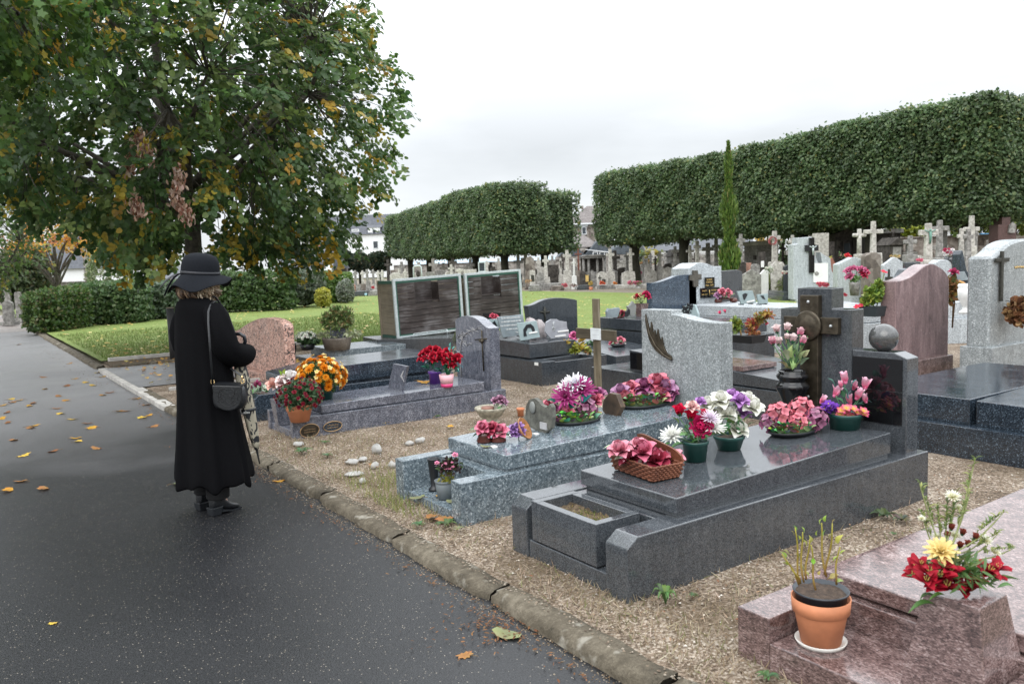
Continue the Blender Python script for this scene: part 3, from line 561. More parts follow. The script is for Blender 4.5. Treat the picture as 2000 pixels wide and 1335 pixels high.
# ------------------------------------------------------------------ swirled grey tomb
T = thing('tomb', 'swirled blue grey granite tomb, carved tree and thin bronze crucifix on its headstone', 'tomb', (2.68, 8.17, 0), group='tombs'); TV = T
mb = MB(); mb.box(2.68, 5.22, 7.79, 7.862, -.04, .192).box(2.68, 5.22, 8.475, 8.55, -.04, .192).box(3.02, 5.217, 7.862, 8.475, -.04, .186).box(2.7, 3.02, 7.862, 8.475, -.03, .062)
mb.build('plinth', g_swirl, T, bevel=.004)
mb = MB(); mb.prism([(3.0, .203), (3.0, .284), (4.95, .308), (4.95, .203)], 'y', 7.822, 8.5); mb.box(3.03, 4.95, 7.85, 8.48, .186, .203); mb.build('slab', g_swirl, T, bevel=.006)
mb = MB(); mb.prism([(8.61, .186), (8.61, .965)]+spline([(8.56, .995), (8.42, 1.027), (8.27, 1.027), (8.12, 1.005), (7.96, .935), (7.9, .915), (7.85, .906)], 5)+[(7.85, .186)], 'x', 5.06, 5.2); mb.build('headstone', g_swirl, T, bevel=.005)
M_etch = plain('pale engraving', (.4, .4, .41), .6)
mb = MB()
def etch(pts, r_): mb.tube([(5.056, *q) for q in poly_xz(pts, X=5.056)], r_, 4, flat=.4)
etch([(901, 735), (899, 710), (898, 690), (900, 670), (905, 655), (914, 647), (925, 644), (935, 648)], [.022, .018, .016, .015, .012, .008, .005, .003])
for k in range(46):
    bx, by = rng.choice([(900, 672), (903, 660), (908, 652), (918, 646), (928, 645), (899, 690), (912, 675), (895, 660)]); a = rng.uniform(-3.1, .4); L = rng.uniform(6, 17)
    etch([(bx, by), (bx+L*.5*cos(a), by+L*.5*sin(a)-1), (bx+L*cos(a+.3), by+L*sin(a+.3)+1)], [.004, .003, .0015])
mb.build('engraved_tree', M_etch, T)
mb = MB(); q = poly_xz([(941, 645), (945, 724), (928, 663), (951, 661)], X=5.05); mb.tube([(5.047, *q[0]), (5.047, *q[1])], .008, 6); mb.tube([(5.047, *q[2]), (5.047, *q[3])], .007, 6)
c_ = poly_xz([(942, 666)], X=5.05)[0]; mb.ball((5.04, c_[0], c_[1]), .022, 8, 6, (.6, 1, 1.3), jit=.2); mb.ball((5.04, c_[0]+.03, c_[1]+.005), .016, 7, 5, jit=.2); mb.ball((5.04, c_[0]-.03, c_[1]+.008), .014, 7, 5, jit=.2)
mb.build('crucifix', M_bronze, T)
for (cx_, cy_, w2, h2, lab) in [(605, 840.5, 18.5, 13, 'brown bronze oval name plate'), (650, 832, 18, 9.5, 'dark blue oval name plate')]:
    mb = MB(); mb.prism(poly_xz([(cx_+w2*cos(2*pi*k/28), cy_+h2*sin(2*pi*k/28)-(w2*cos(2*pi*k/28))*.14) for k in range(28)], Y=7.786), 'y', 7.784, 7.792)
    ov = mb.build('name_plate', M_bronze if 'brown' in lab else g_blue, T); ov['label'] = lab
    mb = MB(); mb.tube([(x, 7.782, z) for x, z in poly_xz([(cx_+w2*cos(2*pi*k/28), cy_+h2*sin(2*pi*k/28)-(w2*cos(2*pi*k/28))*.14) for k in range(29)], Y=7.782)], .0045, 5); mb.build('rim', plain('brass', (.45, .3, .16), .35, .8), ov)
    for dz in (-2.5, 2.5):
        a, b = poly_xz([(cx_-w2*.6, cy_+dz+1.5), (cx_+w2*.6, cy_+dz-1.5)], Y=7.782); scribble(ov, a[0], b[0], (a[1]+b[1])/2, 7, 'y', 7.7825, plain('brass', (.45, .3, .16), .35, .8), .018)

# ------------------------------------------------------------------ K: blue black tomb, P: pink headstone
T = thing('tomb', 'blue black granite tomb without headstone, tall slab, behind the swirled tomb', 'tomb', (2.7, 9.56, 0), group='tombs')
MB().prism(wallprof(2.70, 5.25, .28, .05, .04), 'y', 9.03, 10.12).build('plinth', g_blue, T, bevel=.006)
mb = MB(); mb.prism([(3.16, .31), (3.16, .41), (3.75, .502), (5.15, .52), (5.15, .31)], 'y', 9.09, 10.05); mb.box(3.2, 5.15, 9.13, 10.0, .28, .31); mb.build('slab', g_blue, T, bevel=.006)
T = thing('headstone', 'pink speckled granite headstone with a rounded shoulder, right of the woman', 'headstone', (4.0, 11.8, 0), group='tombs')
pp = poly_xz([(553.5, 640), (551, 633), (540, 625), (525, 621), (510, 621), (495, 626), (480, 634), (470, 641), (462, 645), (457, 646)], X=3.92)
mb = MB(); mb.prism([(pp[0][0], .1)]+spline(pp, 3)+[(pp[-1][0], .1)], 'x', 3.92, 4.07); mb.build('stone', g_pink, T, bevel=.006)
MB().box(3.8, 4.2, pp[0][0]-.02, pp[-1][0]+.1, -.03, .1).build('base', g_pink, T, bevel=.006)

# ------------------------------------------------------------------ low speckled kerb tomb, and the two earth boxes
T = thing('tomb', 'low grey speckled tomb on the lawn edge carrying a basket and a plaque', 'tomb', (6.1, 14.2, 0), group='tombs')
MB().box(5.555, 6.95, 13.67, 14.85, -.03, .2).build('slab', g_speck, T, bevel=.006)
MB().box(5.2, 5.553, 13.75, 14.8, -.03, .06).build('plinth', g_grey, T, bevel=.006)
T = thing('tomb', 'low dark granite tomb in front of the wooden boxes', 'tomb', (7.3, 14.3, 0), group='tombs')
a, b = G(737, 663, .25), G(884, 659.5, .25)
mb = MB(); mb.hexa([(a[0], a[1], -.03), (b[0], b[1], -.03), (a[0]+.1, a[1]+.9, -.03), (b[0]+.9, b[1]+1.4, -.03), (a[0], a[1], .25), (b[0], b[1], .25), (a[0]+.1, a[1]+.9, .25), (b[0]+.9, b[1]+1.4, .25)]); mb.build('slab', g_grey, T, bevel=.008)
M_galv = plain('pale galvanised frame', (.5, .55, .56), .45, .35, var=.15, vs=20)
M_green = plain('dark green trim', (.02, .085, .06), .5)
def wood(name, c0, c1, c2, sx=(1.6, 16, 16), bs=.4):
    if name in MATS: return MATS[name]
    m, t, b, o = newmat(name); tc = N(t, 'ShaderNodeTexCoord'); mp = N(t, 'ShaderNodeMapping'); mp.inputs['Scale'].default_value = sx; t.links.new(tc.outputs['Object'], mp.inputs[0])
    n = N(t, 'ShaderNodeTexNoise'); n.inputs['Scale'].default_value = 2.2; n.inputs['Detail'].default_value = 9; n.inputs['Roughness'].default_value = .7; t.links.new(mp.outputs[0], n.inputs[0])
    n2 = N(t, 'ShaderNodeTexNoise'); n2.inputs['Scale'].default_value = 2.4; n2.inputs['Detail'].default_value = 3; t.links.new(tc.outputs['Object'], n2.inputs[0])
    a = N(t, 'ShaderNodeMix'); a.data_type = 'FLOAT'; a.inputs[0].default_value = .45; t.links.new(n.outputs[0], a.inputs[2]); t.links.new(n2.outputs[0], a.inputs[3])
    r = ramp(t, [(.36, c0), (.5, c1), (.64, c2)]); t.links.new(a.outputs[0], r.inputs[0]); t.links.new(r.outputs[0], b.inputs['Base Color']); b.inputs['Roughness'].default_value = .6
    bump(t, n.outputs[0], b, bs, .004); MATS[name] = m; return m
w_dark = wood('weathered dark boards', (.014, .010, .009), (.04, .029, .026), (.14, .13, .13))
w_tan = wood('tan boards', (.13, .105, .075), (.21, .175, .125), (.28, .235, .17), (26, 1.2, 26))
w_post = wood('old grey wood', (.05, .042, .025), (.14, .115, .075), (.3, .27, .21), (22, 22, 1.2))
def earth_box(x0, x1, y, dep, z0, h, slot, label, lean, left_open):
    """slatted box with a metal frame: a front of horizontal boards with a hole, tan boards on the left side"""
    t = thing('wooden_box', label, 'wooden box', (x0, y, z0), group='wooden earth boxes'); L = x1-x0; nb = 9; bh = (h-.1)/nb
    s0, s1, sz0, sz1 = slot
    mb = MB()
    for k in range(nb):
        a, b = .05+k*bh, .05+(k+1)*bh-.011
        if b > sz0 and a < sz1: mb.box(.07, s0, .02, .045, a, b).box(s1, L-.07, .02, .045, a, b)
        else: mb.box(.07, L-.07, .02+rng.uniform(0, .003), .045, a, b)
    mb.box(.07, L-.07, .05, .056, .05, sz0-.03); mb.box(s0, s1, .3, .32, sz0-.1, sz1+.1); mb.box(s1-.002, s1+.02, .045, .3, sz0, sz1); mb.box(s0-.02, s0+.002, .045, .3, sz0, sz1); mb.box(s0, s1, .045, .3, sz0-.02, sz0-.001); mb.build('front_boards', w_dark, t, local=True)
    mb = MB()
    for k in range(nb): mb.box(.02+rng.uniform(0, .004), .045, .06, dep-.06, .05+k*bh, .05+(k+1)*bh-.004)
    mb.build('side_boards', w_tan, t, local=True)
    mb = MB(); mb.box(0, .055, 0, .05, 0, h).box(L-.055, L, 0, .05, 0, h).box(.055, L-.055, 0.002, .05, h-.045, h).box(.055, L-.055, .002, .05, 0, .035); mb.build('metal_frame', M_galv, t, local=True, bevel=.003)
    mb = MB(); mb.box(.055, .082, .008, .052, .035, h-.045).box(L-.082, L-.055, .008, .052, .035, h-.045).box(.082, L-.082, .009, .052, h-.085, h-.045).box(.082, L-.082, .009, .052, .035, .06)
    mb.box(.006, .05, .056, dep-.05, h-.09, h-.03).box(.006, .05, .056, dep-.05, .0, .045); mb.build('green_trim', M_green, t, local=True)
    mb = MB(); mb.box(0, .05, dep-.05, dep, 0, h-.02).box(L-.05, L, dep-.05, dep, 0, h-.02).box(.05, L-.05, dep-.04, dep-.01, .05, h-.05); mb.box(L-.04, L-.015, .05, dep-.05, .05, h-.05); mb.build('back_panel', M_galv if left_open else w_tan, t, local=True)
    t.rotation_euler = (0, -lean, 0); return t
bz = .25; b1 = G(776, 661, bz); b2 = G(906, 648.5, bz); b3 = G(1026, 632, bz)
h1 = PY(766, 545.5, b1[1])[2]-bz; h2 = PY(1014, 529, b1[1])[2]-bz
earth_box(b1[0], b2[0]-.02, b1[1], .72, bz, h1, (.47, 1.0, h1-.47, h1-.12), 'weathered dark boarded box with pale frame and tan left side, left of the pair', .036, False)
b3x = PY(1024, 600, b1[1])[0]
earth_box(b2[0]+.08, b3x, b1[1]+.03, .72, bz, h1+.05, (.4, .88, h1-.42, h1-.07), 'weathered dark boarded box with pale frame, right of the pair', .032, True)
T = thing('rail', 'small pale metal rail lying on the low dark tomb', 'rail', tuple(G(830, 656, .25))); p0, p1, p2, p3 = G(808, 658, .25), G(808, 648.5, .25), G(871, 641, .32), G(874, 652, .25)
MB().tube([p0, (p0[0], p0[1], .315)], .01, 6).build('post', M_galv, T); e_ = V3(PY(873, 643, p0[1])); MB().tube([(p0[0], p0[1], .315), e_], .01, 6).build('bar', M_galv, T); MB().tube([e_, (e_[0], e_[1], .25)], .014, 6).build('post', M_galv, T)

# ------------------------------------------------------------------ second tier
def tomb_y(label, x0, x1, y0, y1, zp, s, mat, loc=None, planter=None, smat=None):
    """tomb lying along Y with its foot towards -Y. s = slab (x0,x1,y0,y1,z0,zfront,zback)"""
    t = thing('tomb', label, 'tomb', ((x0+x1)/2, y0, 0), group='tombs')
    mb = MB()
    if planter:
        pw, pd, pz = planter
        mb.box(x0, x0+pw, y0, y1, -.03, zp).box(x1-pw, x1, y0, y1, -.03, zp).box(x0+pw, x1-pw, y0+.02+pd, y1-.003, -.03, zp-.004).box(x0+pw, x1-pw, y0+.02, y0+.06, -.03, zp-.02)
    else: mb.box(x0, x1, y0, y1, -.03, zp)
    mb.build('plinth', mat, t, bevel=.006)
    if planter: MB().box(x0+pw, x1-pw, y0+.06, y0+.02+pd, .0, zp-.06).build('soil', M_soilp, t)
    if s:
        mb = MB(); mb.prism([(s[2], s[4]), (s[2], s[5]), (s[3], s[6]), (s[3], s[4])], 'x', s[0], s[1]); mb.build('slab', smat or mat, t, bevel=.006)
    return t
g_mid = granite('dark grey blue granite', [(.2, (.015, .018, .024)), (.5, (.035, .042, .05)), (.8, (.085, .095, .105))], 200, .14)
T_M = tomb_y('dark granite tomb with a planter strip at its foot, carrying engraved plaques', 6.42, 7.56, 8.70, 11.0, .31, (6.5, 7.30, 9.08, 10.95, .325, .523, .56), g_mid, planter=(.22, .3, 0))
mb = MB().box(6.414, 6.42, 8.78, 8.86, .26, .3); mb.build('white_tag', M_white, T_M)
T_O = tomb_y('dark granite tomb with low stepped slab, arched black headstone and small cross', 7.78, 8.95, 8.70, 11.2, .12, (7.86, 8.87, 8.85, 10.7, .12, .24, .42), g_mid)
pp = poly_xz([(1127, 586), (1120, 584), (1100, 581.5), (1080, 582), (1060, 586), (1043, 594), (1031, 597)], Y=10.8)
mb = MB(); mb.prism([(pp[0][0], .12)]+spline(pp, 3)+[(pp[-1][0]+.1, .12)], 'y', 10.8, 10.93); mb.build('headstone', g_mid, T_O, bevel=.006)
mb = MB(); q = poly_xz([(1064, 599), (1066, 632), (1056, 609), (1074, 609)], Y=10.78); mb.tube([(q[0][0], 10.785, q[0][1]), (q[1][0], 10.785, q[1][1])], .013, 6); mb.tube([(q[2][0], 10.785, q[2][1]), (q[3][0], 10.785, q[3][1])], .013, 6)
for k in range(4): mb.tube([(q[0][0]+.005, 10.785, q[2][1]), (q[0][0]+.005+.06*cos(pi/4+k*pi/2), 10.785, q[2][1]+.06*sin(pi/4+k*pi/2))], [.012, .002], 5)
mb.build('star_cross', M_verd, T_O)
zt = 1.66-(1.66-PX(1203.5, 622, 9.1)[2])
T = tomb_y('dark granite tomb with a high slab carrying a row of small plaques', 9.12, 10.2, 7.9, 10.9, .45, (9.14, 10.15, 8.0, 10.8, .47, PX(1240, 624, 9.12)[2], PX(1203, 622, 9.12)[2]), g_mid)
T_B = thing('headstone', 'blue black headstone with a white topped slope, left of the grey speckled one', 'headstone', (11., 10.85, 0), group='tombs')
pp = poly_xz([(1272, 552), (1277, 552.5), (1290, 550), (1305, 545), (1320, 539), (1330, 537), (1345, 536), (1360, 536)], Y=10.8)
mb = MB(); mb.prism([(pp[0][0], .3)]+spline(pp, 3)+[(pp[-1][0], .3)], 'y', 10.8, 10.93); mb.build('stone', g_bluest, T_B, bevel=.005); MB().box(pp[0][0]-.05, pp[-1][0]+.05, 10.3, 11.1, -.03, .3).build('base', g_blue, T_B, bevel=.006)
Qx = PY(1345, 570, 10.8)[0]
T_Q = tomb_y('light speckled granite tomb, bronze cross and two black plaques on its headstone', Qx-.15, Qx+1.15, 7.0, 11.1, PX(1365, 615, Qx)[2], (Qx-.13, Qx+1.1, 7.05, 10.7, PX(1365, 614, Qx)[2], .735, .735), g_white)
pp = poly_xz([(1327+18, 524), (1352, 520), (1362, 514), (1372, 513), (1382, 515), (1392, 519), (1400, 520.5), (1409, 519.5)], Y=10.8)
mb = MB(); mb.prism([(pp[0][0], .3)]+spline(pp, 3)+[(pp[-1][0], .3)], 'y', 10.8, 11.25); mb.build('headstone', g_white, T_Q, bevel=.008)
M_dbr = plain('brown bronze', (.1, .09, .075), .5, .4, var=.3, vs=15, bmp=.3)
def onY(pts, Y, th, name, mat, parent, bevel=0.): mb = MB(); mb.prism(poly_xz(pts, Y=Y), 'y', Y-th, Y); return mb.build(name, mat, parent, bevel=bevel)
onY([(1352, 528), (1361, 528), (1361, 535), (1368, 535), (1368, 546), (1362, 546), (1362, 560), (1353, 560), (1352, 548), (1345, 547), (1345, 538), (1352, 537)], 10.79, .03, 'bronze_cross', M_dbr, T_Q)
p1_ = onY([(1376, 542), (1394, 541), (1394.5, 560), (1377, 562)], 10.79, .02, 'name_plaque', g_black, T_Q); p2_ = onY([(1367, 563), (1404, 560), (1404, 579), (1368, 582)], 10.792, .02, 'name_plaque', g_black, T_Q)
def txt_at(s, px, py, sizepx, Y, par, mat=M_gold, face='-y', X=None):
    q = V3(PY(px, py, Y)) if X is None else V3(PX(px, py, X)); o_ = par; off = Vector((0, 0, 0))
    while o_ is not None: off += o_.location; o_ = o_.parent
    d = (q-Vector(CC)).dot(Vector(_fw)); return lettering(s, sizepx*d/FPX*1.35, mat, par, q-off, face)
for s, py in [('ANDRÉ', 546), ('ETIENNE', 551), ('1920 - 1992', 557)]: txt_at(s, 1385.5, py, 3.4, 10.765, p1_)
for s, px, py in [('ERNEST', 1376, 568), ('ETIENNE', 1394, 566.5), ('1890-1957', 1376, 575), ('1898-1975', 1394, 573)]: txt_at(s, px, py, 2.9, 10.767, p2_)
mb = MB(); q = poly_xz([(1386, 566), (1386.3, 577)], Y=10.765); mb.tube([(q[0][0], 10.768, q[0][1]), (q[1][0], 10.768, q[1][1])], .006, 4); mb.build('gold_rule', M_gold, p2_)
# dark headstone to the right of it
T = thing('headstone', 'plain dark granite headstone back, in front of the cypress', 'headstone', tuple(PD(1430, 600, 17.4)[:2])+(0,), group='tombs')
a, b = PY(1400, 530, 11.6), PY(1450, 528, 11.6); mb = MB(); mb.prism([(a[0], 0), (a[0], a[2]), (b[0]-.15, b[2]+.02), (b[0], b[2]-.03), (b[0], 0)], 'y', 11.6, 11.75); mb.build('stone', g_grey, T, bevel=.01); MB().box(a[0]-.1, b[0]+.1, 10.9, 11.9, -.02, .15).build('base', g_grey, T, bevel=.01)
# N2: black tomb behind the feather stone
T_N = tomb_y('black granite tomb between the wooden cross and the black vase, thick sloping slab', 6.6, 7.75, 4.9, 7.9, .30, (6.63, 7.7, 4.95, 7.22, .31, .40, .56), g_mid)
MB().box(6.622, 6.63, 6.9, 7.2, .34, .535).build('side_panel', g_black, T_N)
MB().box(6.66, 7.2, 5.55, 6.15, .45, .5).build('red_plate', g_red, T_N, bevel=.003)
# S: blue black tomb at the right edge
T = thing('tomb', 'blue black granite tomb with a raised block and notch, cut by the right frame edge', 'tomb', (6.5, 2.6, 0), group='tombs')
MB().box(6.5, 8.9, 1.3, 4.3, -.03, PX(1850, 829, 6.5)[2]).build('plinth', g_blue, T, bevel=.006)
zp = PX(1850, 829, 6.5)[2]; zs = PX(1812, 770, 6.6)[2]; zs2 = PX(1907, 782, 6.6)[2]; ya, yb = PX(1895, 767, 6.6)[1], PX(1907, 782, 6.6)[1]
mb = MB(); mb.box(6.6, 8.8, ya, 4.2, zp, zs).hexa([(6.6, 1.4, zp), (8.8, 1.4, zp), (6.6, yb, zp), (8.8, yb, zp), (6.6, 1.4, zs2-.03), (8.8, 1.4, zs2+.05), (6.6, yb, zs2), (8.8, yb, zs2+.05)]).box(6.9, 8.8, yb, ya, zp, zs-.02); mb.build('slab', g_blue, T, bevel=.006)
# pink stone and large grey stone at the right
T = thing('headstone', 'rose streaked granite headstone with a swooping white topped edge, facing right', 'headstone', (10.5, 5.9, 0), group='tombs')
pp = poly_xz([(1750, 549), (1762, 547), (1778, 541), (1792, 531), (1804, 521), (1814, 516), (1822, 515), (1831, 519), (1843, 527), (1851, 538), (1854, 546)], Y=5.85)
mb = MB(); mb.prism([(pp[0][0], .1)]+spline(pp, 3)+[(pp[-1][0], .1)], 'y', 5.85, 6.06); mb.build('stone', g_rose, T, bevel=.01)
a, b = PY(1800, 706, 5.7), PY(1862, 692, 5.7); MB().box(pp[0][0]-.1, b[0], 5.7, 6.4, -.03, b[2]).build('base', g_red, T, bevel=.008)
T_W = thing('tomb', 'large light grey granite monument with a dark crucifix at the right frame edge', 'tomb', (11, 5, 0), group='tombs')
Yw = 4.94; xw = PY(1935, 500, Yw)[0]
pp = poly_xz([(1935, 501), (1945, 498), (1955, 490), (1965, 480), (1976, 473), (1990, 468), (2010, 466), (2040, 470), (2070, 490), (2080, 498)], Y=Yw)
mb = MB(); mb.prism([(pp[0][0], .3)]+spline(pp, 3)+[(pp[-1][0], .3)], 'y', Yw, Yw+.28); mb.build('headstone', g_light, T_W, bevel=.03, seg=1)
zb = PY(1933, 679, Yw-.02)[2]; MB().box(xw-.02, pp[-1][0]+.4, Yw-.05, Yw+.34, -.03, zb).build('base', g_light, T_W, bevel=.008)
q = poly_xz([(1957.5, 490), (1955.5, 588), (1945, 509), (1971, 507)], Y=Yw-.03); mb = MB()
mb.box(q[0][0]-.028, q[0][0]+.028, Yw-.045, Yw-.012, q[1][1], q[0][1]).box(q[2][0], q[3][0], Yw-.04, Yw-.0125, q[2][1]-.02, q[2][1]+.03); mb.build('crucifix', M_verd, T_W, bevel=.008)
qa = PY(1982, 522, Yw-.005); scribble(T_W, qa[0], qa[0]+.25, qa[2], 7, 'y', Yw-.004, M_gold, .05)
# wooden cross in the aisle
p = G(1167, 778); T_C = thing('wooden_cross', 'grey weathered wooden grave cross with a small white name plate', 'cross', tuple(p))
X0 = p[0]; a, b = PX(1156, 583, X0), PX(1168, 583, X0); c_, d_ = PX(1128, 640, X0), PX(1205, 645, X0); e_, f_ = PX(1128, 658, X0), PX(1205, 668, X0)
mb = MB(); mb.box(X0, X0+.03, b[1], a[1], -.1, a[2]); mb.build('post', w_post, T_C, bevel=.004)
mb = MB(); mb.box(X0-.03, X0-.001, d_[1], c_[1], (e_[2]+f_[2])/2, (c_[2]+d_[2])/2); mb.build('crossbar', wood('old grey board', (.03, .024, .015), (.075, .06, .038), (.15, .13, .09), (22, 1.2, 22)), T_C, bevel=.004)
g0, g1 = PX(1153, 640, X0-.035), PX(1173.5, 664, X0-.035); npl = MB().box(X0-.036, X0-.0305, g1[1], g0[1], g1[2], g0[2]).build('name_plate', plain('white plate', (.62, .66, .68), .4), T_C)
for dz in (.06, .0): scribble(npl, g0[1]-.03, g1[1]+.03, (g0[2]+g1[2])/2+dz-.01, 6, 'x', X0-.037, M_etch, .012)
# ------------------------------------------------------------------ red granite tomb, bottom right
T = thing('tomb', 'red brown granite tomb cut by the right and bottom frame edges', 'tomb', (2.6, 1.7, 0), group='tombs')
mb = MB(); mb.box(2.6, 2.96, 2.045, 2.205, -.03, .2).box(2.6, 2.96, 1.1, 1.24, -.03, .2).box(2.96, 5.6, 1.1, 2.2, -.03, .222).box(2.596, 2.957, 1.242, 2.04, -.03, .1); mb.build('plinth', g_red, T, bevel=.005)
mb = MB(); mb.prism([(2.99, .235), (2.99, .3), (5.4, .33), (5.4, .235)], 'y', 1.25, 2.06); mb.box(3.02, 5.4, 1.28, 2.03, .222, .235); mb.build('slab', g_red, T, bevel=.006)
# ------------------------------------------------------------------ flowers
M_pet = leafmat('petal', .55, .25, .25); M_cer = leafmat('glazed ceramic', .16, .0, .5); M_silk = leafmat('cloth petal', .65, .15, .2); M_fol = leafmat('foliage', .4, .25, .4); M_cleaf = leafmat('glazed leaf', .22, 0., .5)
def petal(mb, az, tilt, L, W, c0, c1, cup=.3, curl=.3, base=(0, 0, 0), r0=0., nu=2, nv=3, round_=True):
    """a petal from the flower centre; tilt 0 = upright, 90 = lying open"""
    t = rad(tilt); R_ = Matrix.Translation(base) @ Matrix.Rotation(az, 4, 'Z')
    def fn(u, v):
        w_ = W*.5*u*(sin(pi*min(1, .18+.72*v)) if round_ else (1-.75*v*v))
        a = t+curl*v*v*1.2; x = r0+L*v*sin((t+a)/2)-cup*W*u*u*cos(t)*.5; z = L*v*cos((t+a)/2)+cup*W*u*u*sin(t)*.5
        return R_ @ Vector((x, w_, z))
    mb.surf(fn, nu, nv, c0, c1)
FM = {}
def flower(kind, c0, c1, R=1., mat=None, key=None):
    """unit flower meshes (radius about 1) shared by every bloom of a kind"""
    k = (kind, tuple(c0), tuple(c1), mat.name if mat else '')
    if k in FM: return FM[k]
    mb = MB(); j = lambda a: rng.uniform(-a, a)
    if kind == 'rose':
        for (n, ti, L, W) in [(3, 3, .78, .5), (4, 12, .9, .7), (5, 25, 1., .9), (5, 45, 1.05, 1.05), (5, 66, 1.05, 1.1)]:
            o = j(3); f = .55+.45*ti/66
            for i in range(n): petal(mb, o+2*pi*i/n+j(.15), ti+j(5), L, W, [q*.85*f**.6 for q in c0], [q*f**.2 for q in c1], .35, .6 if ti > 30 else -.25, nu=3, nv=4)
    elif kind == 'bud':
        for (n, ti, L, W) in [(3, 3, 1.2, .8), (4, 12, 1.3, 1.05), (4, 24, 1.25, 1.1)]:
            o = j(3)
            for i in range(n): petal(mb, o+2*pi*i/n, ti+j(4), L, W, c0, c1, .45, -.1 if ti < 20 else .5, nu=3, nv=4)
        mb.ball((0, 0, .02), .34, 8, 5, c=(.03, .12, .06))
    elif kind == 'ball':            # ranunculus: tight round layers
        for (n, ti, L, W) in [(4, 4, .9, .6), (5, 24, 1., .75), (7, 46, 1.05, .8), (9, 68, 1.05, .8), (9, 86, 1., .8)]:
            o = j(3)
            for i in range(n): petal(mb, o+2*pi*i/n, ti, L, W, [q*.6 for q in c0], c1, .4, -.5, nu=2, nv=4)
    elif kind == 'mum':
        for (n, ti, L) in [(8, 12, .7), (12, 34, .85), (15, 58, 1.), (16, 80, 1.)]:
            o = j(3)
            for i in range(n): petal(mb, o+2*pi*i/n+j(.1), ti+j(6), L*rng.uniform(.9, 1.1), .26, c0, c1, .3, .1, nu=2, nv=2, round_=False)
    elif kind == 'pompon':
        for (n, ti, L) in [(6, 15, .6), (9, 50, .8), (10, 80, .9)]:
            o = j(3)
            for i in range(n): petal(mb, o+2*pi*i/n+j(.2), ti+j(8), L*rng.uniform(.85, 1.1), .46, [q*.55 for q in c0], [q*rng.uniform(.8, 1.2) for q in c1], .3, .3, nu=1, nv=2)
    elif kind == 'single':
        for i in range(5): petal(mb, 2*pi*i/5+j(.1), 70+j(8), 1., .95, c0, c1, .25, .1, nu=2, nv=2)
        mb.ball((0, 0, .08), .17, 6, 4, c=(.6, .45, .05))
    elif kind == 'floret':
        for q in range(16):
            th = math.acos(1-q/16.*1.15); ph = q*2.4; n_ = Vector((sin(th)*cos(ph), sin(th)*sin(ph), cos(th))); m_ = n_.to_track_quat('Z', 'Y').to_matrix().to_4x4(); s0 = len(mb.v); f = rng.uniform(.75, 1.15)
            for i in range(4): petal(mb, pi/2*i+q, 66, .4, .42, [x*.55*f for x in c0], [x*f for x in c1], .3, .2, nu=1, nv=2)
            mb.xf(Matrix.Translation(n_*.74) @ m_, s0)
        mb.ball((0, 0, .1), .66, 8, 6, c=[x*.35 for x in c0])
    elif kind == 'cyc':
        for i in range(5): petal(mb, 2*pi*i/5+j(.2), 18+j(14), 1.25, .75, [min(1, x*1) for x in (c0[0], c0[1]*.5, c0[2]*.7)], c1, .2, .2, nu=2, nv=3)
        mb.ball((0, 0, 0), .22, 6, 4, c=c0)
    elif kind == 'lily':
        for (n, ti, W) in [(3, 40, .62), (3, 55, .7)]:
            o = j(3)
            for i in range(n): petal(mb, o+2*pi*i/n+j(.1), ti+j(8), 1.15*rng.uniform(.9, 1.1), W, [q*.5 for q in c0], c1, .35, .45, nu=2, nv=4)
        for i in range(5): a = 2*pi*i/5; mb.tube([(0, 0, 0), (.2*cos(a), .2*sin(a), .55)], [.03, .04], 4, c=(.5, .35, .1))
    elif kind == 'dahlia':
        for (n, ti, L) in [(5, 10, .6), (8, 30, .8), (11, 52, .95), (13, 74, 1.05)]:
            o = j(3)
            for i in range(n): petal(mb, o+2*pi*i/n, ti+j(4), L, .42, c0, c1, .35, .25, nu=2, nv=3, round_=False)
    FM[k] = mb.mesh(kind if kind not in ('floret', 'ball') else 'bloom', mat or M_pet); return FM[k]
LM = {}
def leafm(c, mat, kind='oval'):
    k = (tuple(c), mat.name, kind)
    if k not in LM:
        mb = MB(); W = {'oval': .62, 'long': .24, 'heart': .9}[kind]
        mb.surf(lambda u, v: (v, u*W*.5*(sin(pi*v**.75)+.02), .12*sin(pi*v)+abs(u)*.12*sin(pi*v)-.1*v*v), 4, 5, [q*.7 for q in c], c); LM[k] = mb
    return LM[k]
def add_leaf(mb, base, d, L, c, kind='oval', roll=0.):
    src = leafm((1, 1, 1), M_fol, kind); d = Vector(d).normalized(); m_ = d.to_track_quat('X', 'Z').to_matrix().to_4x4() @ Matrix.Rotation(roll, 4, 'X'); f = rng.uniform(.75, 1.25)
    M_ = Matrix.Translation(base) @ m_ @ Matrix.Scale(L, 4); mb.add([M_ @ Vector(v) for v in src.v], src.f, True, [tuple(q*f*s_[0] for q in c) for s_ in src.c])
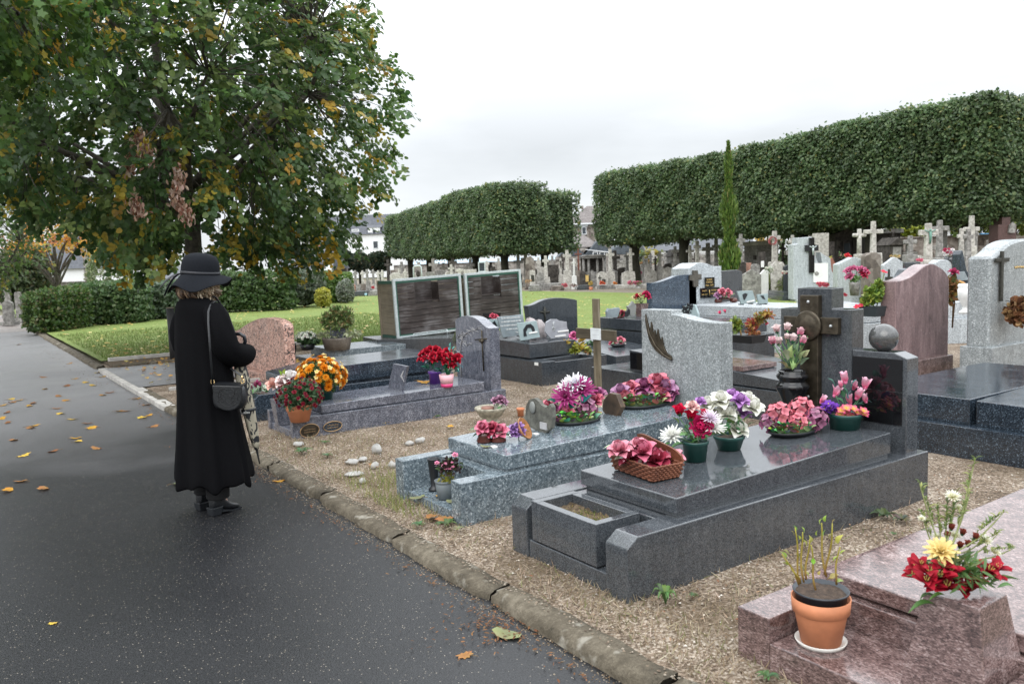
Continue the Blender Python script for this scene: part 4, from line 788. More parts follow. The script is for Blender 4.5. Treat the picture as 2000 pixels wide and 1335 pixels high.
class Item:
    """an object standing at photo pixel (px,py) on height z: its parts are placed by pixels near its own depth"""
    def __init__(s, name, label, cat, px, py, z, group=None, rotz=0., p=None):
        s.p = V3(G(px, py, z)) if p is None else Vector(p); s.t = thing(name, label, cat, s.p, rotz, group); s.D = float(s.p.x*_fw[0]+s.p.y*_fw[1]); s.k = s.D/FPX; s.fo = None
    def at(s, px, py, dd=0.): return V3(PD(px, py, s.D+dd))
    def bloom(s, me, px, py, rpx, dd=0., d=None, name=None, spin=None):
        q = s.at(px, py, dd)-s.p; d = Vector(d) if d is not None else Vector((q.x, q.y, max(.05, q.z)+.12)).normalized()+Vector((-_fw[0]*.5, -_fw[1]*.5, .25))
        rpx *= 1.34; o = inst(me, name or me.name, s.t, q-d.normalized()*rpx*s.k*.35, d.to_track_quat('Z', 'Y').to_euler(), rpx*s.k); o.rotation_mode = 'XYZ'
        o.rotation_euler = (d.to_track_quat('Z', 'Y').to_matrix() @ Matrix.Rotation(rng.uniform(0, 6), 3, 'Z')).to_euler(); return o
    def leaves(s, pts, c, kind='oval', mat=None, Lpx=20, root=None, name='leaves', var=.3, mb=None, fin=True, dd=.03):
        """pts: list of (px,py[,Lpx]); each leaf points outward from the root pixel"""
        mb = mb or MB(); r_ = s.at(*(root or (pts[0][0], pts[0][1]+20)))
        for q in pts:
            b = s.at(q[0], q[1], rng.uniform(-dd, dd)); L = (q[2] if len(q) > 2 else Lpx)*s.k; d = (b-r_)+Vector((rng.uniform(-.3, .3)*L, rng.uniform(-.3, .3)*L, rng.uniform(0, .4)*L)); d = d if d.length > 1e-4 else Vector((0, 0, 1))
            add_leaf(mb, b-s.p-d.normalized()*L*.5, d, L, [x*rng.uniform(1-var, 1+var) for x in c], kind, rng.uniform(-.5, .5))
        return mb.build(name, mat or M_fol, s.t, local=True) if fin else mb
    def stems(s, pairs, c, rpx=1., mat=None, name='stems'):
        mb = MB()
        for a, b in pairs:
            p0, p1 = s.at(*a)-s.p, s.at(*b)-s.p; mb.tube([p0, (p0+p1)/2+Vector((rng.uniform(-1, 1), rng.uniform(-1, 1), 0))*s.k*3, p1], rpx*s.k, 5, c=c)
        return mb.build(name, mat or M_fol, s.t, local=True)
    def lathe(s, prof, mat, name='pot', n=28, sx=1., sy=1., unit_px=True, parent=None, wob=None, at=(0, 0, 0)):
        f = s.k if unit_px else 1.; mb = MB(); mb.lathe([(r_*f, z*f) for r_, z in prof], n, at, sx, sy, wob=wob); return mb.build(name, mat, parent or s.t, local=True)
    def soil(s, rpx, zpx, mat=None):
        mb = MB(); n = 18; mb.add([(0, 0, zpx*s.k)]+[(rpx*s.k*cos(2*pi*i/n), rpx*s.k*sin(2*pi*i/n), zpx*s.k+rng.uniform(-.003, .003)) for i in range(n)], [(0, 1+i, 1+(i+1) % n) for i in range(n)], True); return mb.build('soil', mat or M_soilp, s.t, local=True)
    def dome(s, me, cx, cy, rx, ry, n, rpx, name, dd=1., low=-.25, smax=None):
        """n blooms spread over a dome seen at (cx,cy) with pixel radii"""
        R_, Rz = rx*s.k, ry*s.k; c = s.at(cx, cy)-s.p; k_ = 0
        for i in range(n):
            z = 1-(i+.5)/n*(1-low); ph = i*2.39996+rng.uniform(-.25, .25); q = math.sqrt(max(0, 1-z*z)); nv = Vector((q*cos(ph), q*sin(ph), z))
            f = rng.uniform(.86, 1.06); pos = c+Vector((nv.x*R_*f, nv.y*R_*f*dd, nv.z*Rz*f)); m_ = rng.choice(me) if isinstance(me, list) else me
            o = inst(m_, name, s.t, pos, ((nv+Vector((0, 0, .25))).to_track_quat('Z', 'Y').to_matrix() @ Matrix.Rotation(rng.uniform(0, 6), 3, 'Z')).to_euler(), rpx*s.k*rng.uniform(.8, 1.15))
    def bush(s, cx, cy, rx, ry, n, pal, Lpx, mat=None, name='foliage', shape='leaf', low=-.8, wd=.6, inner=.5):
        R_, Rz = rx*s.k, ry*s.k; c = s.at(cx, cy)-s.p; nv = randu(n*2); nv = nv[nv[:, 2] > low][:n]; n = len(nv); f = nrs.uniform(inner, 1, (n, 1)); C_ = np.array(c)+nv*f*np.array([R_, R_, Rz])
        U = unit(nv+nrs.normal(size=(n, 3))*.6); W = unit(np.cross(U, randu(n))); L = nrs.uniform(.7, 1.2, n)*Lpx*s.k
        return cards(name, C_, U, W, L, L*wd, palette(n, pal, .3), mat or M_fol, shape, parent=s.t)
TERRA = plain('terracotta', (.5, .19, .09), .7, var=.12, vs=14, bmp=.1); DGREEN = plain('dark green plastic', (.008, .05, .042), .35); BLK = plain('black plastic', (.012, .014, .017), .4); GLB = plain('glossy black', (.007, .007, .008), .07)
def potprof(rt, rb, h, rim=4., lip=1.5): return [(rb*.0, 0), (rb, 0), (rt-lip-.5, h-rim-1), (rt-.3, h-rim), (rt, h-rim*.5), (rt, h), (rt-lip, h), (rt-lip-1, h-rim), (rb*.8, h*.45), (0, h*.45)]
P_WHITE, P_PINK, P_ROSE, P_RED, P_PURP, P_MAG = (.82, .82, .76), (.75, .3, .38), (.6, .12, .2), (.4, .01, .025), (.34, .14, .42), (.45, .04, .2)

# ---- on the dark front tomb
I = Item('flower_basket', 'wicker basket with open lid holding ceramic pink roses, on the dark front tomb', 'basket', 1262, 922, .43, rotz=-.1)
wick = wood('brown wicker', (.03, .01, .005), (.12, .035, .015), (.24, .085, .04), (30, 30, 90), .9)
mb = MB(); hx, hy, hz = .105, .2, .088
for k in range(7):
    z = .006+k*.0125; f = .9+.1*k/6; pts = []
    for (a, b) in [((-1, -1), (1, -1)), ((1, -1), (1, 1)), ((1, 1), (-1, 1)), ((-1, 1), (-1, -1))]:
        for i in range(14):
            t = i/14; w_ = .006*(1 if (i+k) % 2 else -1); x, y = a[0]+(b[0]-a[0])*t, a[1]+(b[1]-a[1])*t; nx_, ny_ = (0, a[1]) if a[1] == b[1] else (a[0], 0); pts.append((x*hx*f+nx_*w_, y*hy*f+ny_*w_, z))
    mb.tube(pts+[pts[0]], .0075, 5)
mb.box(-hx*.88, hx*.88, -hy*.9, hy*.9, .004, .05); mb.build('basket_body', wick, I.t, local=True)
mb = MB(); nY = 14; L0 = [(hx*.98, -hy+2*hy*i/nY, hz) for i in range(nY+1)]; L1 = [(hx*.98-.015, (-hy+2*hy*i/nY)*.98, hz+.055+.055*i/nY-.02*(abs(i/nY*2-1))**6) for i in range(nY+1)]
th = .012; vs = L0+L1+[(x+th, y, z) for x, y, z in L0]+[(x+th, y, z) for x, y, z in L1]; m_ = nY+1
mb.add(vs, [(i, i+1, m_+i+1, m_+i) for i in range(nY)]+[(2*m_+i+1, 2*m_+i, 3*m_+i, 3*m_+i+1) for i in range(nY)]+[(m_+i, m_+i+1, 3*m_+i+1, 3*m_+i) for i in range(nY)]+[(0, m_, 3*m_, 2*m_), (nY, 2*m_+nY, 3*m_+nY, m_+nY)]); mb.build('basket_lid', wick, I.t, local=True)
rp = flower('rose', (.4, .03, .07), (.6, .17, .26), mat=M_cer); rd = flower('rose', (.22, .01, .02), (.36, .05, .09), mat=M_cer); pk = flower('rose', (.45, .07, .12), (.66, .26, .33), mat=M_cer)
for m_, x, y, r_ in [(pk, 1211, 876, 20), (rd, 1232, 890, 21), (rp, 1257, 877, 23), (rd, 1283, 893, 23), (pk, 1311, 890, 20), (pk, 1245, 865, 14)]: I.bloom(m_, x, y, r_, rng.uniform(-.03, .02), name='rose', d=(-.35, -.2, .9))
I.leaves([(1192, 876, 26), (1197, 888, 24), (1225, 904, 26), (1243, 912, 26), (1264, 906, 24), (1296, 906, 26), (1320, 906, 26), (1330, 898, 20), (1210, 895, 20), (1280, 910, 22), (1305, 912, 22)], (.28, .33, .2), 'oval', M_cleaf, root=(1260, 880), dd=.02)
I = Item('flower_pot', 'dark green pot of artificial flowers with a magenta ranunculus, red buds and white mums', 'flower pot', 1358, 898, .438, 'flower pots on the dark front tomb')
I.lathe(potprof(27, 21, 40, 6), DGREEN); I.soil(22, 32)
for m_, x, y, r_, d in [(flower('ball', (.5, .01, .12), (.75, .04, .2), mat=M_silk), 1370, 832, 20, (-.7, -.5, .35)), (flower('bud', (.45, .0, .03), (.6, .01, .06), mat=M_silk), 1327, 803, 13, None), (flower('bud', (.45, .0, .03), (.6, .01, .06), mat=M_silk), 1350, 812, 13, None), (flower('rose', (.7, .3, .35), (.8, .55, .5), mat=M_silk), 1352, 792, 12, None), (flower('bud', (.55, .02, .1), (.65, .05, .12), mat=M_silk), 1374, 808, 9, None), (flower('mum', (.7, .7, .68), P_WHITE, mat=M_silk), 1311, 846, 20, None), (flower('mum', (.7, .7, .68), P_WHITE, mat=M_silk), 1395, 828, 20, None), (flower('mum', (.6, .5, .6), (.75, .66, .75), mat=M_silk), 1388, 812, 15, None)]: I.bloom(m_, x, y, r_, rng.uniform(-.05, .05), d)
I.leaves([(1340, 852, 44), (1325, 872, 40), (1402, 850, 40), (1318, 820, 22), (1355, 838, 26), (1385, 850, 26), (1345, 822, 20), (1305, 868, 18), (1360, 860, 22)], (.2, .32, .13), 'oval', M_silk, root=(1358, 858)); I.stems([((1358, 866), (1327, 815)), ((1358, 866), (1350, 820)), ((1358, 866), (1311, 850)), ((1358, 866), (1395, 835)), ((1358, 866), (1370, 838))], (.1, .22, .08))
I.bush(1358, 842, 32, 18, 70, [(3, (.06, .16, .06)), (1, (.5, .52, .48))], 10, M_silk)
I = Item('flower_pot', 'dark green pot of white and purple artificial roses', 'flower pot', 1424, 876, .447, 'flower pots on the dark front tomb')
I.lathe(potprof(31, 22, 28, 6), DGREEN); I.soil(26, 23); wr = flower('rose', (.75, .75, .6), P_WHITE, mat=M_silk); pr = flower('rose', (.3, .1, .36), (.5, .26, .58), mat=M_silk)
for m_, x, y, r_ in [(wr, 1383, 787, 17), (wr, 1408, 778, 19), (wr, 1420, 805, 19), (wr, 1460, 778, 17), (wr, 1472, 792, 19), (wr, 1442, 835, 19), (pr, 1430, 770, 14), (pr, 1446, 779, 15), (pr, 1452, 803, 14), (pr, 1367, 783, 10)]: I.bloom(m_, x, y, r_, rng.uniform(-.04, .04))
I.leaves([(1432, 815, 42), (1402, 822, 24), (1462, 815, 24), (1415, 835, 26), (1395, 805, 24), (1440, 795, 20), (1425, 842, 20), (1468, 828, 20)], (.22, .34, .14), 'oval', M_silk, root=(1424, 848)); I.bush(1424, 822, 38, 24, 80, [(1, (.05, .15, .06))], 12, M_silk)
def dish(label, px, py, z, rx, h, blooms, rim=(.27, .37, .17), asp=.72, sub=None, rot=0., nl=34):
    I = Item('ceramic_flower_dish', label, 'flower dish', px, py, z, 'glazed ceramic flower dishes', rotz=rot)
    I.lathe([(0, 0), (rx*.82, 0), (rx*.98, h*.7), (rx, h), (rx*.93, h), (0, h*.8)], BLK, 'dish', sy=asp); 
    mb = MB(); mb.lathe([(rx*.94*I.k, h*.8*I.k), (rx*.9*I.k, h*1.1*I.k), (rx*.7*I.k, h*1.9*I.k), (rx*.3*I.k, h*2.5*I.k), (0, h*2.6*I.k)], 24, sy=asp, c=(.02, .04, .012))
    for k in range(nl*3):
        a = 2*pi*k/nl+rng.uniform(-.1, .1); f = (.98, .82, .66)[k//nl]; b = Vector((cos(a)*rx*f*I.k, sin(a)*rx*f*asp*I.k, h*(1.1, 1.7, 2.2)[k//nl]*I.k)); L = rx*.25*I.k
        add_leaf(mb, b-Vector((cos(a), sin(a), 0))*L*.5, (cos(a), sin(a)*asp, .75), L*rng.uniform(.8, 1.2), [q*rng.choice([.35, .6, 1, 1.2, 1.45]) for q in rim], 'heart', rng.uniform(-.9, .9))
    mb.build('leaf_border', leafmat('matte leaf', .5, 0., .3), I.t, local=True)
    for b in blooms: I.bloom(b[0], b[1], b[2], b[3], b[4] if len(b) > 4 else 0., (b[5] if len(b) > 5 else (-.4, -.3, .8)))
    return I
hy_p = flower('floret', (.5, .1, .14), (.58, .15, .19), mat=M_cer); hy_v = flower('floret', (.2, .05, .12), (.32, .11, .2), mat=M_cer); ro_v = flower('rose', (.18, .04, .11), (.34, .1, .22), mat=M_cer); ro_p = flower('rose', (.42, .04, .09), (.6, .17, .23), mat=M_cer); ro_l = flower('rose', (.24, .09, .2), (.4, .2, .34), mat=M_cer)
dish('oval black dish of ceramic pink and purple hydrangea heads on the dark front tomb', 1547, 846, .463, 58, 9, [(hy_p, 1521, 803, 21), (hy_v, 1508, 820, 20), (hy_v, 1530, 828, 15, -.03), (hy_p, 1566, 793, 21, .05), (hy_p, 1557, 822, 19, -.04), (hy_v, 1592, 812, 21)], asp=.7)
I = Item('flower_pot', 'green bowl of artificial cyclamen, violets and pink primroses by the black panel', 'flower pot', 1650, 836, .47, 'flower pots on the dark front tomb')
I.lathe(potprof(33, 27, 31, 7), DGREEN); I.soil(28, 26); cy = flower('cyc', (.7, .2, .35), (.78, .52, .62), mat=M_silk); vi = flower('single', (.12, .03, .3), (.17, .05, .38), mat=M_silk); pm = flower('single', (.7, .45, .1), (.66, .06, .25), mat=M_silk)
for x, y, r_ in [(1650, 740, 14), (1690, 752, 14), (1633, 767, 14), (1668, 755, 12), (1676, 772, 14), (1606, 782, 11), (1660, 782, 12), (1690, 780, 11), (1642, 752, 9)]: I.bloom(cy, x, y, r_, rng.uniform(-.04, .04), d=(rng.uniform(-.5, .2), rng.uniform(-.5, .2), .8), name='cyclamen')
for k in range(16): I.bloom(vi, 1620+rng.uniform(-15, 15), 795+rng.uniform(-14, 12), 7, rng.uniform(-.06, -.02), name='violet')
for k in range(16): I.bloom(pm, 1662+rng.uniform(-24, 28), 803+rng.uniform(-9, 10), 8, rng.uniform(-.08, -.02), name='primrose')
I.leaves([(1624, 746, 22), (1668, 749, 22), (1650, 765, 24), (1692, 785, 22), (1660, 770, 20), (1640, 782, 20), (1645, 768, 18), (1678, 790, 18)], (.1, .27, .22), 'oval', M_silk, root=(1655, 790)); I.leaves([(1625, 808, 24), (1690, 806, 26), (1655, 814, 22), (1675, 815, 22), (1612, 806, 18)], (.14, .25, .05), 'oval', M_silk, root=(1652, 806), name='leaf'); I.stems([((1652, 808), (1650, 750)), ((1656, 808), (1690, 760)), ((1648, 808), (1633, 772)), ((1656, 808), (1676, 778))], (.08, .2, .1))
I = Item('vase', 'glossy black urn vase of pale pink artificial roses by the bronze cross', 'vase', 1548, 818, .465)
I.lathe([(0, 0), (14, 0), (15, 4), (11, 9), (13, 20), (25, 48), (32, 62), (33, 67), (30, 72), (26, 75), (25.5, 78), (29, 82), (31, 86), (29, 90), (25.5, 92), (27, 96), (24, 98), (20, 96), (18, 86), (0, 86)], GLB, 'urn', 32)
bd = flower('bud', (.74, .5, .52), (.84, .72, .71), mat=M_silk); bd2 = flower('bud', (.66, .16, .3), (.8, .56, .6), mat=M_silk); sg = [(1517, 640), (1538, 637), (1563, 646), (1578, 648), (1568, 662), (1509, 663), (1521, 664), (1549, 658), (1537, 655), (1581, 676)]
for i, (x, y) in enumerate(sg): I.bloom(bd2 if i in (2, 4, 5) else bd, x, y+4, 9.5 if i < 8 else 7, rng.uniform(-.04, .05), name='rose', d=((x-1548)*.012, -.15, 1))
I.stems([((1548, 722), (x, y+8)) for x, y in sg], (.12, .25, .1), 1.1); I.leaves([(1525, 690, 22), (1540, 674, 24), (1556, 672, 22), (1570, 676, 24), (1525, 703, 20), (1545, 710, 24), (1538, 720, 20), (1572, 705, 22), (1563, 690, 20), (1552, 690, 20), (1575, 690, 20), (1530, 680, 20), (1560, 712, 18), (1532, 664, 18), (1548, 700, 18), (1558, 682, 28), (1536, 692, 28), (1568, 694, 26), (1528, 712, 26), (1546, 686, 26)], (.34, .44, .23), 'oval', M_silk, root=(1548, 722))
# ---- on and in the speckled tomb
I = Item('ceramic_flower_pots', 'two brown glazed pots of pink ceramic roses at the front of the speckled slab', 'flower pot', 962, 862, .388)
for dx, dy in ((-16, 0), (12, 8)):
    a = I.at(962+dx, 864+dy)-I.p; a.z = 0; I.lathe([(0, 0), (15, 0), (16, 3), (12, 12), (15, 22), (10, 20), (0, 20)], plain('brown glaze', (.07, .018, .012), .12, var=.3), 'pot', 8, at=a)
for m_, x, y, r_ in [(rp, 942, 833, 13), (rd, 960, 834, 12), (rp, 976, 840, 14), (rd, 955, 843, 9)]: I.bloom(m_, x, y, r_, -.02, name='rose', d=(-.5, -.4, .7))
I.leaves([(925, 840, 20), (932, 850, 22), (950, 853, 22), (970, 857, 22), (988, 850, 20), (962, 848, 18), (940, 848, 16)], (.07, .16, .07), 'oval', M_cleaf, root=(958, 842), dd=.02)
I = Item('tipped_basket', 'small tan ceramic basket tipped on its side with purple roses', 'basket', 1012, 856, .39)
mb = MB(); mb.lathe([(0, 0), (.03, 0), (.075, .05), (.085, .065), (.078, .066), (.03, .02), (0, .02)], 20); mb.xf(Matrix.Translation((0, 0, .05)) @ Matrix.Rotation(rad(62), 4, Vector((.75, .5, 0)))); mb.build('basket_body', plain('tan glaze', (.34, .15, .06), .25, var=.3, vs=30), I.t, local=True)
for x, y, r_ in [(1003, 836, 9), (1012, 832, 9), (1005, 845, 8), (1018, 842, 8)]: I.bloom(flower('rose', (.16, .06, .22), (.32, .18, .42), mat=M_cer), x, y, r_, -.06, name='rose', d=(-.5, -.3, .6))
I.leaves([(994, 838, 18), (998, 848, 18), (1010, 850, 18), (1022, 832, 20), (1026, 842, 18), (990, 846, 14)], (.04, .12, .06), 'oval', M_cleaf, root=(1010, 840), dd=.02)
M_slate = plain('mossy slate', (.1, .1, .085), .75, var=.5, vs=18, bmp=.5); M_slate2 = plain('grey slate', (.22, .26, .28), .4, var=.25, vs=9)
def plaque(name, label, pts, X=None, Y=None, th=.025, mat=None, lean=0., cat='plaque', group='memorial plaques', bevel=.003, foot=True):
    """a flat plaque traced on its own plane at its real place and given thickness"""
    pp = poly_xz(pts, X=X, Y=Y); zs_ = min(q[1] for q in pp); t = thing(name, label, cat, ((X, sum(q[0] for q in pp)/len(pp), zs_) if X is not None else (sum(q[0] for q in pp)/len(pp), Y, zs_)), group=group); mb = MB()
    if X is not None: mb.prism(pp, 'x', X, X+th)
    else: mb.prism(pp, 'y', Y, Y+th)
    o = mb.build('plate', mat or M_slate2, t, bevel=bevel)
    if foot:
        c = t.location; a0 = min(q[0] for q in pp)*.75+max(q[0] for q in pp)*.25; a1 = min(q[0] for q in pp)*.25+max(q[0] for q in pp)*.75
        mb = MB()
        for a in (a0, a1): (mb.box(X-.03, X+.07, a-.008, a+.008, zs_-.012, zs_+.004) if X is not None else mb.box(a-.008, a+.008, Y-.03, Y+.07, zs_-.012, zs_+.004))
        mb.build('stand', BLK, t)
    return t, o
t, o = plaque('stone_plaque', 'mossy dark stone plaque with a small bird shape on top, on the speckled slab', [(1021, 826), (1026, 808), (1027, 792), (1033, 780), (1043, 777), (1052, 783), (1056, 790), (1066, 795), (1074, 788), (1078, 795), (1079, 815), (1076, 836), (1065, 846), (1050, 842), (1035, 834)], X=3.53, th=.035, mat=M_slate, foot=False)
MB().ball((3.52, PX(1040, 795, 3.52)[1], PX(1040, 795, 3.52)[2]), .035, 10, 7, (.4, 1, 1.3)).build('bird', plain('grey relief', (.2, .21, .2), .6), t)
MB().box(3.522, 3.53, PX(1060, 830, 3.52)[1]-.04, PX(1060, 830, 3.52)[1]+.04, PX(1060, 838, 3.52)[2], PX(1060, 825, 3.52)[2]).build('nameplate', M_etch, t)
mg = flower('mum', (.25, .015, .1), (.4, .06, .22), mat=M_silk); mw = flower('mum', (.65, .6, .62), (.8, .75, .78), mat=M_silk); mwb = flower('mum', (.6, .6, .7), (.82, .82, .84), mat=M_silk)
I = dish('oval black dish of ceramic roses topped with purple and white cloth mums', 1127, 826, .392, 53, 9, [(ro_p, 1105, 806, 17), (hy_v, 1146, 790, 17), (ro_v, 1080, 800, 14, .04), (ro_p, 1162, 778, 14, .05), (hy_p, 1137, 812, 10), (ro_p, 1070, 790, 12, .05), (ro_v, 1168, 768, 14, .1), (mg, 1103, 772, 22, .0, (-.6, -.5, .5)), (mg, 1136, 758, 22, .02, (-.6, -.5, .5)), (mw, 1110, 752, 20, .06), (mwb, 1122, 745, 20, .06), (mwb, 1138, 748, 14, .1)])
I.leaves([(1080, 785, 26), (1145, 778, 26), (1120, 790, 20)], (.02, .14, .13), 'heart', M_silk, root=(1115, 800))
t, o = plaque('wooden_plaque', 'brown hexagonal varnished plaque between two ceramic dishes', [(1176, 800), (1178, 782), (1190, 767), (1203, 770), (1213, 795), (1203, 815), (1188, 818)], X=4.28, th=.05, mat=wood('varnished wood', (.02, .014, .01), (.07, .045, .028), (.13, .08, .045), (20, 5, 5)))
dish('oval black dish of big ceramic roses right of the hexagonal plaque', 1258, 795, .405, 58, 10, [(ro_p, 1222, 778, 20, -.03), (ro_l, 1212, 762, 16, .03), (ro_p, 1231, 756, 16, .08), (ro_v, 1262, 782, 21, -.05), (ro_v, 1258, 752, 18, .08), (ro_p, 1285, 745, 21, .08), (ro_p, 1287, 770, 19), (ro_l, 1300, 755, 19, .05), (ro_v, 1306, 765, 15, .03), (hy_v, 1242, 788, 9, -.06), (ro_p, 1207, 776, 12)])
I = Item('potted_plant', 'grey ribbed pot with pink buds and dark leaves in the speckled tomb step', 'potted plant', 869, 972, .058)
I.lathe([(0, 0), (14, 0), (18, 30), (17, 31), (19, 33), (20, 37), (18, 37), (15, 30), (0, 30)], plain('grey plastic', (.13, .15, .16), .5), wob=lambda a, j: 0); I.bush(878, 910, 27, 20, 520, [(4, (.035, .018, .018)), (1, (.06, .1, .03))], 8, low=-.7, inner=.2); I.bush(874, 934, 22, 12, 26, [(2, (.3, .28, .04)), (1, (.18, .2, .05))], 17, name='yellow_leaves', low=-1)
pb = flower('pompon', (.6, .1, .25), (.78, .3, .45))
for x, y, r_ in [(889, 886, 6), (853, 902, 4.5), (866, 908, 4), (871, 913, 3.5), (878, 913, 3.5), (885, 910, 3), (883, 902, 2.5), (870, 904, 3)]: I.bloom(pb, x, y, r_, -.06)
I = Item('cemetery_vase', 'black plastic spike vase standing against the left granite wall', 'vase', 849, 956, .058); I.lathe([(0, 0), (12, 0), (12, 3), (9, 6), (7, 10), (8, 25), (12, 62), (13, 64), (11, 64), (6, 20), (0, 20)], BLK)
I = Item('glass_jar', 'empty dark jar with a pale rim behind the right granite wall', 'jar', 918, 948, .06); I.lathe([(0, 0), (17, 0), (18, 25), (18.5, 27), (17.5, 27), (16, 3), (0, 3)], plain('smoked glass', (.03, .035, .035), .1)); mb = MB(); mb.tube([(18*I.k*cos(a*pi/12), 18*I.k*sin(a*pi/12), 27*I.k) for a in range(25)], .7*I.k, 5); mb.build('rim', M_silver, I.t, local=True)
for x, y, z in [(995, 852, .388), (1046, 848, .392), (964, 873, .386)]:
    p = G(x, y, z); mb = MB(); mb.prism([(p[0]-.02, p[1]-.03), (p[0]+.02, p[1]-.02), (p[0]+.025, p[1]+.02), (p[0]-.01, p[1]+.03)], 'z', z, z+.008); tag(mb.build('shard', M_white), {995: 'white shard by the tipped basket', 1046: 'white shard in front of the mossy stone plaque', 964: 'small white shard below the brown glazed pots'}[x], 'shard', 'white shards on the speckled slab')
fallen(950, 865, 'green', 'green leaf on the speckled slab by the brown glazed pots', p=G(948, 872, .392), s=.7, group='single leaves'); fallen(820, 975, 'green', 'yellow green leaf hanging over the open step', p=G(815, 972, .04), s=.9, group='single leaves'); fallen(800, 960, 'ochre', 'orange leaf beside the grey ribbed pot', p=G(858, 968, .062), s=.6, group='single leaves'); fallen(880, 978, 'green', 'green leaf by the right wall of the open step', p=G(880, 979, .062), s=.6, group='single leaves')
I = Item('stone_urn', 'mossy shallow stone urn with a purple ceramic flower on the gravel', 'urn', 959, 826, 0); I.lathe([(0, 0), (17, 0), (18, 4), (13, 8), (22, 15), (29, 26), (32, 30), (31, 33), (28, 32), (24, 27), (0, 26)], plain('mossy stone', (.3, .28, .22), .9, var=.45, vs=25, bmp=.5)); mb = MB(); mb.lathe([(.0, 27*I.k), (13*I.k, 27*I.k), (13*I.k, 33*I.k), (0, 33*I.k)], 16, at=(-.02, .02, 0)); mb.build('clay_dish', plain('dull clay', (.25, .13, .1), .8), I.t, local=True)
for x, y in ((968, 781), (978, 777), (984, 783)): I.bloom(flower('rose', (.2, .08, .14), (.4, .2, .3), mat=M_cer), x, y, 8, name='rose')
I.leaves([(966, 795, 16), (976, 798, 16), (970, 788, 14), (982, 793, 14)], (.4, .46, .36), 'oval', M_cleaf, root=(970, 806))
I = Item('clay_pot', 'tiny terracotta pot behind the mossy stone plaque', 'pot', 1017, 812, 0); I.lathe(potprof(8, 6, 16, 4, 1), TERRA)
# ---- on the swirled tomb
I = Item('potted_plant', 'terracotta pot of dark red chrysanthemums at the front of the swirled tomb', 'potted plant', 586, 822, .165); I.lathe(potprof(26, 18, 34, 11), TERRA); I.soil(22, 28)
I.bush(587, 772, 44, 34, 1500, [(3, (.06, .11, .05)), (2, (.1, .17, .08)), (1, (.02, .05, .02))], 9, low=-.95, inner=.3); I.dome([flower('pompon', (.12, .0, .01), (.26, .012, .03)), flower('pompon', (.1, .0, .01), (.2, .01, .025))], 586, 771, 46, 35, 100, 5.2, 'blossom', low=-.55)
I = Item('potted_plant', 'dark green pot of orange and cream chrysanthemums behind the dark red ones', 'potted plant', 632, 779, .285); I.lathe(potprof(24, 18, 34, 5), DGREEN); I.soil(19, 28)
I.bush(625, 738, 46, 36, 900, [(3, (.05, .1, .03)), (1, (.1, .16, .05))], 10, low=-.9, inner=.3); I.dome([flower('dahlia', (.55, .13, .0), (.75, .27, .01)), flower('dahlia', (.6, .16, .0), (.78, .34, .02))], 626, 736, 46, 37, 62, 9, 'orange_blossom', low=-.5); I.dome(flower('single', (.7, .55, .15), (.78, .62, .3)), 626, 734, 50, 40, 48, 5.5, 'cream_blossom', low=-.5)
I = Item('flower_vase', 'tapered swirled granite vase with pink and white cloth flowers beside the terracotta pot', 'vase', 551, 828, .065); mb = MB(); a, b, h = .055, .085, .27
mb.hexa([(-a, -a, 0), (a, -a, 0), (-a, a, 0), (a, a, 0), (-b, -b, h), (b, -b, h), (-b, b, h), (b, b, h)]); mb.build('vase_body', g_swirl, I.t, local=True, bevel=.004)
for c0, c1, x, y, r_ in [((.7, .3, .25), (.8, .5, .42), 533, 748, 13), ((.75, .5, .5), (.82, .7, .68), 553, 742, 15), ((.8, .76, .74), (.85, .82, .8), 566, 735, 15), ((.8, .78, .76), (.85, .83, .82), 575, 738, 13), ((.75, .5, .5), (.82, .66, .64), 545, 750, 12)]: I.bloom(flower('rose', c0, c1, mat=M_silk), x, y, r_, .02, name='rose')
I.leaves([(546, 727, 12), (556, 725, 12), (550, 735, 12), (540, 755, 14)], (.3, .4, .06), 'oval', M_silk, root=(552, 752)); I.stems([((552, 775), (533, 752)), ((552, 775), (553, 746)), ((552, 775), (570, 740))], (.1, .2, .06))
t, o = plaque('marble_plaque', 'dark swirled marble plaque with a pale flower, leaning on the swirled slab', [(757, 760), (768, 710), (795, 715), (784, 764)], X=3.98, th=.03, mat=g_swirl); q = poly_xz([(788, 724), (784, 734), (789, 745)], X=3.975); mb = MB(); mb.tube([(3.975, *q[0]), (3.975, *q[1]), (3.975, *q[2])], [.004, .012, .003], 5); mb.build('pale_flower', M_etch, t)
rr = flower('rose', (.3, .0, .015), (.5, .015, .04), mat=M_silk)
I = Item('flower_pot', 'pink and white banded pot of artificial red roses before the carved headstone', 'flower pot', 873, 755, .3, 'rose pots before the carved headstone'); I.lathe([(0, 0), (11.5, 0), (12.3, 7), (0, 7)], plain('hot pink plastic', (.6, .05, .18), .35), 'pot_base'); I.lathe([(12.3, 7), (15, 25), (13.5, 25), (11, 12), (0, 12)], plain('pale pink plastic', (.75, .42, .46), .35))
for x, y in [(845, 692), (858, 690), (868, 694), (877, 692), (888, 697), (893, 703), (880, 704), (869, 705), (895, 695), (883, 712), (858, 700), (873, 684)]: I.bloom(rr, x, y, 7.5, rng.uniform(-.06, .06), name='rose')
I.leaves([(857+rng.uniform(-8, 42), 712+rng.uniform(-8, 16), 14) for _ in range(26)], (.03, .16, .1), 'oval', M_silk, root=(873, 730)); I.leaves([(880, 672, 9), (886, 680, 9), (901, 716, 10), (878, 680, 8), (893, 720, 9)], (.2, .5, .5), 'oval', M_silk, root=(876, 700), name='teal_leaves'); I.stems([((873, 732), (x, y)) for x, y in [(858, 695), (870, 690), (888, 700), (880, 676)]], (.05, .2, .1))
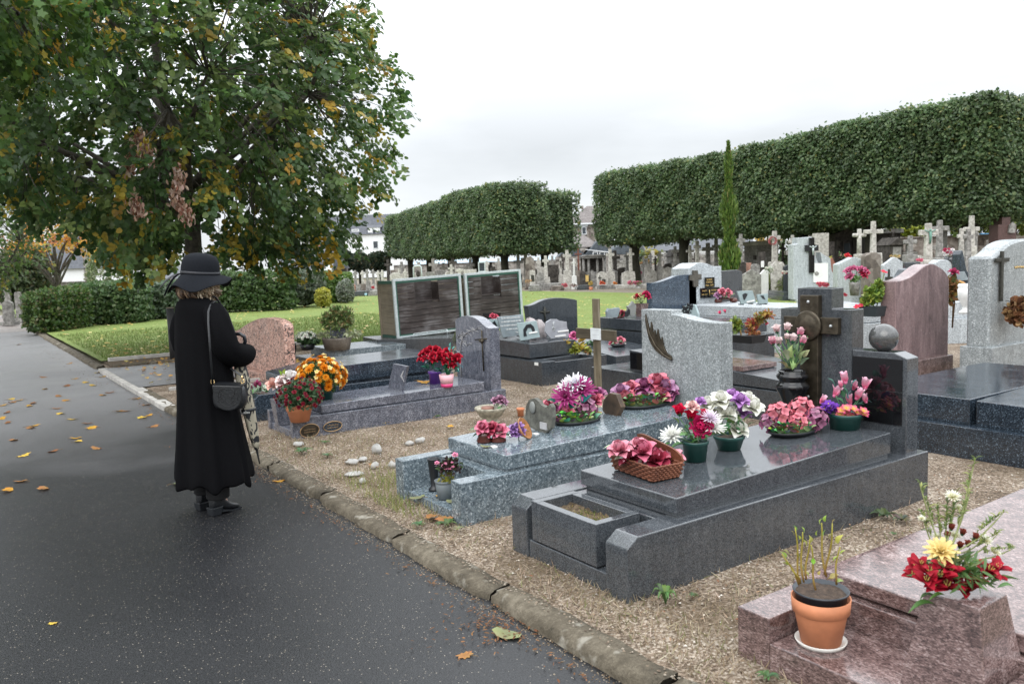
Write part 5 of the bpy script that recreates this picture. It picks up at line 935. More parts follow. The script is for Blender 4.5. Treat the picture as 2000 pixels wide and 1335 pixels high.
I = Item('flower_pot', 'purple pot of artificial red roses left of the pink banded pot', 'flower pot', 850, 749, .3, 'rose pots before the carved headstone'); I.lathe(potprof(13.5, 11, 25, 4), plain('purple plastic', (.08, .02, .2), .35))
for x, y in [(825, 690), (832, 685), (840, 680), (851, 680), (838, 694), (830, 699), (822, 700), (847, 702), (856, 684)]: I.bloom(rr, x, y, 7.5, rng.uniform(-.05, .05), name='rose')
I.leaves([(842+rng.uniform(-16, 10), 710+rng.uniform(-8, 12), 13) for _ in range(14)], (.04, .17, .1), 'oval', M_silk, root=(850, 728)); I.bush(835, 695, 20, 16, 50, [(1, (.7, .68, .68))], 4, M_silk, 'white_filler')
fallen(829, 742, 'ochre', 'large tan leaf on the swirled slab by the purple pot', p=G(829, 747, .31), s=1.4, group='single leaves')
# ---- cyclamen on the blue black tomb
I = Item('potted_plant', 'small purple cyclamen with silvery leaves by the umbrella', 'potted plant', 503, 768, .28); I.bush(505, 758, 20, 10, 60, [(2, (.4, .46, .38)), (1, (.1, .2, .07))], 12, inner=.2)
for x, y in ((488, 750), (499, 753), (503, 748), (508, 752), (492, 756)): I.bloom(flower('cyc', (.3, .03, .1), (.4, .08, .2)), x, y, 6)
# ---- on the low speckled tomb
I = Item('urn', 'glossy black funeral urn left of the low speckled tomb', 'urn', 569, 703, .06); I.lathe([(0, 0), (9, 0), (9.5, 3), (7, 6), (9, 12), (11, 22), (11.5, 27), (10, 30), (11.5, 31), (9, 33), (0, 34)], GLB)
I = Item('potted_plant', 'dark bowl of white chrysanthemums on the low speckled tomb', 'potted plant', 601, 683, .2); I.lathe([(0, 0), (11, 0), (16, 12), (15, 12), (0, 8)], BLK, 'bowl'); I.bush(603, 664, 22, 14, 330, [(1, (.05, .1, .04))], 8, low=-.7); I.dome(flower('pompon', (.7, .68, .5), P_WHITE), 598, 660, 20, 13, 46, 4.2, 'blossom', low=-.1)
I = Item('plant_basket', 'grey wicker basket of leafy green shrub behind a marble plaque', 'basket', 659, 682, .2)
I.lathe([(0, 0), (24, 0), (28, 20), (29, 24), (26, 24), (22, 6), (0, 6)], wood('grey wicker', (.03, .026, .02), (.13, .11, .09), (.3, .27, .23), (25, 25, 80), .9), 'basket_body', wob=lambda a, j: .03*sin(a*20+j*3))
for cx, cy, rx, ry, nn in [(640, 625, 15, 18, 180), (657, 615, 15, 22, 260), (677, 618, 16, 22, 260), (660, 635, 30, 12, 200)]: I.bush(cx, cy, rx, ry, nn, [(2, (.1, .17, .05)), (2, (.17, .23, .08)), (1, (.26, .2, .09))], 11, name='foliage', low=-1, wd=.35)
I.bush(645, 655, 26, 10, 150, [(1, (.3, .33, .2))], 7, name='trailing_leaves', low=-1); I.bush(688, 652, 22, 9, 120, [(1, (.3, .33, .2))], 7, name='trailing_leaves', low=-1); I.stems([((657, 660), (640, 630)), ((657, 660), (658, 620)), ((657, 660), (677, 622))], (.1, .07, .04))
t, o = plaque('marble_plaque', 'upright swirled marble block with a small brass plate, on the low speckled tomb', [(647.5, 682.5), (647.5, 640), (680, 638), (682, 681)], Y=13.75, th=.08, mat=g_swirl, foot=False); onY([(664.5, 679), (664.5, 671.5), (676.5, 671), (677, 678)], 13.748, .004, 'brass_plate', plain('brass', (.45, .3, .16), .35, .8), t)
# ---- on the dark planter tomb (second tier)
Yq = 9.3
t, o = plaque('poem_plaque', 'large slate plaque with lines of gold verse', [(982, 659), (972, 619), (1021, 614), (1029, 652)], Y=9.75, th=.03, mat=M_slate2)
for s, x, y in [('La dernière promenade', 997, 620), ('La dernière feuille de thé', 998, 627), ('Les derniers oiseaux du ciel', 999, 634.5), ('ou bien ce paysage', 1003, 641.5), ('Ton fils', 1012, 648)]:
    l_ = None; q = V3(PY(x, y, 9.735))-t.location; lettering(s, .034, M_white, t, q, '-y', shear=.25)
t, o = plaque('picture_plaque', 'pale slate plaque with a dark willow drawing and white strip, on the planter tomb', [(1017, 665.5), (1010, 631), (1048, 626), (1055, 658)], Y=9.3, th=.02, mat=plain('pale slate', (.3, .38, .39), .35)); onY([(1023, 657), (1022, 643), (1028, 634), (1036, 632), (1042, 637), (1045, 645), (1041, 650), (1037, 640), (1031, 640), (1027, 648), (1029, 656)], 9.298, .004, 'willow_drawing', BLK, t); onY([(1033, 652), (1033, 649), (1049, 646), (1049.5, 649)], 9.296, .008, 'white_strip', M_white, t)
t, o = plaque('picture_plaque', 'small pale picture plaque half hidden behind the verse plaque', [(953, 640), (952, 624), (972, 622), (975, 642)], Y=9.9, th=.02, mat=MATS['pale slate']); onY([(963, 640), (961, 631), (966, 626), (970, 634), (971, 641)], 9.898, .004, 'drawing', BLK, t)
t, o = plaque('music_plaque', 'grey shield plaque with a silver treble clef and two name strips', [(1076, 661), (1065, 648), (1067, 629), (1077, 623), (1088, 623), (1092, 626), (1107, 628), (1108, 639), (1113, 655), (1112, 659)], Y=9.3, th=.025, mat=plain('grey marble', (.3, .31, .34), .3, var=.2))
mb = MB(); mb.tube([(x, 9.295, z) for x, z in poly_xz([(1080, 646), (1083, 645), (1084, 641), (1080, 638), (1079, 642), (1082, 644), (1081, 634), (1082, 627), (1080, 631), (1082, 645)], Y=9.295)], .008, 5); mb.build('treble_clef', M_silver, t)
for a in ([(1089, 648.5), (1089, 646), (1110, 643.5), (1110, 646.5)], [(1084, 658), (1084, 655.5), (1104, 652.5), (1105, 655.5)]): onY(a, 9.296, .008, 'name_strip', M_white, t)
p = PY(1055, 650, 9.6); mb = MB(); mb.ball((p[0], 9.65, .62), .17, 12, 8, (.9, .6, 1), jit=.1); mb.ball((p[0]-.1, 9.7, .73), .1, 9, 6, jit=.15); tag(mb.build('rock', plain('pink grey rock', (.28, .25, .25), .8, var=.4, vs=16, bmp=.5)), 'rough pinkish grey rock among the plaques', 'rock')
I = Item('black_vase', 'small flared black granite vase with a red ribbon flower behind the verse plaque', 'vase', 962, 655, .53); a, b, h = 7*I.k, 13*I.k, 44*I.k; mb = MB(); mb.hexa([(-a, -a, 0), (a, -a, 0), (-a, a, 0), (a, a, 0), (-b, -b, h), (b, -b, h), (-b, b, h), (b, b, h)]); mb.build('vase_body', g_black, I.t, local=True)
for x, y in ((962, 616), (968, 618)): I.bloom(flower('rose', (.4, .05, .08), (.65, .12, .18), mat=M_silk), x, y, 5, -.25, name='ribbon_flower')
I = Item('ceramic_flower', 'pink ceramic rose head at the right end of the planter tomb slab', 'flower', 1120, 659, .53); I.bloom(flower('rose', (.4, .04, .14), (.66, .16, .34), mat=M_cer), 1121, 655, 8, name='rose', d=(-.5, -.6, .5)); I.leaves([(1115, 660, 8), (1127, 659, 8)], (.1, .2, .08), 'oval', M_cleaf, root=(1121, 656))
I = Item('planter_shrub', 'small yellow leaved shrub growing in the planter strip', 'shrub', 1127, 700, .25); I.stems([((1127, 700), (1128, 685)), ((1127, 700), (1122, 683)), ((1128, 690), (1140, 680)), ((1124, 688), (1110, 672))], (.16, .1, .05), 1.3)
for cx, cy, rx, ry, nn, pal in [(1132, 678, 16, 12, 110, [(2, (.3, .3, .04)), (1, (.45, .32, .05)), (1, (.2, .25, .05))]), (1107, 666, 8, 4, 22, [(1, (.5, .34, .06))]), (1120, 684, 12, 8, 60, [(1, (.25, .28, .04))]), (1148, 684, 10, 8, 60, [(2, (.2, .2, .05)), (1, (.4, .2, .1))]), (1135, 663, 8, 4, 24, [(1, (.4, .26, .05))])]: I.bush(cx, cy, rx, ry, nn, pal, 9, low=-1, name='foliage', inner=.2)
# ---- on the arched headstone tomb and the high slab tomb
I = Item('ceramic_flower_dish', 'dark dish with one red ceramic rose behind the wooden cross', 'flower dish', 1208, 676, .3); I.lathe([(0, 0), (14, 0), (18, 5), (0, 5)], BLK, 'dish', sy=.6); I.bush(1208, 668, 16, 5, 60, [(1, (.1, .17, .08)), (1, (.35, .3, .3))], 6, M_cleaf); I.bloom(ro_p, 1212, 664, 8, name='rose', d=(-.4, -.5, .7)); I.bloom(rd, 1196, 670, 6, name='rose', d=(-.4, -.5, .7))
I = Item('ceramic_flower_dish', 'dark glazed flower dish low beside the wooden cross post', 'flower dish', 1155, 680, .28); I.lathe([(0, 0), (14, 0), (17, 5), (0, 5)], BLK, 'dish', sy=.6); I.bush(1152, 672, 16, 7, 50, [(1, (.05, .12, .05))], 8, M_cleaf)
Xo = 9.3; zt_ = .7
t, o = plaque('slate_plaque', 'rounded slate plaque, leftmost on the high dark slab', [(1187, 620), (1186, 608), (1189, 602), (1195, 603), (1204, 601), (1210, 600.5), (1211, 606), (1206, 620)], Y=9.8, th=.05, mat=M_slate2, foot=False)
t, o = plaque('slate_plaque', 'dark oval slate plaque beside a house shaped stone', [(1222, 619), (1223, 609), (1228, 602), (1231, 605), (1231, 612), (1227, 618)], Y=9.2, th=.03, mat=BLK, foot=False)
t, o = plaque('stone_plaque', 'pale house shaped stone plaque on the high dark slab', [(1226, 598), (1231, 596), (1236, 588), (1242, 595), (1243, 598), (1241, 616), (1232, 617)], Y=9.3, th=.04, mat=plain('grey relief', (.2, .21, .2), .6), foot=False)
I = Item('flower_vase', 'red granite vase with red and cream cloth flowers left of the blue black headstone', 'vase', 1253, 617, PX(1240, 624, 9.12)[2]); a, b, h = 7*I.k, 10*I.k, 25*I.k; mb = MB(); mb.hexa([(-a, -a, 0), (a, -a, 0), (-a, a, 0), (a, a, 0), (-b, -b, h), (b, -b, h), (-b, b, h), (b, b, h)]); mb.build('vase_body', g_red, I.t, local=True)
for c, x, y, r_ in [((.5, .02, .05), 1244, 578, 6), ((.5, .03, .1), 1262, 573, 7), ((.5, .03, .1), 1265, 579, 6), ((.7, .6, .35), 1239, 580, 5), ((.7, .6, .35), 1251, 576, 5)]: I.bloom(flower('rose', [q*.7 for q in c], c, mat=M_silk), x, y, r_, name='rose')
I.stems([((1252, 594), (1244, 580)), ((1252, 594), (1262, 575)), ((1252, 594), (1251, 578))], (.12, .25, .08)); I.bush(1250, 586, 10, 6, 30, [(1, (.35, .42, .2))], 7, M_silk)
I = Item('ceramic_flower_dish', 'brown dish of dark red ceramic roses between slate plaques', 'flower dish', 1208, 621, PX(1208, 622, 9.2)[2]); I.lathe([(0, 0), (12, 0), (15, 5), (0, 5)], MATS['brown glaze'], 'dish', sy=.6); I.bush(1211, 613, 12, 6, 50, [(1, (.04, .12, .05))], 7, M_cleaf)
for x, y in ((1208, 611), (1215, 609), (1219, 612)): I.bloom(rd, x, y, 5, -.04, name='rose', d=(-.4, -.5, .6))
# ---- on the bronze cross tomb
Zq = .735
I = Item('ceramic_flower_stand', 'brown glazed stand of pink ceramic roses beside the black plaques', 'flower dish', 1418, 591, Zq); br_ = MATS['brown glaze']
for dx in (-15, 15): a = I.at(1418+dx, 590)-I.p; a.z = 0; I.lathe([(0, 0), (7, 1), (8, 5), (5, 9), (0, 9)], br_, 'foot', 10, at=a)
mb = MB(); q0, q1 = I.at(1402, 584)-I.p, I.at(1434, 584)-I.p; mb.tube([q0, (q0+q1)/2+Vector((0, 0, .02)), q1], .028, 8); mb.build('bar', br_, I.t, local=True); I.bush(1416, 576, 17, 6, 60, [(1, (.2, .26, .16))], 8, M_cleaf)
for m_, x, y, r_ in [(ro_p, 1411, 569, 7.5), (ro_p, 1421, 571, 8), (ro_l, 1402, 576, 6)]: I.bloom(m_, x, y, r_, -.05, name='rose', d=(-.4, -.6, .6))
t, o = plaque('picture_plaque', 'pale leaning plaque with a dark bird and white strip, left of a smaller one', [(1448, 594), (1440, 568.5), (1470, 567), (1477, 591)], Y=8.6, th=.02, mat=MATS['pale slate']); onY([(1452, 584), (1450, 575), (1455, 572), (1460, 574), (1458, 579), (1454, 586)], 8.598, .004, 'bird_drawing', BLK, t); onY([(1458, 591), (1458, 588), (1473, 585), (1473, 588)], 8.596, .008, 'white_strip', M_white, t)
t, o = plaque('picture_plaque', 'smaller pale plaque with a dark flying bird, right of a larger one', [(1482, 594), (1479, 575), (1500, 573), (1500, 592)], Y=8.6, th=.02, mat=MATS['pale slate']); onY([(1485, 577), (1491, 577), (1495, 585), (1490, 583)], 8.598, .004, 'bird_drawing', BLK, t)
t, o = plaque('tree_plaque', 'pale curved plaque with a dark tree drawing behind the feather headstone', [(1332, 618), (1330, 606), (1334, 598), (1350, 594), (1357, 595), (1363, 612), (1364, 620)], X=7.6, th=.03, mat=MATS['pale slate'], foot=False)
mb = MB()
for k in range(30):
    q = poly_xz([(rng.uniform(1333, 1352), rng.uniform(594, 612))], X=7.598)[0]; mb.ball((7.597, q[0], q[1]), rng.uniform(.012, .025), 5, 4, (.3, 1, 1))
mb.build('tree_drawing', BLK, t)
# ---- begonia and small plates on the black tomb behind the feather stone
I = Item('potted_plant', 'dark trough of green and red autumn leaves behind the feather headstone', 'potted plant', 1458, 668, .5); a = 28*I.k; mb = MB(); mb.hexa([(-.12, -a, 0), (.12, -a, 0), (-.12, a, 0), (.12, a, 0), (-.15, -a*1.1, .1), (.15, -a*1.1, .1), (-.15, a*1.1, .1), (.15, a*1.1, .1)]); mb.build('trough', BLK, I.t, local=True)
for cx, cy, rx, ry, nn, pal in [(1437, 634, 14, 18, 220, [(2, (.13, .2, .04)), (1, (.25, .28, .05))]), (1470, 640, 15, 24, 260, [(2, (.3, .12, .05)), (1, (.4, .24, .06)), (1, (.35, .06, .06))]), (1498, 614, 14, 10, 110, [(2, (.35, .22, .05)), (1, (.3, .1, .05))]), (1483, 622, 14, 14, 130, [(1, (.3, .16, .05)), (1, (.2, .2, .05))]), (1476, 655, 8, 8, 40, [(1, (.4, .06, .07))])]: I.bush(cx, cy, rx, ry, nn, pal, 9, low=-1, inner=.15)
I.stems([((1466, 668), (1470, 630)), ((1450, 664), (1440, 630)), ((1468, 650), (1500, 612))], (.4, .25, .08), 1.6)
for x, y in ((1406, 611), (1497, 632), (1416, 608)): I.bloom(flower('cyc', (.6, .02, .1), (.7, .08, .2)), x, y, 4, name='red_flower')
# ---- right side: plants by the rose and grey stones
I = Item('potted_plant', 'dark trough of light green geranium left of the rose granite headstone', 'potted plant', 1706, 617, .5, p=tuple(PY(1706, 617, 6.1))); mb = MB(); a = 17*I.k; mb.hexa([(-a, -.1, 0), (a, -.1, 0), (-a, .1, 0), (a, .1, 0), (-a*1.2, -.13, .13), (a*1.2, -.13, .13), (-a*1.2, .13, .13), (a*1.2, .13, .13)]); mb.build('trough', plain('dark slate plastic', (.03, .04, .045), .4), I.t, local=True)
for cx, cy, rx, ry, nn in [(1705, 575, 20, 20, 330), (1716, 560, 12, 16, 150), (1693, 588, 12, 9, 90)]: I.bush(cx, cy, rx, ry, nn, [(3, (.2, .29, .05)), (1, (.3, .34, .07)), (1, (.1, .18, .04))], 9, low=-1, shape='round', inner=.2, wd=.9)
for x, y in ((1727, 530), (1674, 598), (1680, 596)): I.bloom(flower('single', (.6, .02, .05), (.66, .04, .1)), x, y, 6, name='red_flower')
I.stems([((1706, 600), (1705, 570)), ((1712, 600), (1727, 534)), ((1700, 600), (1690, 580))], (.15, .2, .06))
I = Item('dried_wreath', 'dried brown hydrangea bunch leaning on the large grey monument', 'flowers', 0, 0, 0, p=tuple(PY(1990, 640, Yw-.2))); I.bush(1990, 608, 24, 32, 420, [(2, (.2, .09, .04)), (1, (.32, .2, .1)), (1, (.1, .045, .025))], 12, M_dry, 'dried_petals', shape='round', low=-1, wd=.9, inner=.3); I.bush(1970, 612, 8, 8, 50, [(1, (.25, .15, .07))], 9, M_dry, 'dried_petals', shape='round', low=-1, wd=.9)
I = Item('dried_plant', 'tall withered brown plant between the rose and grey headstones', 'plant', 0, 0, 0, p=tuple(PY(1860, 640, 6.6))); I.bush(1859, 565, 11, 34, 240, [(2, (.17, .08, .03)), (1, (.24, .17, .05)), (1, (.08, .09, .03))], 12, M_dry, 'withered_leaves', low=-1, inner=.1); I.stems([((1860, 640), (1858, 560)), ((1860, 640), (1864, 545))], (.1, .06, .03), 1.5); I.bloom(flower('rose', (.3, .02, .06), (.45, .05, .14), mat=M_silk), 1863, 530, 8, name='red_rose'); I.bloom(flower('single', (.5, .3, .1), (.55, .3, .12)), 1878, 550, 6, name='orange_flower')
I = Item('white_urn', 'white fluted cemetery urn left of the large grey monument', 'urn', 0, 0, 0, p=tuple(PY(1886, 612, 6.2))); I.lathe([(0, 0), (12, 0), (12, 4), (6, 9), (6, 14), (14, 30), (15, 48), (13, 50), (15, 55), (13, 58), (0, 56)], M_white, 'urn_body')
# ---- red tomb, bottom right
I = Item('potted_plant', 'terracotta pot on a white saucer with bare green stems in a black inner pot', 'potted plant', 1603, 1254, .1); kx = 1.0
I.lathe([(0, 0), (46, 0), (51, 9), (49, 10), (45, 4), (0, 4)], plain('white glaze', (.62, .6, .56), .3), 'saucer', 36); I.lathe([(0, 4), (39, 4), (51, 66), (51.5, 68), (56, 70), (58, 98), (55, 98), (50, 66), (0, 60)], TERRA, 'pot', 40); I.lathe([(44, 60), (51, 108), (54, 109), (55, 113), (52, 113), (48, 104), (0, 102)], plain('charcoal plastic', (.02, .026, .034), .35), 'inner_pot', 40)
mb = MB(); n = 22; mb.add([(0, 0, 107*I.k)]+[(49*I.k*q*cos(2*pi*i/n), 49*I.k*q*sin(2*pi*i/n), (106+rng.uniform(-2, 3))*I.k) for q in (.5, 1) for i in range(n)], [(0, 1+i, 1+(i+1) % n) for i in range(n)]+[(1+i, 1+n+i, 1+n+(i+1) % n, 1+(i+1) % n) for i in range(n)], True); mb.build('soil', M_soilp, I.t, local=True)
st = [((1564, 1142), (1528, 1080)), ((1563, 1138), (1552, 1028)), ((1568, 1135), (1566, 1038)), ((1594, 1150), (1583, 1062)), ((1612, 1124), (1603, 1020)), ((1614, 1122), (1626, 1020)), ((1565, 1140), (1545, 1105)), ((1630, 1140), (1640, 1068)), ((1575, 1130), (1580, 1050))]
for a, b in st:
    mb = MB(); p0, p1 = I.at(*a)-I.p, I.at(*b)-I.p; pts = [p0+(p1-p0)*t+Vector((sin(t*6+a[0])*.007, cos(t*5+a[0])*.007, 0)) for t in np.linspace(0, 1, 7)]; mb.tube(pts, [2.3*I.k, 2.1*I.k, 2*I.k, 1.9*I.k, 1.7*I.k, 1.5*I.k, 1.1*I.k], 6, c=[(.3+.1*(i//6)/7, .17+.03*(i//6), .05) for i in range(42)]); mb.build('stem', M_fol, I.t, local=True)
I.leaves([(1529, 1082, 20), (1552, 1030, 14), (1568, 1034, 14), (1582, 1052, 16), (1565, 1107, 18), (1603, 1018, 14), (1612, 1012, 14), (1628, 1018, 12), (1640, 1052, 22), (1634, 1058, 14), (1646, 1078, 14), (1560, 1048, 12), (1585, 1072, 12), (1630, 1125, 22), (1622, 1130, 16), (1640, 1134, 16), (1534, 1100, 14), (1600, 1118, 10), (1536, 1078, 16), (1548, 1040, 12), (1572, 1060, 16), (1596, 1040, 12), (1610, 1040, 14), (1622, 1046, 14), (1632, 1090, 14), (1588, 1095, 14), (1558, 1085, 12), (1575, 1120, 16)], (.33, .42, .09), 'oval', root=(1590, 1140))
I = Item('flower_vase', 'tapered red granite vase of dark red alstroemeria and a yellow gerbera', 'vase', 0, 0, 0, p=(2.86, 1.41, .1)); mb = MB(); a, b, h = .15, .095, .345
mb.hexa([(-a, -a, 0), (a, -a, 0), (-a, a, 0), (a, a, 0), (-b, -b, h), (b, -b, h), (-b, b, h), (b, b, h)]); mb.build('vase_body', g_red, I.t, local=True, bevel=.004)
al = flower('lily', (.2, .0, .01), (.4, .008, .025)); ge = flower('dahlia', (.7, .5, .12), (.8, .66, .32)); wm = flower('mum', (.7, .66, .3), P_WHITE)
for x, y, r_ in [(1868, 1128, 22), (1815, 1112, 22), (1858, 1110, 20), (1905, 1130, 20), (1790, 1105, 21), (1785, 1120, 18), (1810, 1130, 20), (1835, 1120, 24), (1850, 1140, 24), (1842, 1100, 20), (1825, 1142, 18), (1885, 1148, 20), (1895, 1140, 16), (1935, 1110, 22), (1950, 1105, 18), (1925, 1118, 16), (1945, 1122, 16), (1800, 1098, 14)]: I.bloom(al, x, y, r_, rng.uniform(-.08, .06), name='red_bloom')
for x, y, r_ in [(1838, 1072, 25)]: I.bloom(ge, x, y, r_, .0, d=(-.6, -.3, .9), name='yellow_gerbera')
for x, y, r_ in [(1925, 1052, 13), (1866, 1042, 11), (1862, 966, 13), (1873, 988, 7), (1800, 1010, 7), (1830, 1045, 8), (1945, 1075, 10)]: I.bloom(wm, x, y, r_, .08, name='white_bloom')
for x, y in [(1858, 1030), (1880, 1040), (1905, 1048), (1850, 1045), (1890, 1062), (1875, 1065)]: I.bloom(flower('bud', (.2, .04, .02), (.28, .07, .05)), x, y, 8, .06, name='rust_bud')
I.leaves([(1800, 1185, 60), (1815, 1195, 70), (1845, 1175, 46), (1880, 1190, 60), (1785, 1128, 34), (1960, 1135, 60), (1905, 1105, 50), (1890, 1085, 40), (1830, 1165, 40), (1925, 1145, 50), (1875, 1120, 40), (1810, 1165, 40), (1965, 1145, 40), (1870, 1160, 40)], (.1, .2, .06), 'long', root=(1855, 1150), dd=.06, name='leaves'); I.bush(1865, 1110, 70, 40, 230, [(2, (.07, .14, .04)), (1, (.15, .2, .07))], 30, wd=.22, low=-.6, inner=.1)
mb = MB()
for (x0, y0, x1, y1) in [(1850, 1100, 1905, 895), (1840, 1090, 1870, 960), (1835, 1090, 1800, 1000), (1845, 1090, 1830, 985), (1860, 1080, 1960, 1000), (1870, 1090, 1980, 1070), (1850, 1095, 1795, 940), (1845, 1085, 1850, 975), (1855, 1080, 1925, 1050), (1850, 1080, 1895, 960), (1870, 1095, 1950, 1040)]:
    p0, p1 = I.at(x0, y0)-I.p, I.at(x1, y1, .12)-I.p; pts = [p0+(p1-p0)*t+Vector((0, 0, -.02*sin(pi*t))) for t in np.linspace(0, 1, 6)]; mb.tube(pts, [1.6*I.k]*5+[.6*I.k], 5, c=(.25, .28, .1))
    for k in range(34):
        t = rng.uniform(.45, 1); b = p0+(p1-p0)*t; add_leaf(mb, b, (rng.uniform(-1, 1), rng.uniform(-1, 1), rng.uniform(.2, 1.4)), rng.uniform(9, 20)*I.k, rng.choice([(.25, .33, .1), (.33, .36, .12), (.15, .22, .08)]), 'long')
mb.build('wispy_stems', M_fol, I.t, local=True)
# ------------------------------------------------------------------ trees
M_bark = plain('grey bark', (.075, .067, .055), .9, var=.5, vs=12, bmp=.8, bsc=30); M_barkd = plain('dark mossy bark', (.03, .028, .018), .95, var=.4, vs=10, bmp=.6, bsc=30)
M_tleaf = leafmat('tree_leaf', .38, .5, .45); M_inner = plain('dark crown core', (.018, .032, .013), .95, var=.5, vs=6)  # M_inner: dark solid core inside leaf shells, added to block light
def limb(mb, a, b, r0, r1, bend=.15, n=6, k=7, sag=0.):
    a, b = Vector(a), Vector(b); L = (b-a).length; o = Vector((rng.uniform(-1, 1), rng.uniform(-1, 1), rng.uniform(-.4, 1)))*L*bend
    pts = [a+(b-a)*t+o*sin(pi*t)+Vector((0, 0, -sag*L*t*t)) for t in np.linspace(0, 1, n)]; mb.tube(pts, [r0+(r1-r0)*t for t in np.linspace(0, 1, n)], k); return pts
def crown_tree(name, label, base, fork, trunk_r, c, rad3, nclump, per, sd, Lf, pal, group=None, low=-1., power=2., shape='round', limbs=9, fmin=.5, cut=None, seed=1, extra=None, pal2=None):
    rng.seed(seed); nrs.seed(seed); t = thing(name, label, 'tree', base, group=group); base = Vector(base); mb = MB(); f = base+Vector((0, 0, fork))
    mb.tube([base+Vector((0, 0, -.1)), base+Vector((.02, 0, fork*.15)), base+Vector((-.02, .02, fork*.6)), f], [trunk_r*1.35, trunk_r*1.05, trunk_r*.9, trunk_r*.85], 12)
    c = Vector(c); v = randu(nclump*3); v = v[v[:, 2] > low][:nclump]; n = len(v); s_ = (np.abs(v)**power).sum(1)**(-1/power); v = v*s_[:, None]; ff = nrs.uniform(fmin**2, 1, (n, 1))**.5
    P_ = np.array(c)+v*ff*np.array(rad3)
    if cut is not None: P_ = P_[[cut(p) for p in P_]]; n = len(P_)
    # limbs: a few big ones, then branches to the clumps nearest each limb end
    ends = []; tops = [f+Vector((0, 0, q)) for q in (0, rad3[2]*.15, rad3[2]*.35, rad3[2]*.6)]
    limb(mb, f, (c.x, c.y, c.z+rad3[2]*.75), trunk_r*.8, .03, .04, 8)
    for i in range(limbs):
        a = 2*pi*i/limbs+rng.uniform(-.25, .25); z = rng.uniform(-.45, .75); q = math.sqrt(max(.05, 1-z*z))*.72; e = c+Vector((cos(a)*q*rad3[0], sin(a)*q*rad3[1], z*rad3[2]*.75)); s0 = tops[0 if z < .1 else (1 if z < .4 else 2)]
        pts = limb(mb, s0, e, trunk_r*.42, .022, .1, 8, 8); ends += pts[3:]
    E_ = np.array([tuple(p) for p in ends])
    for p in P_:
        d = ((E_-p)**2).sum(1); k = int(np.argmin(d)); 
        if rng.random() < .75: limb(mb, E_[k], p, .016, .004, .12, 4, 4)
    mb.build('trunk', M_bark, t)
    # leaves sit in flat two-ranked sprays along drooping twigs; autumn colour runs by the twig
    tw = 3; pl_ = max(6, per//tw); Pt = np.repeat(P_, tw, 0)+nrs.normal(size=(n*tw, 3))*sd
    if extra: Pt = np.concatenate([Pt]+[np.array(p)+nrs.normal(size=(q//pl_+1, 3))*np.array([a_, a_, b_]) for p, q, a_, b_ in extra])
    if cut is not None: Pt = Pt[[cut(p) for p in Pt]]
    k_ = len(Pt); up_ = np.array([0, 0, 1.]); ov = unit(Pt-np.array(c)); dt = unit(ov*.8+nrs.normal(size=(k_, 3))*.5-up_*.25); sv = unit(np.cross(dt, unit(up_+nrs.normal(size=(k_, 3))*.35))); nv_ = np.cross(sv, dt)
    ct = palette(k_, pal, .25)
    if extra: q_ = sum(q//pl_+1 for _, q, _, _ in extra); ct[-q_:] = palette(min(q_, k_), pal2 or pal, .25)
    r3 = lambda A: np.repeat(A, pl_, 0); m = k_*pl_; tt = nrs.uniform(-1, 1, (m, 1)); sg = nrs.choice([-1., 1.], (m, 1)); D_, S_, N_, O_ = r3(dt), r3(sv), r3(nv_), r3(ov)
    C_ = r3(Pt)+D_*tt*sd*1.7+S_*sg*nrs.uniform(.25, 1.15, (m, 1))*Lf*(1-.35*tt)-up_*(.12*sd*(tt+1)**2)+nrs.normal(size=(m, 3))*.02
    U = unit(S_*sg*.8+D_*.5-up_*.3+nrs.normal(size=(m, 3))*.25); W = unit(np.cross(unit(N_+O_*.45+nrs.normal(size=(m, 3))*.28), U)); L = nrs.uniform(.65, 1.2, m)*Lf
    cols = r3(ct)*nrs.uniform(.75, 1.25, (m, 1)); od = nrs.uniform(size=m) < .06; cols[od] = palette(int(od.sum()), pal, .2); cols = np.clip(cols, 0, 1)
    cards('crown', C_-np.array(base), U, W, L, L*.92, cols, M_tleaf, shape, parent=t, fold=.2); return t
LIME = [(4, (.07, .135, .045)), (4, (.11, .185, .055)), (2.2, (.18, .245, .075)), (.75, (.4, .32, .05)), (.3, (.5, .34, .06))]
tb = PD(394, 690, 17.2)
def pxl(p):
    d = np.asarray(p, float)-CC; z = d @ CF; return 1000+FPX*(d @ CR)/z, 667.5-FPX*(d @ CU)/z
BX, BYm = [-400, 0, 60, 120, 180, 215, 245, 300, 340, 460, 520, 600, 650, 700, 745, 775, 800, 830], [380, 430, 440, 450, 490, 540, 560, 540, 505, 510, 550, 550, 530, 500, 465, 410, 335, 225]
SY, SX = [-900, -100, 0, 60, 130, 220, 300, 370, 410, 480, 520], [560, 690, 725, 772, 792, 806, 794, 780, 766, 745, 700]
def lime_cut(p):          # keeps the crown inside the outline the tree has grown to
    x, y = pxl(p); j_ = rng.uniform(-14, 10)
    if 370 < x < 418 and 425 < y < 500: return False
    return y < np.interp(x, BX, BYm)+j_ and x < np.interp(y, SY, SX)+j_
ex = [(PD(x, y, D), n_, .28, .17) for x, y, D, n_ in [(330, 480, 16.5, 120), (290, 490, 16.2, 140), (540, 480, 16.6, 140), (600, 470, 16.8, 140), (250, 515, 15.5, 120), (265, 545, 15.2, 60), (310, 500, 16, 130), (215, 495, 15, 100), (500, 515, 16.5, 130), (560, 505, 16.5, 120), (610, 500, 16.8, 120), (640, 470, 17, 120), (690, 475, 17, 100), (720, 440, 17, 100), (480, 500, 15.8, 100), (600, 525, 16.4, 50), (450, 480, 16, 120), (530, 530, 16.2, 50), (350, 510, 15.8, 80), (660, 512, 16.6, 40)]]
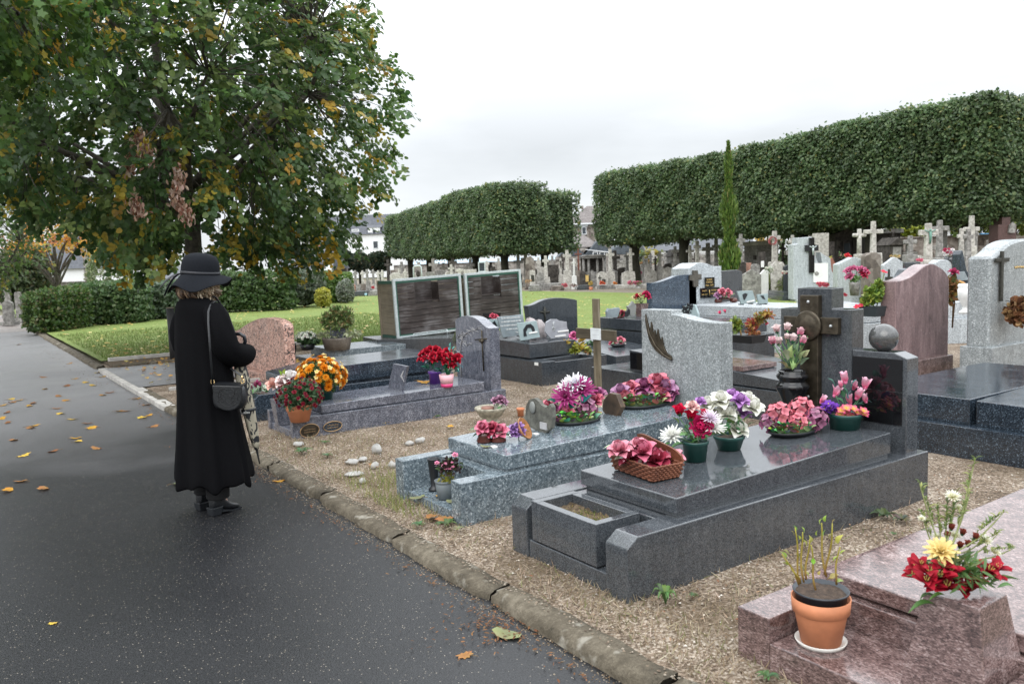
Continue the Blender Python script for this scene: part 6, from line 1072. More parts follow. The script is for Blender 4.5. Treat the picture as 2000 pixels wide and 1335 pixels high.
bt = crown_tree('lime_tree', 'big lime tree with yellowing leaves standing behind the woman', (tb[0], tb[1], 0), 2.75, .19, (tb[0]-.35, tb[1]+.1, 5.3), (4.9, 4.6, 4.3), 1450, 66, .16, .096, LIME, low=-.97, power=2.35, limbs=19, fmin=.5, seed=5, cut=lime_cut, extra=ex, pal2=[(4, (.05, .1, .03)), (2, (.09, .145, .04)), (2.2, (.42, .3, .035))])
WITH = [(2, (.42, .27, .2)), (1.5, (.55, .42, .34)), (1, (.26, .12, .08))]
for pts in ([(273, 270), (268, 290), (262, 308), (250, 325)], [(275, 290), (285, 300), (290, 312)], [(348, 345), (347, 365), (343, 390), (355, 405), (366, 420)], [(265, 400), (272, 408)]):
    q = [PD(x, y, 13.6) for x, y in pts]; n = 60*len(pts); k = nrs.randint(0, len(q), n); C_ = np.array(q)[k]+nrs.normal(size=(n, 3))*np.array([.05, .05, .075])-np.array(bt.location); U = unit(nrs.normal(size=(n, 3))*.5+np.array([0, 0, -1])); W = unit(np.cross(U, randu(n))); cards('withered_twig', C_, U, W, .1, .05, palette(n, WITH, .2), M_dry, 'leaf', parent=bt, fold=.5)
MAPLE = [(5, (.08, .16, .035)), (3, (.13, .22, .045)), (.6, (.35, .28, .03)), (.25, (.5, .3, .03)), (2, (.04, .085, .02))]
crown_tree('maple_tree', 'maple with yellow green leaves overhanging the top left corner, trunk out of frame', (-3.0, 12.6, 0), 3.6, .2, tuple(PD(-200, -200, 9.5)), (2.75, 2.75, 2.5), 420, 56, .17, .105, MAPLE, shape='lobed', low=-1, limbs=8, fmin=.62, seed=8)
q = PD(-25, 600, 27); crown_tree('maple_tree', 'green maple with a yellow side branch at the left frame edge, by the far path', (q[0], q[1], 0), 1.6, .14, (q[0], q[1], 3.2), (2.0, 2.0, 2.0), 190, 26, .22, .13, [(4, (.07, .12, .03)), (2, (.12, .18, .05)), (1, (.25, .24, .05))], shape='lobed', limbs=7, seed=9)
q = PD(113, 580, 33); ot = crown_tree('young_tree', 'young tree with sparse orange leaves and bare upswept branches behind the hedge', (q[0], q[1], 0), 1.2, .13, (q[0], q[1], 3.0), (1.75, 1.75, 1.35), 110, 26, .15, .12, [(3, (.6, .3, .03)), (2, (.55, .35, .06)), (1, (.4, .14, .03)), (.6, (.3, .3, .05))], shape='lobed', low=-.3, limbs=11, seed=10)
# clipped lime rows
def clipped(label, x0, x1, y0, y1, z0, z1, ends, n, seed, group='clipped lime trees', trunk=None, pal=None, L=.115, piv=((26.7, 12.6), .155)):
    rng.seed(seed); nrs.seed(seed); cx, cy = (x0+x1)/2, (y0+y1)/2; t = thing('clipped_lime_tree', label, 'tree', (cx, cy, 0), group=group); mb = MB(); tx, ty = trunk or (cx-.2, cy)
    mb.tube([(tx, ty, -.1), (tx+.03, ty, .5), (tx-.03, ty+.05, 1.6), (tx, ty, z0+.5)], [.34, .27, .24, .3], 10)
    for k in range(7): a = rng.uniform(0, 6.3); mb.tube([(tx, ty, z0-.3), (tx+cos(a)*.7, ty+sin(a)*.7, z0+.25), (tx+cos(a)*1.4, ty+sin(a)*1.3, z0+.6)], [.13, .09, .04], 6)
    mb.build('trunk', M_barkd, t); i_ = .3; mb = MB(); mb.box(x0+i_, x1-i_, y0+(.5 if 's' in ends else .02), y1-(.4 if 'n' in ends else .02), z0+i_, z1-i_); mb.build('dark_core', M_inner, t)  # dark box added behind the leaves so light does not pass through
    F = []
    lx, ly, lz = x1-x0, y1-y0, z1-z0
    def face(m, fn, nv): 
        u, v = nrs.uniform(0, 1, m), nrs.uniform(0, 1, m); p = np.array([fn(a, b) for a, b in zip(u, v)]); F.append((p, np.tile(np.array(nv, float), (m, 1))))
    ar = {'w': ly*lz, 't': lx*ly*.6, 'b': lx*ly*.5, 's': lx*lz, 'n': lx*lz}; use = ['w', 't', 'b']+ends; tot = sum(ar[k] for k in use)
    for k in use:
        m = int(n*ar[k]/tot)
        if k == 'w': face(m, lambda a, b: (x0, y0+a*ly, z0+b*lz), (-1, 0, .15))
        if k == 't': face(m, lambda a, b: (x0+a**1.6*lx, y0+b*ly, z1), (-.2, 0, 1))
        if k == 'b': face(m, lambda a, b: (x0+a*lx, y0+b*ly, z0), (-.3, 0, -1))
        if k == 's': face(m, lambda a, b: (x0+a*lx, y0, z0+b*lz), (0, -1, .15))
        if k == 'n': face(m, lambda a, b: (x0+a*lx, y1, z0+b*lz), (0, 1, .15))
    P_ = np.concatenate([f[0] for f in F]); Nn = np.concatenate([f[1] for f in F]); m = len(P_)
    # rounded edges, lumpy sprays, some sprigs standing proud
    def lump(p): return .08*np.sin(p[:, 1]*2.1+p[:, 2]*1.3+seed)*np.sin(p[:, 2]*2.6+p[:, 0]*1.7)+.05*np.sin(p[:, 1]*6.3+seed*2)*np.sin(p[:, 2]*7.1+p[:, 0]*5)
    r_ = .45
    for k, (a0, a1) in enumerate(((x0, x1), (y0, y1), (z0, z1))):
        if k == 1: continue
    dx = np.clip((x0+r_-P_[:, 0])/r_, 0, 1); dzt = np.clip((P_[:, 2]-(z1-r_))/r_, 0, 1); dzb = np.clip((z0+r_-P_[:, 2])/r_, 0, 1); dy = (np.clip((y0+r_-P_[:, 1])/r_, 0, 1) if 's' in ends else 0)+(np.clip((P_[:, 1]-(y1-r_))/r_, 0, 1) if 'n' in ends else 0)
    P_[:, 0] += r_*.32*dx*(dzt+dzb+dy); P_[:, 2] -= r_*.32*dzt*(dx+dy*.7); P_[:, 2] += r_*.32*dzb*(dx+dy*.7)
    if 's' in ends: P_[:, 1] += r_*.32*np.clip((y0+r_-P_[:, 1])/r_, 0, 1)*(dx+dzt+dzb)
    depth = nrs.uniform(-.2, .05, m)+lump(P_); tw = nrs.uniform(size=m) < .03; depth[tw] += nrs.uniform(.03, .22, tw.sum()); P_ = P_+Nn*depth[:, None]+nrs.normal(size=(m, 3))*.05
    U = unit(Nn*.5+nrs.normal(size=(m, 3))*.7+np.array([0, 0, -.25])); W = unit(np.cross(U, unit(Nn+np.array([0, 0, .7])+nrs.normal(size=(m, 3))*.5))); Ls = nrs.uniform(.7, 1.25, m)*L
    c_ = palette(m, pal or [(4, (.085, .138, .062)), (3, (.125, .185, .084)), (1.6, (.185, .24, .11)), (.2, (.26, .25, .08))], .3); c_ *= (1+.25*np.sin(P_[:, 1]*1.7+seed)*np.sin(P_[:, 2]*2.2))[:, None]
    cards('crown', P_-np.array([cx, cy, 0]), U, W, Ls, Ls*.85, np.clip(c_, 0, 1), M_tleaf, 'leaf', parent=t, fold=.2)
    p0, an = piv; R_ = Matrix.Rotation(-an, 3, 'Z'); v = R_ @ Vector((cx-p0[0], cy-p0[1], 0)); t.location = (p0[0]+v.x, p0[1]+v.y, 0); t.rotation_euler = (0, 0, -an); return t
ys = [12.6, 16.4, 20.3, 24.2, 28.1, 32.0, 36.2]; nm_ = ['nearest, at the right edge', 'second from the right edge', 'third from the right edge', 'right of the cypress', 'behind the cypress', 'at the left end of the right row']
tr = [(1906, 28.6), (1819, 15.6), (1699, 19.2), (1580, 22.6), (1471, 26.4), (1298, 34.6)]
for i in range(6):
    Yc = (ys[i]+ys[i+1])/2; clipped('lime tree clipped into the right hand block, '+nm_[i], 26.7, 30.6, ys[i], ys[i+1], 2.5+.12*sin(i*2.1), 6.25+.1*sin(i*1.3+1), (['s'] if i == 0 else [])+(['n'] if i == 5 else []), [32000, 21000, 19000, 17000, 15000, 15000][i], 20+i, trunk=(28.3, Yc+.3*sin(i*3)))
ym = [41.6, 46.5, 51.5, 56.5, 61.5, 66.6]; nm_ = ['nearest, at the corner', 'left of the corner', 'in the middle of its left face', 'second from its left end', 'at its left end']
for i in range(5): clipped('lime tree clipped into the middle block, '+nm_[i], 27.6, 31.2, ym[i], ym[i+1], 2.2+.1*sin(i*2), [6.45, 6.5, 6.2, 6.05, 5.95][i], (['s'] if i == 0 else [])+(['n'] if i == 4 else []), [13000, 10000, 9000, 8000, 8000][i], 40+i, L=.15, piv=((27.6, 41.6), .176))
clipped('lime tree clipped into the middle block, at its right end', 31.3, 33.9, 42.4, 47, 2.2, 6.0, ['s'], 7500, 50, L=.17, piv=((27.6, 41.6), .176))
# cypress
q = PD(1425, 560, 22); t = thing('cypress', 'narrow bright green cypress before the clipped lime row', 'tree', (q[0], q[1], 0)); zt = PD(1427, 279, 22)[2]; n = 8000
z = .05+(zt-.05)*nrs.uniform(0, 1, n)**.9; rr_ = .27*np.clip(1.0-(z/zt)**2.6, .03, 1)*(.8+.3*np.sin(z*5))*nrs.uniform(.35, 1.1, n)*np.clip(.55+z/zt*1.6, 0, 1); a = nrs.uniform(0, 2*pi, n)
C_ = np.stack([rr_*np.cos(a), rr_*np.sin(a), z], 1); U = unit(np.stack([np.cos(a)*.35, np.sin(a)*.35, np.ones(n)], 1)+nrs.normal(size=(n, 3))*.22); W = unit(np.cross(U, randu(n))); L = nrs.uniform(.1, .24, n); cards('crown', C_, U, W, L, L*.22, palette(n, [(3, (.1, .17, .035)), (2, (.15, .22, .05)), (1, (.05, .1, .025)), (.3, (.25, .22, .08))], .25), M_leaf, 'leaf', parent=t)
MB().tube([(q[0], q[1], -.05), (q[0], q[1], zt*.8)], [.06, .02], 8).build('trunk', M_bark, t)
# ------------------------------------------------------------------ hedges and shrubs
def shrub(name, label, px0, px1, yt, yb, pal, n, L, D=None, dep=1.2, cat='shrub', group=None, boxy=True, mat=None, inner=True, wd=.7, bark=None):
    D = D or float(2656/(yb-(510+.035*(1000-(px0+px1)/2))+1e-6)); k = D/FPX; c = PD((px0+px1)/2, yb, D); t = thing(name, label, cat, (c[0], c[1], 0), -YAW, group); hw = (px1-px0)/2*k; h = PD((px0+px1)/2, yt, D)[2]
    v = randu(n*2); v = v[(v[:, 1] < .45) & (v[:, 2] > -.75)][:n]; n = len(v); p_ = 5. if boxy else 2.3; s_ = (np.abs(v)**p_).sum(1)**(-1/p_); v = v*s_[:, None]
    lum = 1+.07*np.sin(v[:, 0]*hw*5+v[:, 2]*7)*np.sin(v[:, 2]*h*6+1)+.05*np.sin(v[:, 0]*hw*13)
    C_ = v*lum[:, None]*nrs.uniform(.84, 1.05, (n, 1))*np.array([hw, dep/2, h/2])+np.array([0, dep/2, h/2]); C_[:, 2] = np.maximum(C_[:, 2], .03); U = unit(v*.6+nrs.normal(size=(n, 3))*.7+np.array([0, 0, .2])); W = unit(np.cross(U, unit(v+np.array([0, 0, .5])+nrs.normal(size=(n, 3))*.5))); Ls = nrs.uniform(.7, 1.25, n)*L
    cards('foliage', C_, U, W, Ls, Ls*wd, palette(n, pal, .3), mat or M_tleaf, 'leaf', parent=t)
    if inner: MB().ball((0, dep/2, h*.48), 1., 14, 9, (hw*.86, dep*.42, h*.45)).build('dark_core', M_inner, t, local=True)
    MB().tube([(0, dep/2, -.05), (0, dep/2, h*.6)], [.05, .02], 6).build('stem', M_barkd, t, local=True); return t
HG = [(3, (.085, .15, .06)), (2, (.12, .19, .075)), (1, (.18, .24, .11))]
shrub('hedge', 'clipped dark hedge block at the far left end of the lawn', 36, 108, 567, 640, [(4, (.07, .13, .035)), (2, (.11, .17, .045)), (1, (.17, .16, .07))], 5200, .11, D=24.5, dep=3., cat='hedge')
shrub('shrub', 'loose green shrub at the left lawn corner in front of the clipped hedge', 70, 150, 585, 638, [(3, (.07, .13, .045)), (2, (.13, .2, .06))], 2600, .13, dep=1.5, boxy=False, group='shrubs along the lawn')
shrub('hedge', 'dark informal hedge left of the woman', 128, 262, 553, 630, HG, 7000, .13, D=27.5, dep=1.8, cat='hedge')
shrub('hedge', 'grey green cotoneaster hedge running behind the woman', 230, 352, 552, 620, [(3, (.14, .2, .125)), (2, (.2, .25, .175)), (1, (.09, .14, .06))], 6500, .13, D=29.5, dep=1.8, cat='hedge')
shrub('hedge', 'dark green hedge right of the woman', 345, 560, 532, 606, [(3, (.075, .135, .045)), (2, (.11, .17, .06))], 8500, .14, D=32.5, dep=2., cat='hedge')
shrub('shrub', 'grey green rounded shrub between the dark hedge and the yellow bush', 540, 628, 527, 597, [(3, (.14, .175, .12)), (2, (.19, .22, .165)), (1, (.09, .12, .06))], 5200, .14, D=34.5, dep=2., boxy=False, group='shrubs along the lawn')
shrub('shrub', 'bright green clipped shrub right of the yellow bush', 615, 680, 533, 590, [(2, (.09, .16, .035)), (2, (.14, .22, .05))], 4200, .13, D=38, dep=2, group='shrubs along the lawn')
shrub('shrub', 'small golden yellow bush at the foot of the hedge', 612, 641, 563, 592, [(2, (.42, .4, .07)), (1, (.3, .3, .05))], 900, .12, D=33.6, dep=.9, boxy=False, group='shrubs along the lawn')
shrub('shrub', 'silver variegated bush at the right end of the hedge', 655, 688, 547, 587, [(2, (.3, .32, .27)), (2, (.15, .18, .12))], 1600, .1, D=37, dep=1., boxy=False, group='shrubs along the lawn')
shrub('shrub', 'pale whitish green bush beyond the hedge under the lime tree', 158, 240, 475, 575, [(2, (.3, .34, .2)), (2, (.16, .2, .1))], 2300, .14, D=38, dep=2, boxy=False, inner=False, group='shrubs along the lawn')
shrub('shrub', 'dense dark bush at the left frame edge below the maple', -30, 62, 475, 585, [(3, (.06, .085, .035)), (1, (.13, .12, .06))], 3600, .16, D=36, dep=3, boxy=False, group='shrubs along the lawn')
shrub('shrub', 'variegated yellow green mound beside the low stone wall', 1484, 1550, 534, 563, [(2, (.3, .33, .14)), (2, (.17, .22, .08))], 2200, .09, D=31, dep=1.4, boxy=False, group='shrubs among the graves')
for i, (a, b, yt, yb, D, lab) in enumerate([(648, 692, 487, 530, 74, 'round dark clipped tree left of two others by the white house'), (684, 722, 494, 530, 78, 'round dark clipped tree in the middle of three by the white house'), (718, 762, 492, 530, 72, 'round dark clipped tree nearest the middle lime block')]):
    k = D/FPX; q = PD((a+b)/2, 530, D); t = thing('ball_tree', lab, 'tree', (q[0], q[1], 0), group='round clipped trees'); zc = PD((a+b)/2, (yt+yb)/2, D)[2]; r_ = (b-a)/2*k; v = randu(1500); C_ = v*nrs.uniform(.85, 1.08, (1500, 1))*np.array([r_, r_, (yb-yt)/2*k])+np.array([0, 0, zc]); U = unit(v+nrs.normal(size=(1500, 3))*.8); W = unit(np.cross(U, randu(1500))); cards('crown', C_, U, W, .26, .2, palette(1500, [(2, (.03, .05, .03)), (1, (.06, .08, .05)), (.4, (.12, .1, .05))], .3), M_tleaf, 'leaf', parent=t)
    MB().ball((0, 0, zc), r_*.88, 12, 8, (1, 1, (yb-yt)/(b-a))).build('dark_core', M_inner, t, local=True); MB().tube([(0, 0, 0), (0, 0, zc)], .15, 8).build('trunk', M_barkd, t, local=True)
def small_tree(label, px, D, yt, yb, rx, pal, n=900, L=.22, seed=3, shape='leaf'):
    k = D/FPX; q = PD(px, 520, D); zt, zb = PD(px, yt, D)[2], PD(px, yb, D)[2]; return crown_tree('tree', label, (q[0], q[1], 0), max(.6, zb*.8), .09, (q[0], q[1], (zt+zb)/2), (rx*k, rx*k, (zt-zb)/2), max(20, n//24), 24, .2*k*14, L, pal, group='far trees', limbs=6, seed=seed, shape=shape)
small_tree('yellow green tree seen under the right lime block between crosses', 1775, 48, 418, 468, 40, [(3, (.3, .34, .04)), (2, (.22, .28, .04))], 1500, .22, 61)
small_tree('thin yellowing tree beside the slate roofs, left of the cypress', 1268, 58, 482, 522, 22, [(2, (.32, .27, .06)), (1, (.16, .2, .06))], 700, .2, 62)
small_tree('rust and green shrubby tree low between the far crosses', 1262, 55, 508, 530, 18, [(2, (.13, .14, .05)), (1, (.3, .14, .06))], 600, .18, 63)
small_tree('leafy green tree behind the wall under the right lime block', 1885, 46, 398, 462, 50, [(3, (.12, .17, .04)), (2, (.06, .1, .03)), (1, (.24, .25, .06))], 1600, .22, 64)
small_tree('leafy yellow green tree at the right frame edge behind the wall', 1975, 44, 400, 455, 55, [(3, (.18, .22, .05)), (2, (.08, .13, .03))], 1600, .22, 65)
small_tree('yellow autumn tree behind the wreathed cross', 1500, 60, 448, 482, 26, [(3, (.4, .28, .05)), (1, (.2, .2, .06))], 700, .2, 66)
small_tree('dark green bush behind the wreathed cross', 1545, 55, 455, 520, 26, [(3, (.04, .075, .025)), (1, (.1, .14, .04))], 900, .2, 67)
small_tree('small green tree by the slate roof right of the white tomb', 1248, 62, 488, 515, 16, [(2, (.08, .12, .05))], 500, .2, 68)
# ------------------------------------------------------------------ buildings
M_slateroof = ground_mat('slate roof', [(.3, (.035, .04, .05)), (.6, (.075, .08, .095)), (.8, (.12, .125, .14))], .6, 4, 6, .3, rough=.5, spec=.4)
M_oldroof = ground_mat('lichened roof', [(.3, (.1, .09, .085)), (.6, (.19, .17, .165)), (.8, (.3, .28, .27))], 1, 6, 9, .3, rough=.8)
M_render = plain('white render', (.72, .73, .74), .8, var=.05); M_rubble = ground_mat('rubble wall', [(.3, (.06, .05, .045)), (.5, (.17, .145, .125)), (.75, (.34, .31, .28))], 1.5, 6, 4, .6); M_rubble2 = ground_mat('pale rubble wall', [(.3, (.12, .11, .1)), (.5, (.26, .24, .22)), (.75, (.42, .4, .37))], 1.5, 6, 4, .6)
M_glass = plain('window glass', (.05, .06, .07), .08); M_slatehung = ground_mat('slate hung gable', [(.3, (.045, .055, .065)), (.7, (.09, .105, .12))], 1, 5, 5, .3, rough=.6); M_frame = plain('white frame', (.7, .72, .74), .5)
class House:
    """a building set square to the view at distance D; all measures by photo pixels at that distance"""
    def __init__(s, name, label, px, D, cat='house'):
        s.D = D; s.px = px; s.k = D/FPX; q = PD(px, 520, D); s.t = thing(name, label, cat, (q[0], q[1], 0), -YAW)
    def X(s, px): return (px-s.px)*s.k
    def Z(s, py, px=None): return float(PD(s.px if px is None else px, py, s.D)[2])
    def walls(s, x0, x1, yt, mat, dep=7., z0=0., name='wall', y0=0.): return MB().box(s.X(x0), s.X(x1), y0, y0+dep, z0, s.Z(yt, (x0+x1)/2)).build(name, mat, s.t, local=True)
    def roof(s, x0, x1, ye, yr, mat, dep=7., over=.3, hip0=0., hip1=0., y0=0., name='roof'):
        xm = (x0+x1)/2; a, b, ze, zr = s.X(x0)-over, s.X(x1)+over, s.Z(ye, xm), s.Z(yr, xm); y0, y1 = y0-over, y0+dep+over; ym = (y0+y1)/2
        mb = MB(); mb.add([(a, y0, ze), (b, y0, ze), (b, y1, ze), (a, y1, ze), (a+hip0, ym, zr), (b-hip1, ym, zr)], [(0, 1, 5, 4), (2, 3, 4, 5), (0, 4, 3), (1, 2, 5), (0, 3, 2, 1)]); return mb.build(name, mat, s.t, local=True)
    def window(s, x0, x1, y0, y1, yoff=-.06, fr=None, parent=None):
        a, b, z0, z1 = s.X(x0), s.X(x1), s.Z(y1, x0), s.Z(y0, x0); w_ = (b-a)*.12
        f = MB().box(a, b, yoff, yoff+.05, z0, z0+w_).box(a, b, yoff, yoff+.05, z1-w_, z1).box(a, a+w_, yoff, yoff+.05, z0+w_, z1-w_).box(b-w_, b, yoff, yoff+.05, z0+w_, z1-w_).build('window', fr or M_frame, s.t, local=True)
        o = MB().box(a+w_, b-w_, yoff+.02, yoff+.04, z0+w_, z1-w_).build('pane', M_glass, f, local=True); return f
H = House('house', 'white rendered house with a slate roof, dormers and skylights beyond the left lime crown', 690, 120)
H.walls(560, 790, 459, M_render); H.roof(560, 790, 459, 418, M_slateroof, hip0=2); H.window(730, 741, 470, 486); H.window(700, 710, 486, 500); H.window(650, 662, 470, 490); H.walls(722, 745, 444, M_render, 3, H.Z(458), 'dormer'); H.window(730, 738, 448, 456); H.roof(720, 747, 444, 438, M_slateroof, 3, .1, name='dormer_roof'); H.window(693, 707, 448, 453, -1.0)
H = House('house', 'low slate roofed house with a white chimney behind the hedge', 600, 64)
H.walls(548, 645, 527, M_rubble2); H.roof(548, 645, 527, 478, M_slateroof, hip1=.6, dep=6); H.walls(638, 649, 514, M_render, .7, 0, 'chimney', -.3); MB().box(H.X(545), H.X(648), -.42, -.3, H.Z(529), H.Z(526.5)).build('gutter', M_frame, H.t, local=True)
MB().box(H.X(572), H.X(612), 2.9, 3.1, H.Z(479), H.Z(477)).build('ridge_tiles', TERRA, H.t, local=True)
H = House('house', 'grey roofed pale house behind the orange leaved tree', 140, 80)
H.walls(70, 240, 524, M_render); H.roof(70, 240, 524, 452, M_slateroof, dep=8); H.window(85, 96, 535, 550); H.walls(165, 178, 460, M_rubble2, .8, 0, 'chimney', -.2)
H = House('house', 'grey roofed low house half hidden by the lime leaves behind the hedge', 300, 75)
H.walls(262, 350, 545, M_render); H.roof(262, 350, 545, 520, M_slateroof, dep=6)
H = House('house', 'brown stone house with a hipped roof and one tall window between the lime blocks', 1150, 100)
H.walls(1112, 1195, 436, M_rubble); H.roof(1112, 1195, 437, 398, M_oldroof, hip0=3., hip1=1.5, dep=8); H.window(1138, 1147, 443, 458); MB().box(H.X(1134), H.X(1150), -.1, -.05, H.Z(442), H.Z(438)).build('lintel', M_frame, H.t, local=True); MB().box(H.X(1109), H.X(1197), -.45, -.33, H.Z(438), H.Z(435.5)).build('eaves', M_frame, H.t, local=True)
for x in (1132, 1145): MB().box(H.X(x-2), H.X(x+2), 3, 3.6, H.Z(405), H.Z(398)).build('chimney_pot', M_rubble, H.t, local=True)
H = House('house', 'low building with slate hung gables and a lichened roof below the stone house', 1170, 88)
H.walls(1090, 1260, 498, M_rubble2, 5.); H.roof(1110, 1172, 482, 456, M_oldroof, hip0=1.5, hip1=1.5, dep=7, y0=1.5)
mb = MB()
for a, m_, b, ye, yr in [(1092, 1115, 1145, 498, 468), (1143, 1168, 1205, 498, 470), (1180, 1222, 1255, 498, 474)]: mb.prism([(H.X(a), H.Z(ye)), (H.X(b), H.Z(ye)), (H.X(m_), H.Z(yr))], 'y', -.1, 5.)
mb.build('slate_gables', M_slatehung, H.t, local=True); 
for a in (1158, 1171): H.window(a, a+10, 492, 499, -.2)
mb = MB(); mb.hexa([(H.X(1144), -.3, H.Z(487)), (H.X(1190), -.3, H.Z(494)), (H.X(1144), -.2, H.Z(487)), (H.X(1190), -.2, H.Z(494)), (H.X(1144), -.3, H.Z(485.5)), (H.X(1190), -.3, H.Z(492.5)), (H.X(1144), -.2, H.Z(485.5)), (H.X(1190), -.2, H.Z(492.5))]); mb.build('fascia', M_frame, H.t, local=True)
H = House('outbuilding', 'long low pale blue roofed building behind the cemetery wall', 960, 96, 'building'); H.walls(800, 1145, 513, M_render, 4); H.roof(800, 1145, 514, 504, plain('pale blue roof', (.3, .4, .47), .5), dep=5)
H = House('house', 'white house behind the wall under the right lime block', 1890, 62); H.walls(1845, 1945, 446, M_render, 6); H.roof(1845, 1945, 446, 415, M_slateroof, dep=6); H.window(1853, 1859, 450, 464); MB().box(H.X(1905), H.X(1922), -.6, -.1, H.Z(462), H.Z(457)).build('blue_awning', plain('blue canvas', (.06, .22, .42), .6), H.t, local=True)
H = House('house', 'pale rubble house with red shutters seen over the dark mausoleum', 1640, 70); H.walls(1600, 1700, 440, M_rubble2, 6); H.roof(1600, 1700, 440, 420, M_slateroof, dep=6)
for a in (1643, 1664): H.window(a, a+9, 443, 455, fr=plain('red shutter', (.25, .02, .03), .5))
H = House('cemetery_wall', 'long rubble cemetery wall under the middle lime block', 960, 82, 'wall'); H.walls(770, 1145, 513, M_rubble2, .5); MB().box(H.X(770), H.X(1145), -.1, .6, H.Z(513), H.Z(511)).build('coping', M_oldroof, H.t, local=True)
H = House('cemetery_wall', 'dark rubble cemetery wall under the right lime block', 1820, 46, 'wall'); H.walls(1560, 2080, 463, M_rubble, .5); MB().box(H.X(1560), H.X(2080), -.1, .6, H.Z(463), H.Z(461)).build('coping', M_rubble, H.t, local=True)
H = House('cemetery_wall', 'pale stone wall seen behind the orange leaved tree', 100, 55, 'wall'); H.walls(-40, 230, 553, M_rubble2, .5); MB().box(H.X(-40), H.X(230), -.1, .6, H.Z(553), H.Z(551)).build('coping', M_oldroof, H.t, local=True)
H = House('cemetery_wall', 'rubble wall between the crosses left of the cypress', 1330, 66, 'wall'); H.walls(1255, 1460, 497, M_rubble2, .5); MB().box(H.X(1255), H.X(1460), -.1, .6, H.Z(497), H.Z(495.5)).build('coping', M_oldroof, H.t, local=True)
H = House('house', 'long grey roofed house seen under the clipped limes left of the cypress', 1360, 105); H.walls(1265, 1475, 487, M_render, 6); H.roof(1265, 1475, 487, 466, M_slateroof, dep=6)
for a in (1300, 1340, 1420, 1450): H.window(a, a+7, 489, 497)
# mausoleums
M_dstone = ground_mat('dark stained stone', [(.3, (.025, .022, .02)), (.6, (.07, .062, .056)), (.8, (.14, .125, .11))], 2, 9, 12, .4); M_gstone = ground_mat('grey weathered stone', [(.3, (.12, .115, .107)), (.6, (.27, .26, .245)), (.8, (.42, .41, .39))], 2.5, 10, 14, .4); M_pstone = ground_mat('pale weathered stone', [(.3, (.26, .245, .22)), (.6, (.5, .48, .44)), (.8, (.66, .64, .6))], 3, 12, 16, .4)
H = House('mausoleum', 'dark stone mausoleum with a pediment and glazed door, below the red shutters', 1652, 33, 'mausoleum'); H.walls(1632, 1672, 464, M_dstone, 2); MB().prism([(H.X(1628), H.Z(464)), (H.X(1676), H.Z(464)), (H.X(1676), H.Z(459)), (H.X(1653), H.Z(447)), (H.X(1628), H.Z(457))], 'y', -.1, 2.1).build('pediment', M_dstone, H.t, local=True); H.window(1645, 1662, 473, 500, -.05, M_dstone); MB().box(H.X(1633), H.X(1640), -.08, 0, 0, H.Z(466)).box(H.X(1665), H.X(1671), -.08, 0, 0, H.Z(466)).build('pilasters', M_dstone, H.t, local=True)
H = House('mausoleum', 'grey stone block mausoleum with a heavy cornice behind the tall stone cross', 1738, 34, 'mausoleum'); H.walls(1716, 1758, 455, M_dstone, 2.2); MB().box(H.X(1713), H.X(1761), -.15, 2.3, H.Z(455), H.Z(447)).build('cornice', M_gstone, H.t, local=True)
H = House('mausoleum', 'small dark pedimented grave house with an iron cross, left of a stone cross', 1752, 27, 'mausoleum'); H.walls(1738, 1764, 478, M_dstone, 1); MB().prism([(H.X(1735), H.Z(478)), (H.X(1767), H.Z(478)), (H.X(1752), H.Z(463))], 'y', -.1, 1.1).build('pediment', M_dstone, H.t, local=True); MB().box(H.X(1743), H.X(1759), -.03, 0, H.Z(504), H.Z(482)).build('tablet', M_gstone, H.t, local=True); MB().tube([(H.X(1752), .3, H.Z(463)), (H.X(1752), .3, H.Z(446))], .04, 6).tube([(H.X(1748), .3, H.Z(453)), (H.X(1756), .3, H.Z(453))], .035, 6).build('iron_cross', M_dstone, H.t, local=True)
H = House('mausoleum', 'open grave canopy with stone columns and a mossy roof', 1160, 50, 'mausoleum'); MB().box(H.X(1137), H.X(1184), -.2, 1.8, H.Z(504), H.Z(500)).prism([(H.X(1136), H.Z(500)), (H.X(1185), H.Z(500)), (H.X(1176), H.Z(497)), (H.X(1144), H.Z(497))], 'y', -.25, 1.85).build('roof', M_gstone, H.t, local=True); mb = MB(); 
for x in (1140, 1150, 1167, 1181): mb.tube([(H.X(x), 0, 0), (H.X(x), 0, H.Z(504))], .08, 8)
mb.build('columns', M_gstone, H.t, local=True); H.walls(1139, 1183, 504, M_dstone, .1, 0, 'back_wall', 1.6); H.walls(1138, 1184, 531, M_gstone, 1.6, 0, 'base')
H = House('mausoleum', 'pale rendered grave house with flat coping, right of the mossy footed cross', 1223, 52, 'mausoleum'); H.walls(1200, 1246, 509, M_pstone, 2); MB().box(H.X(1198), H.X(1248), -.12, 2.1, H.Z(509), H.Z(503)).build('coping', M_gstone, H.t, local=True)
H = House('mausoleum', 'pale block walled grave house behind the cross with a wreath', 1497, 38, 'mausoleum'); H.walls(1478, 1520, 478, M_gstone, 2); MB().box(H.X(1475), H.X(1523), -.12, 2.1, H.Z(478), H.Z(470)).build('coping', M_pstone, H.t, local=True)
H = House('mausoleum', 'squat stone grave house with a sloping top behind the crosses left of the cypress', 1335, 48, 'mausoleum'); H.walls(1312, 1340, 500, M_gstone, 1.6); MB().prism([(H.X(1310), H.Z(500)), (H.X(1342), H.Z(500)), (H.X(1333), H.Z(489)), (H.X(1318), H.Z(486))], 'y', -.1, 1.7).build('roof', M_dstone, H.t, local=True)
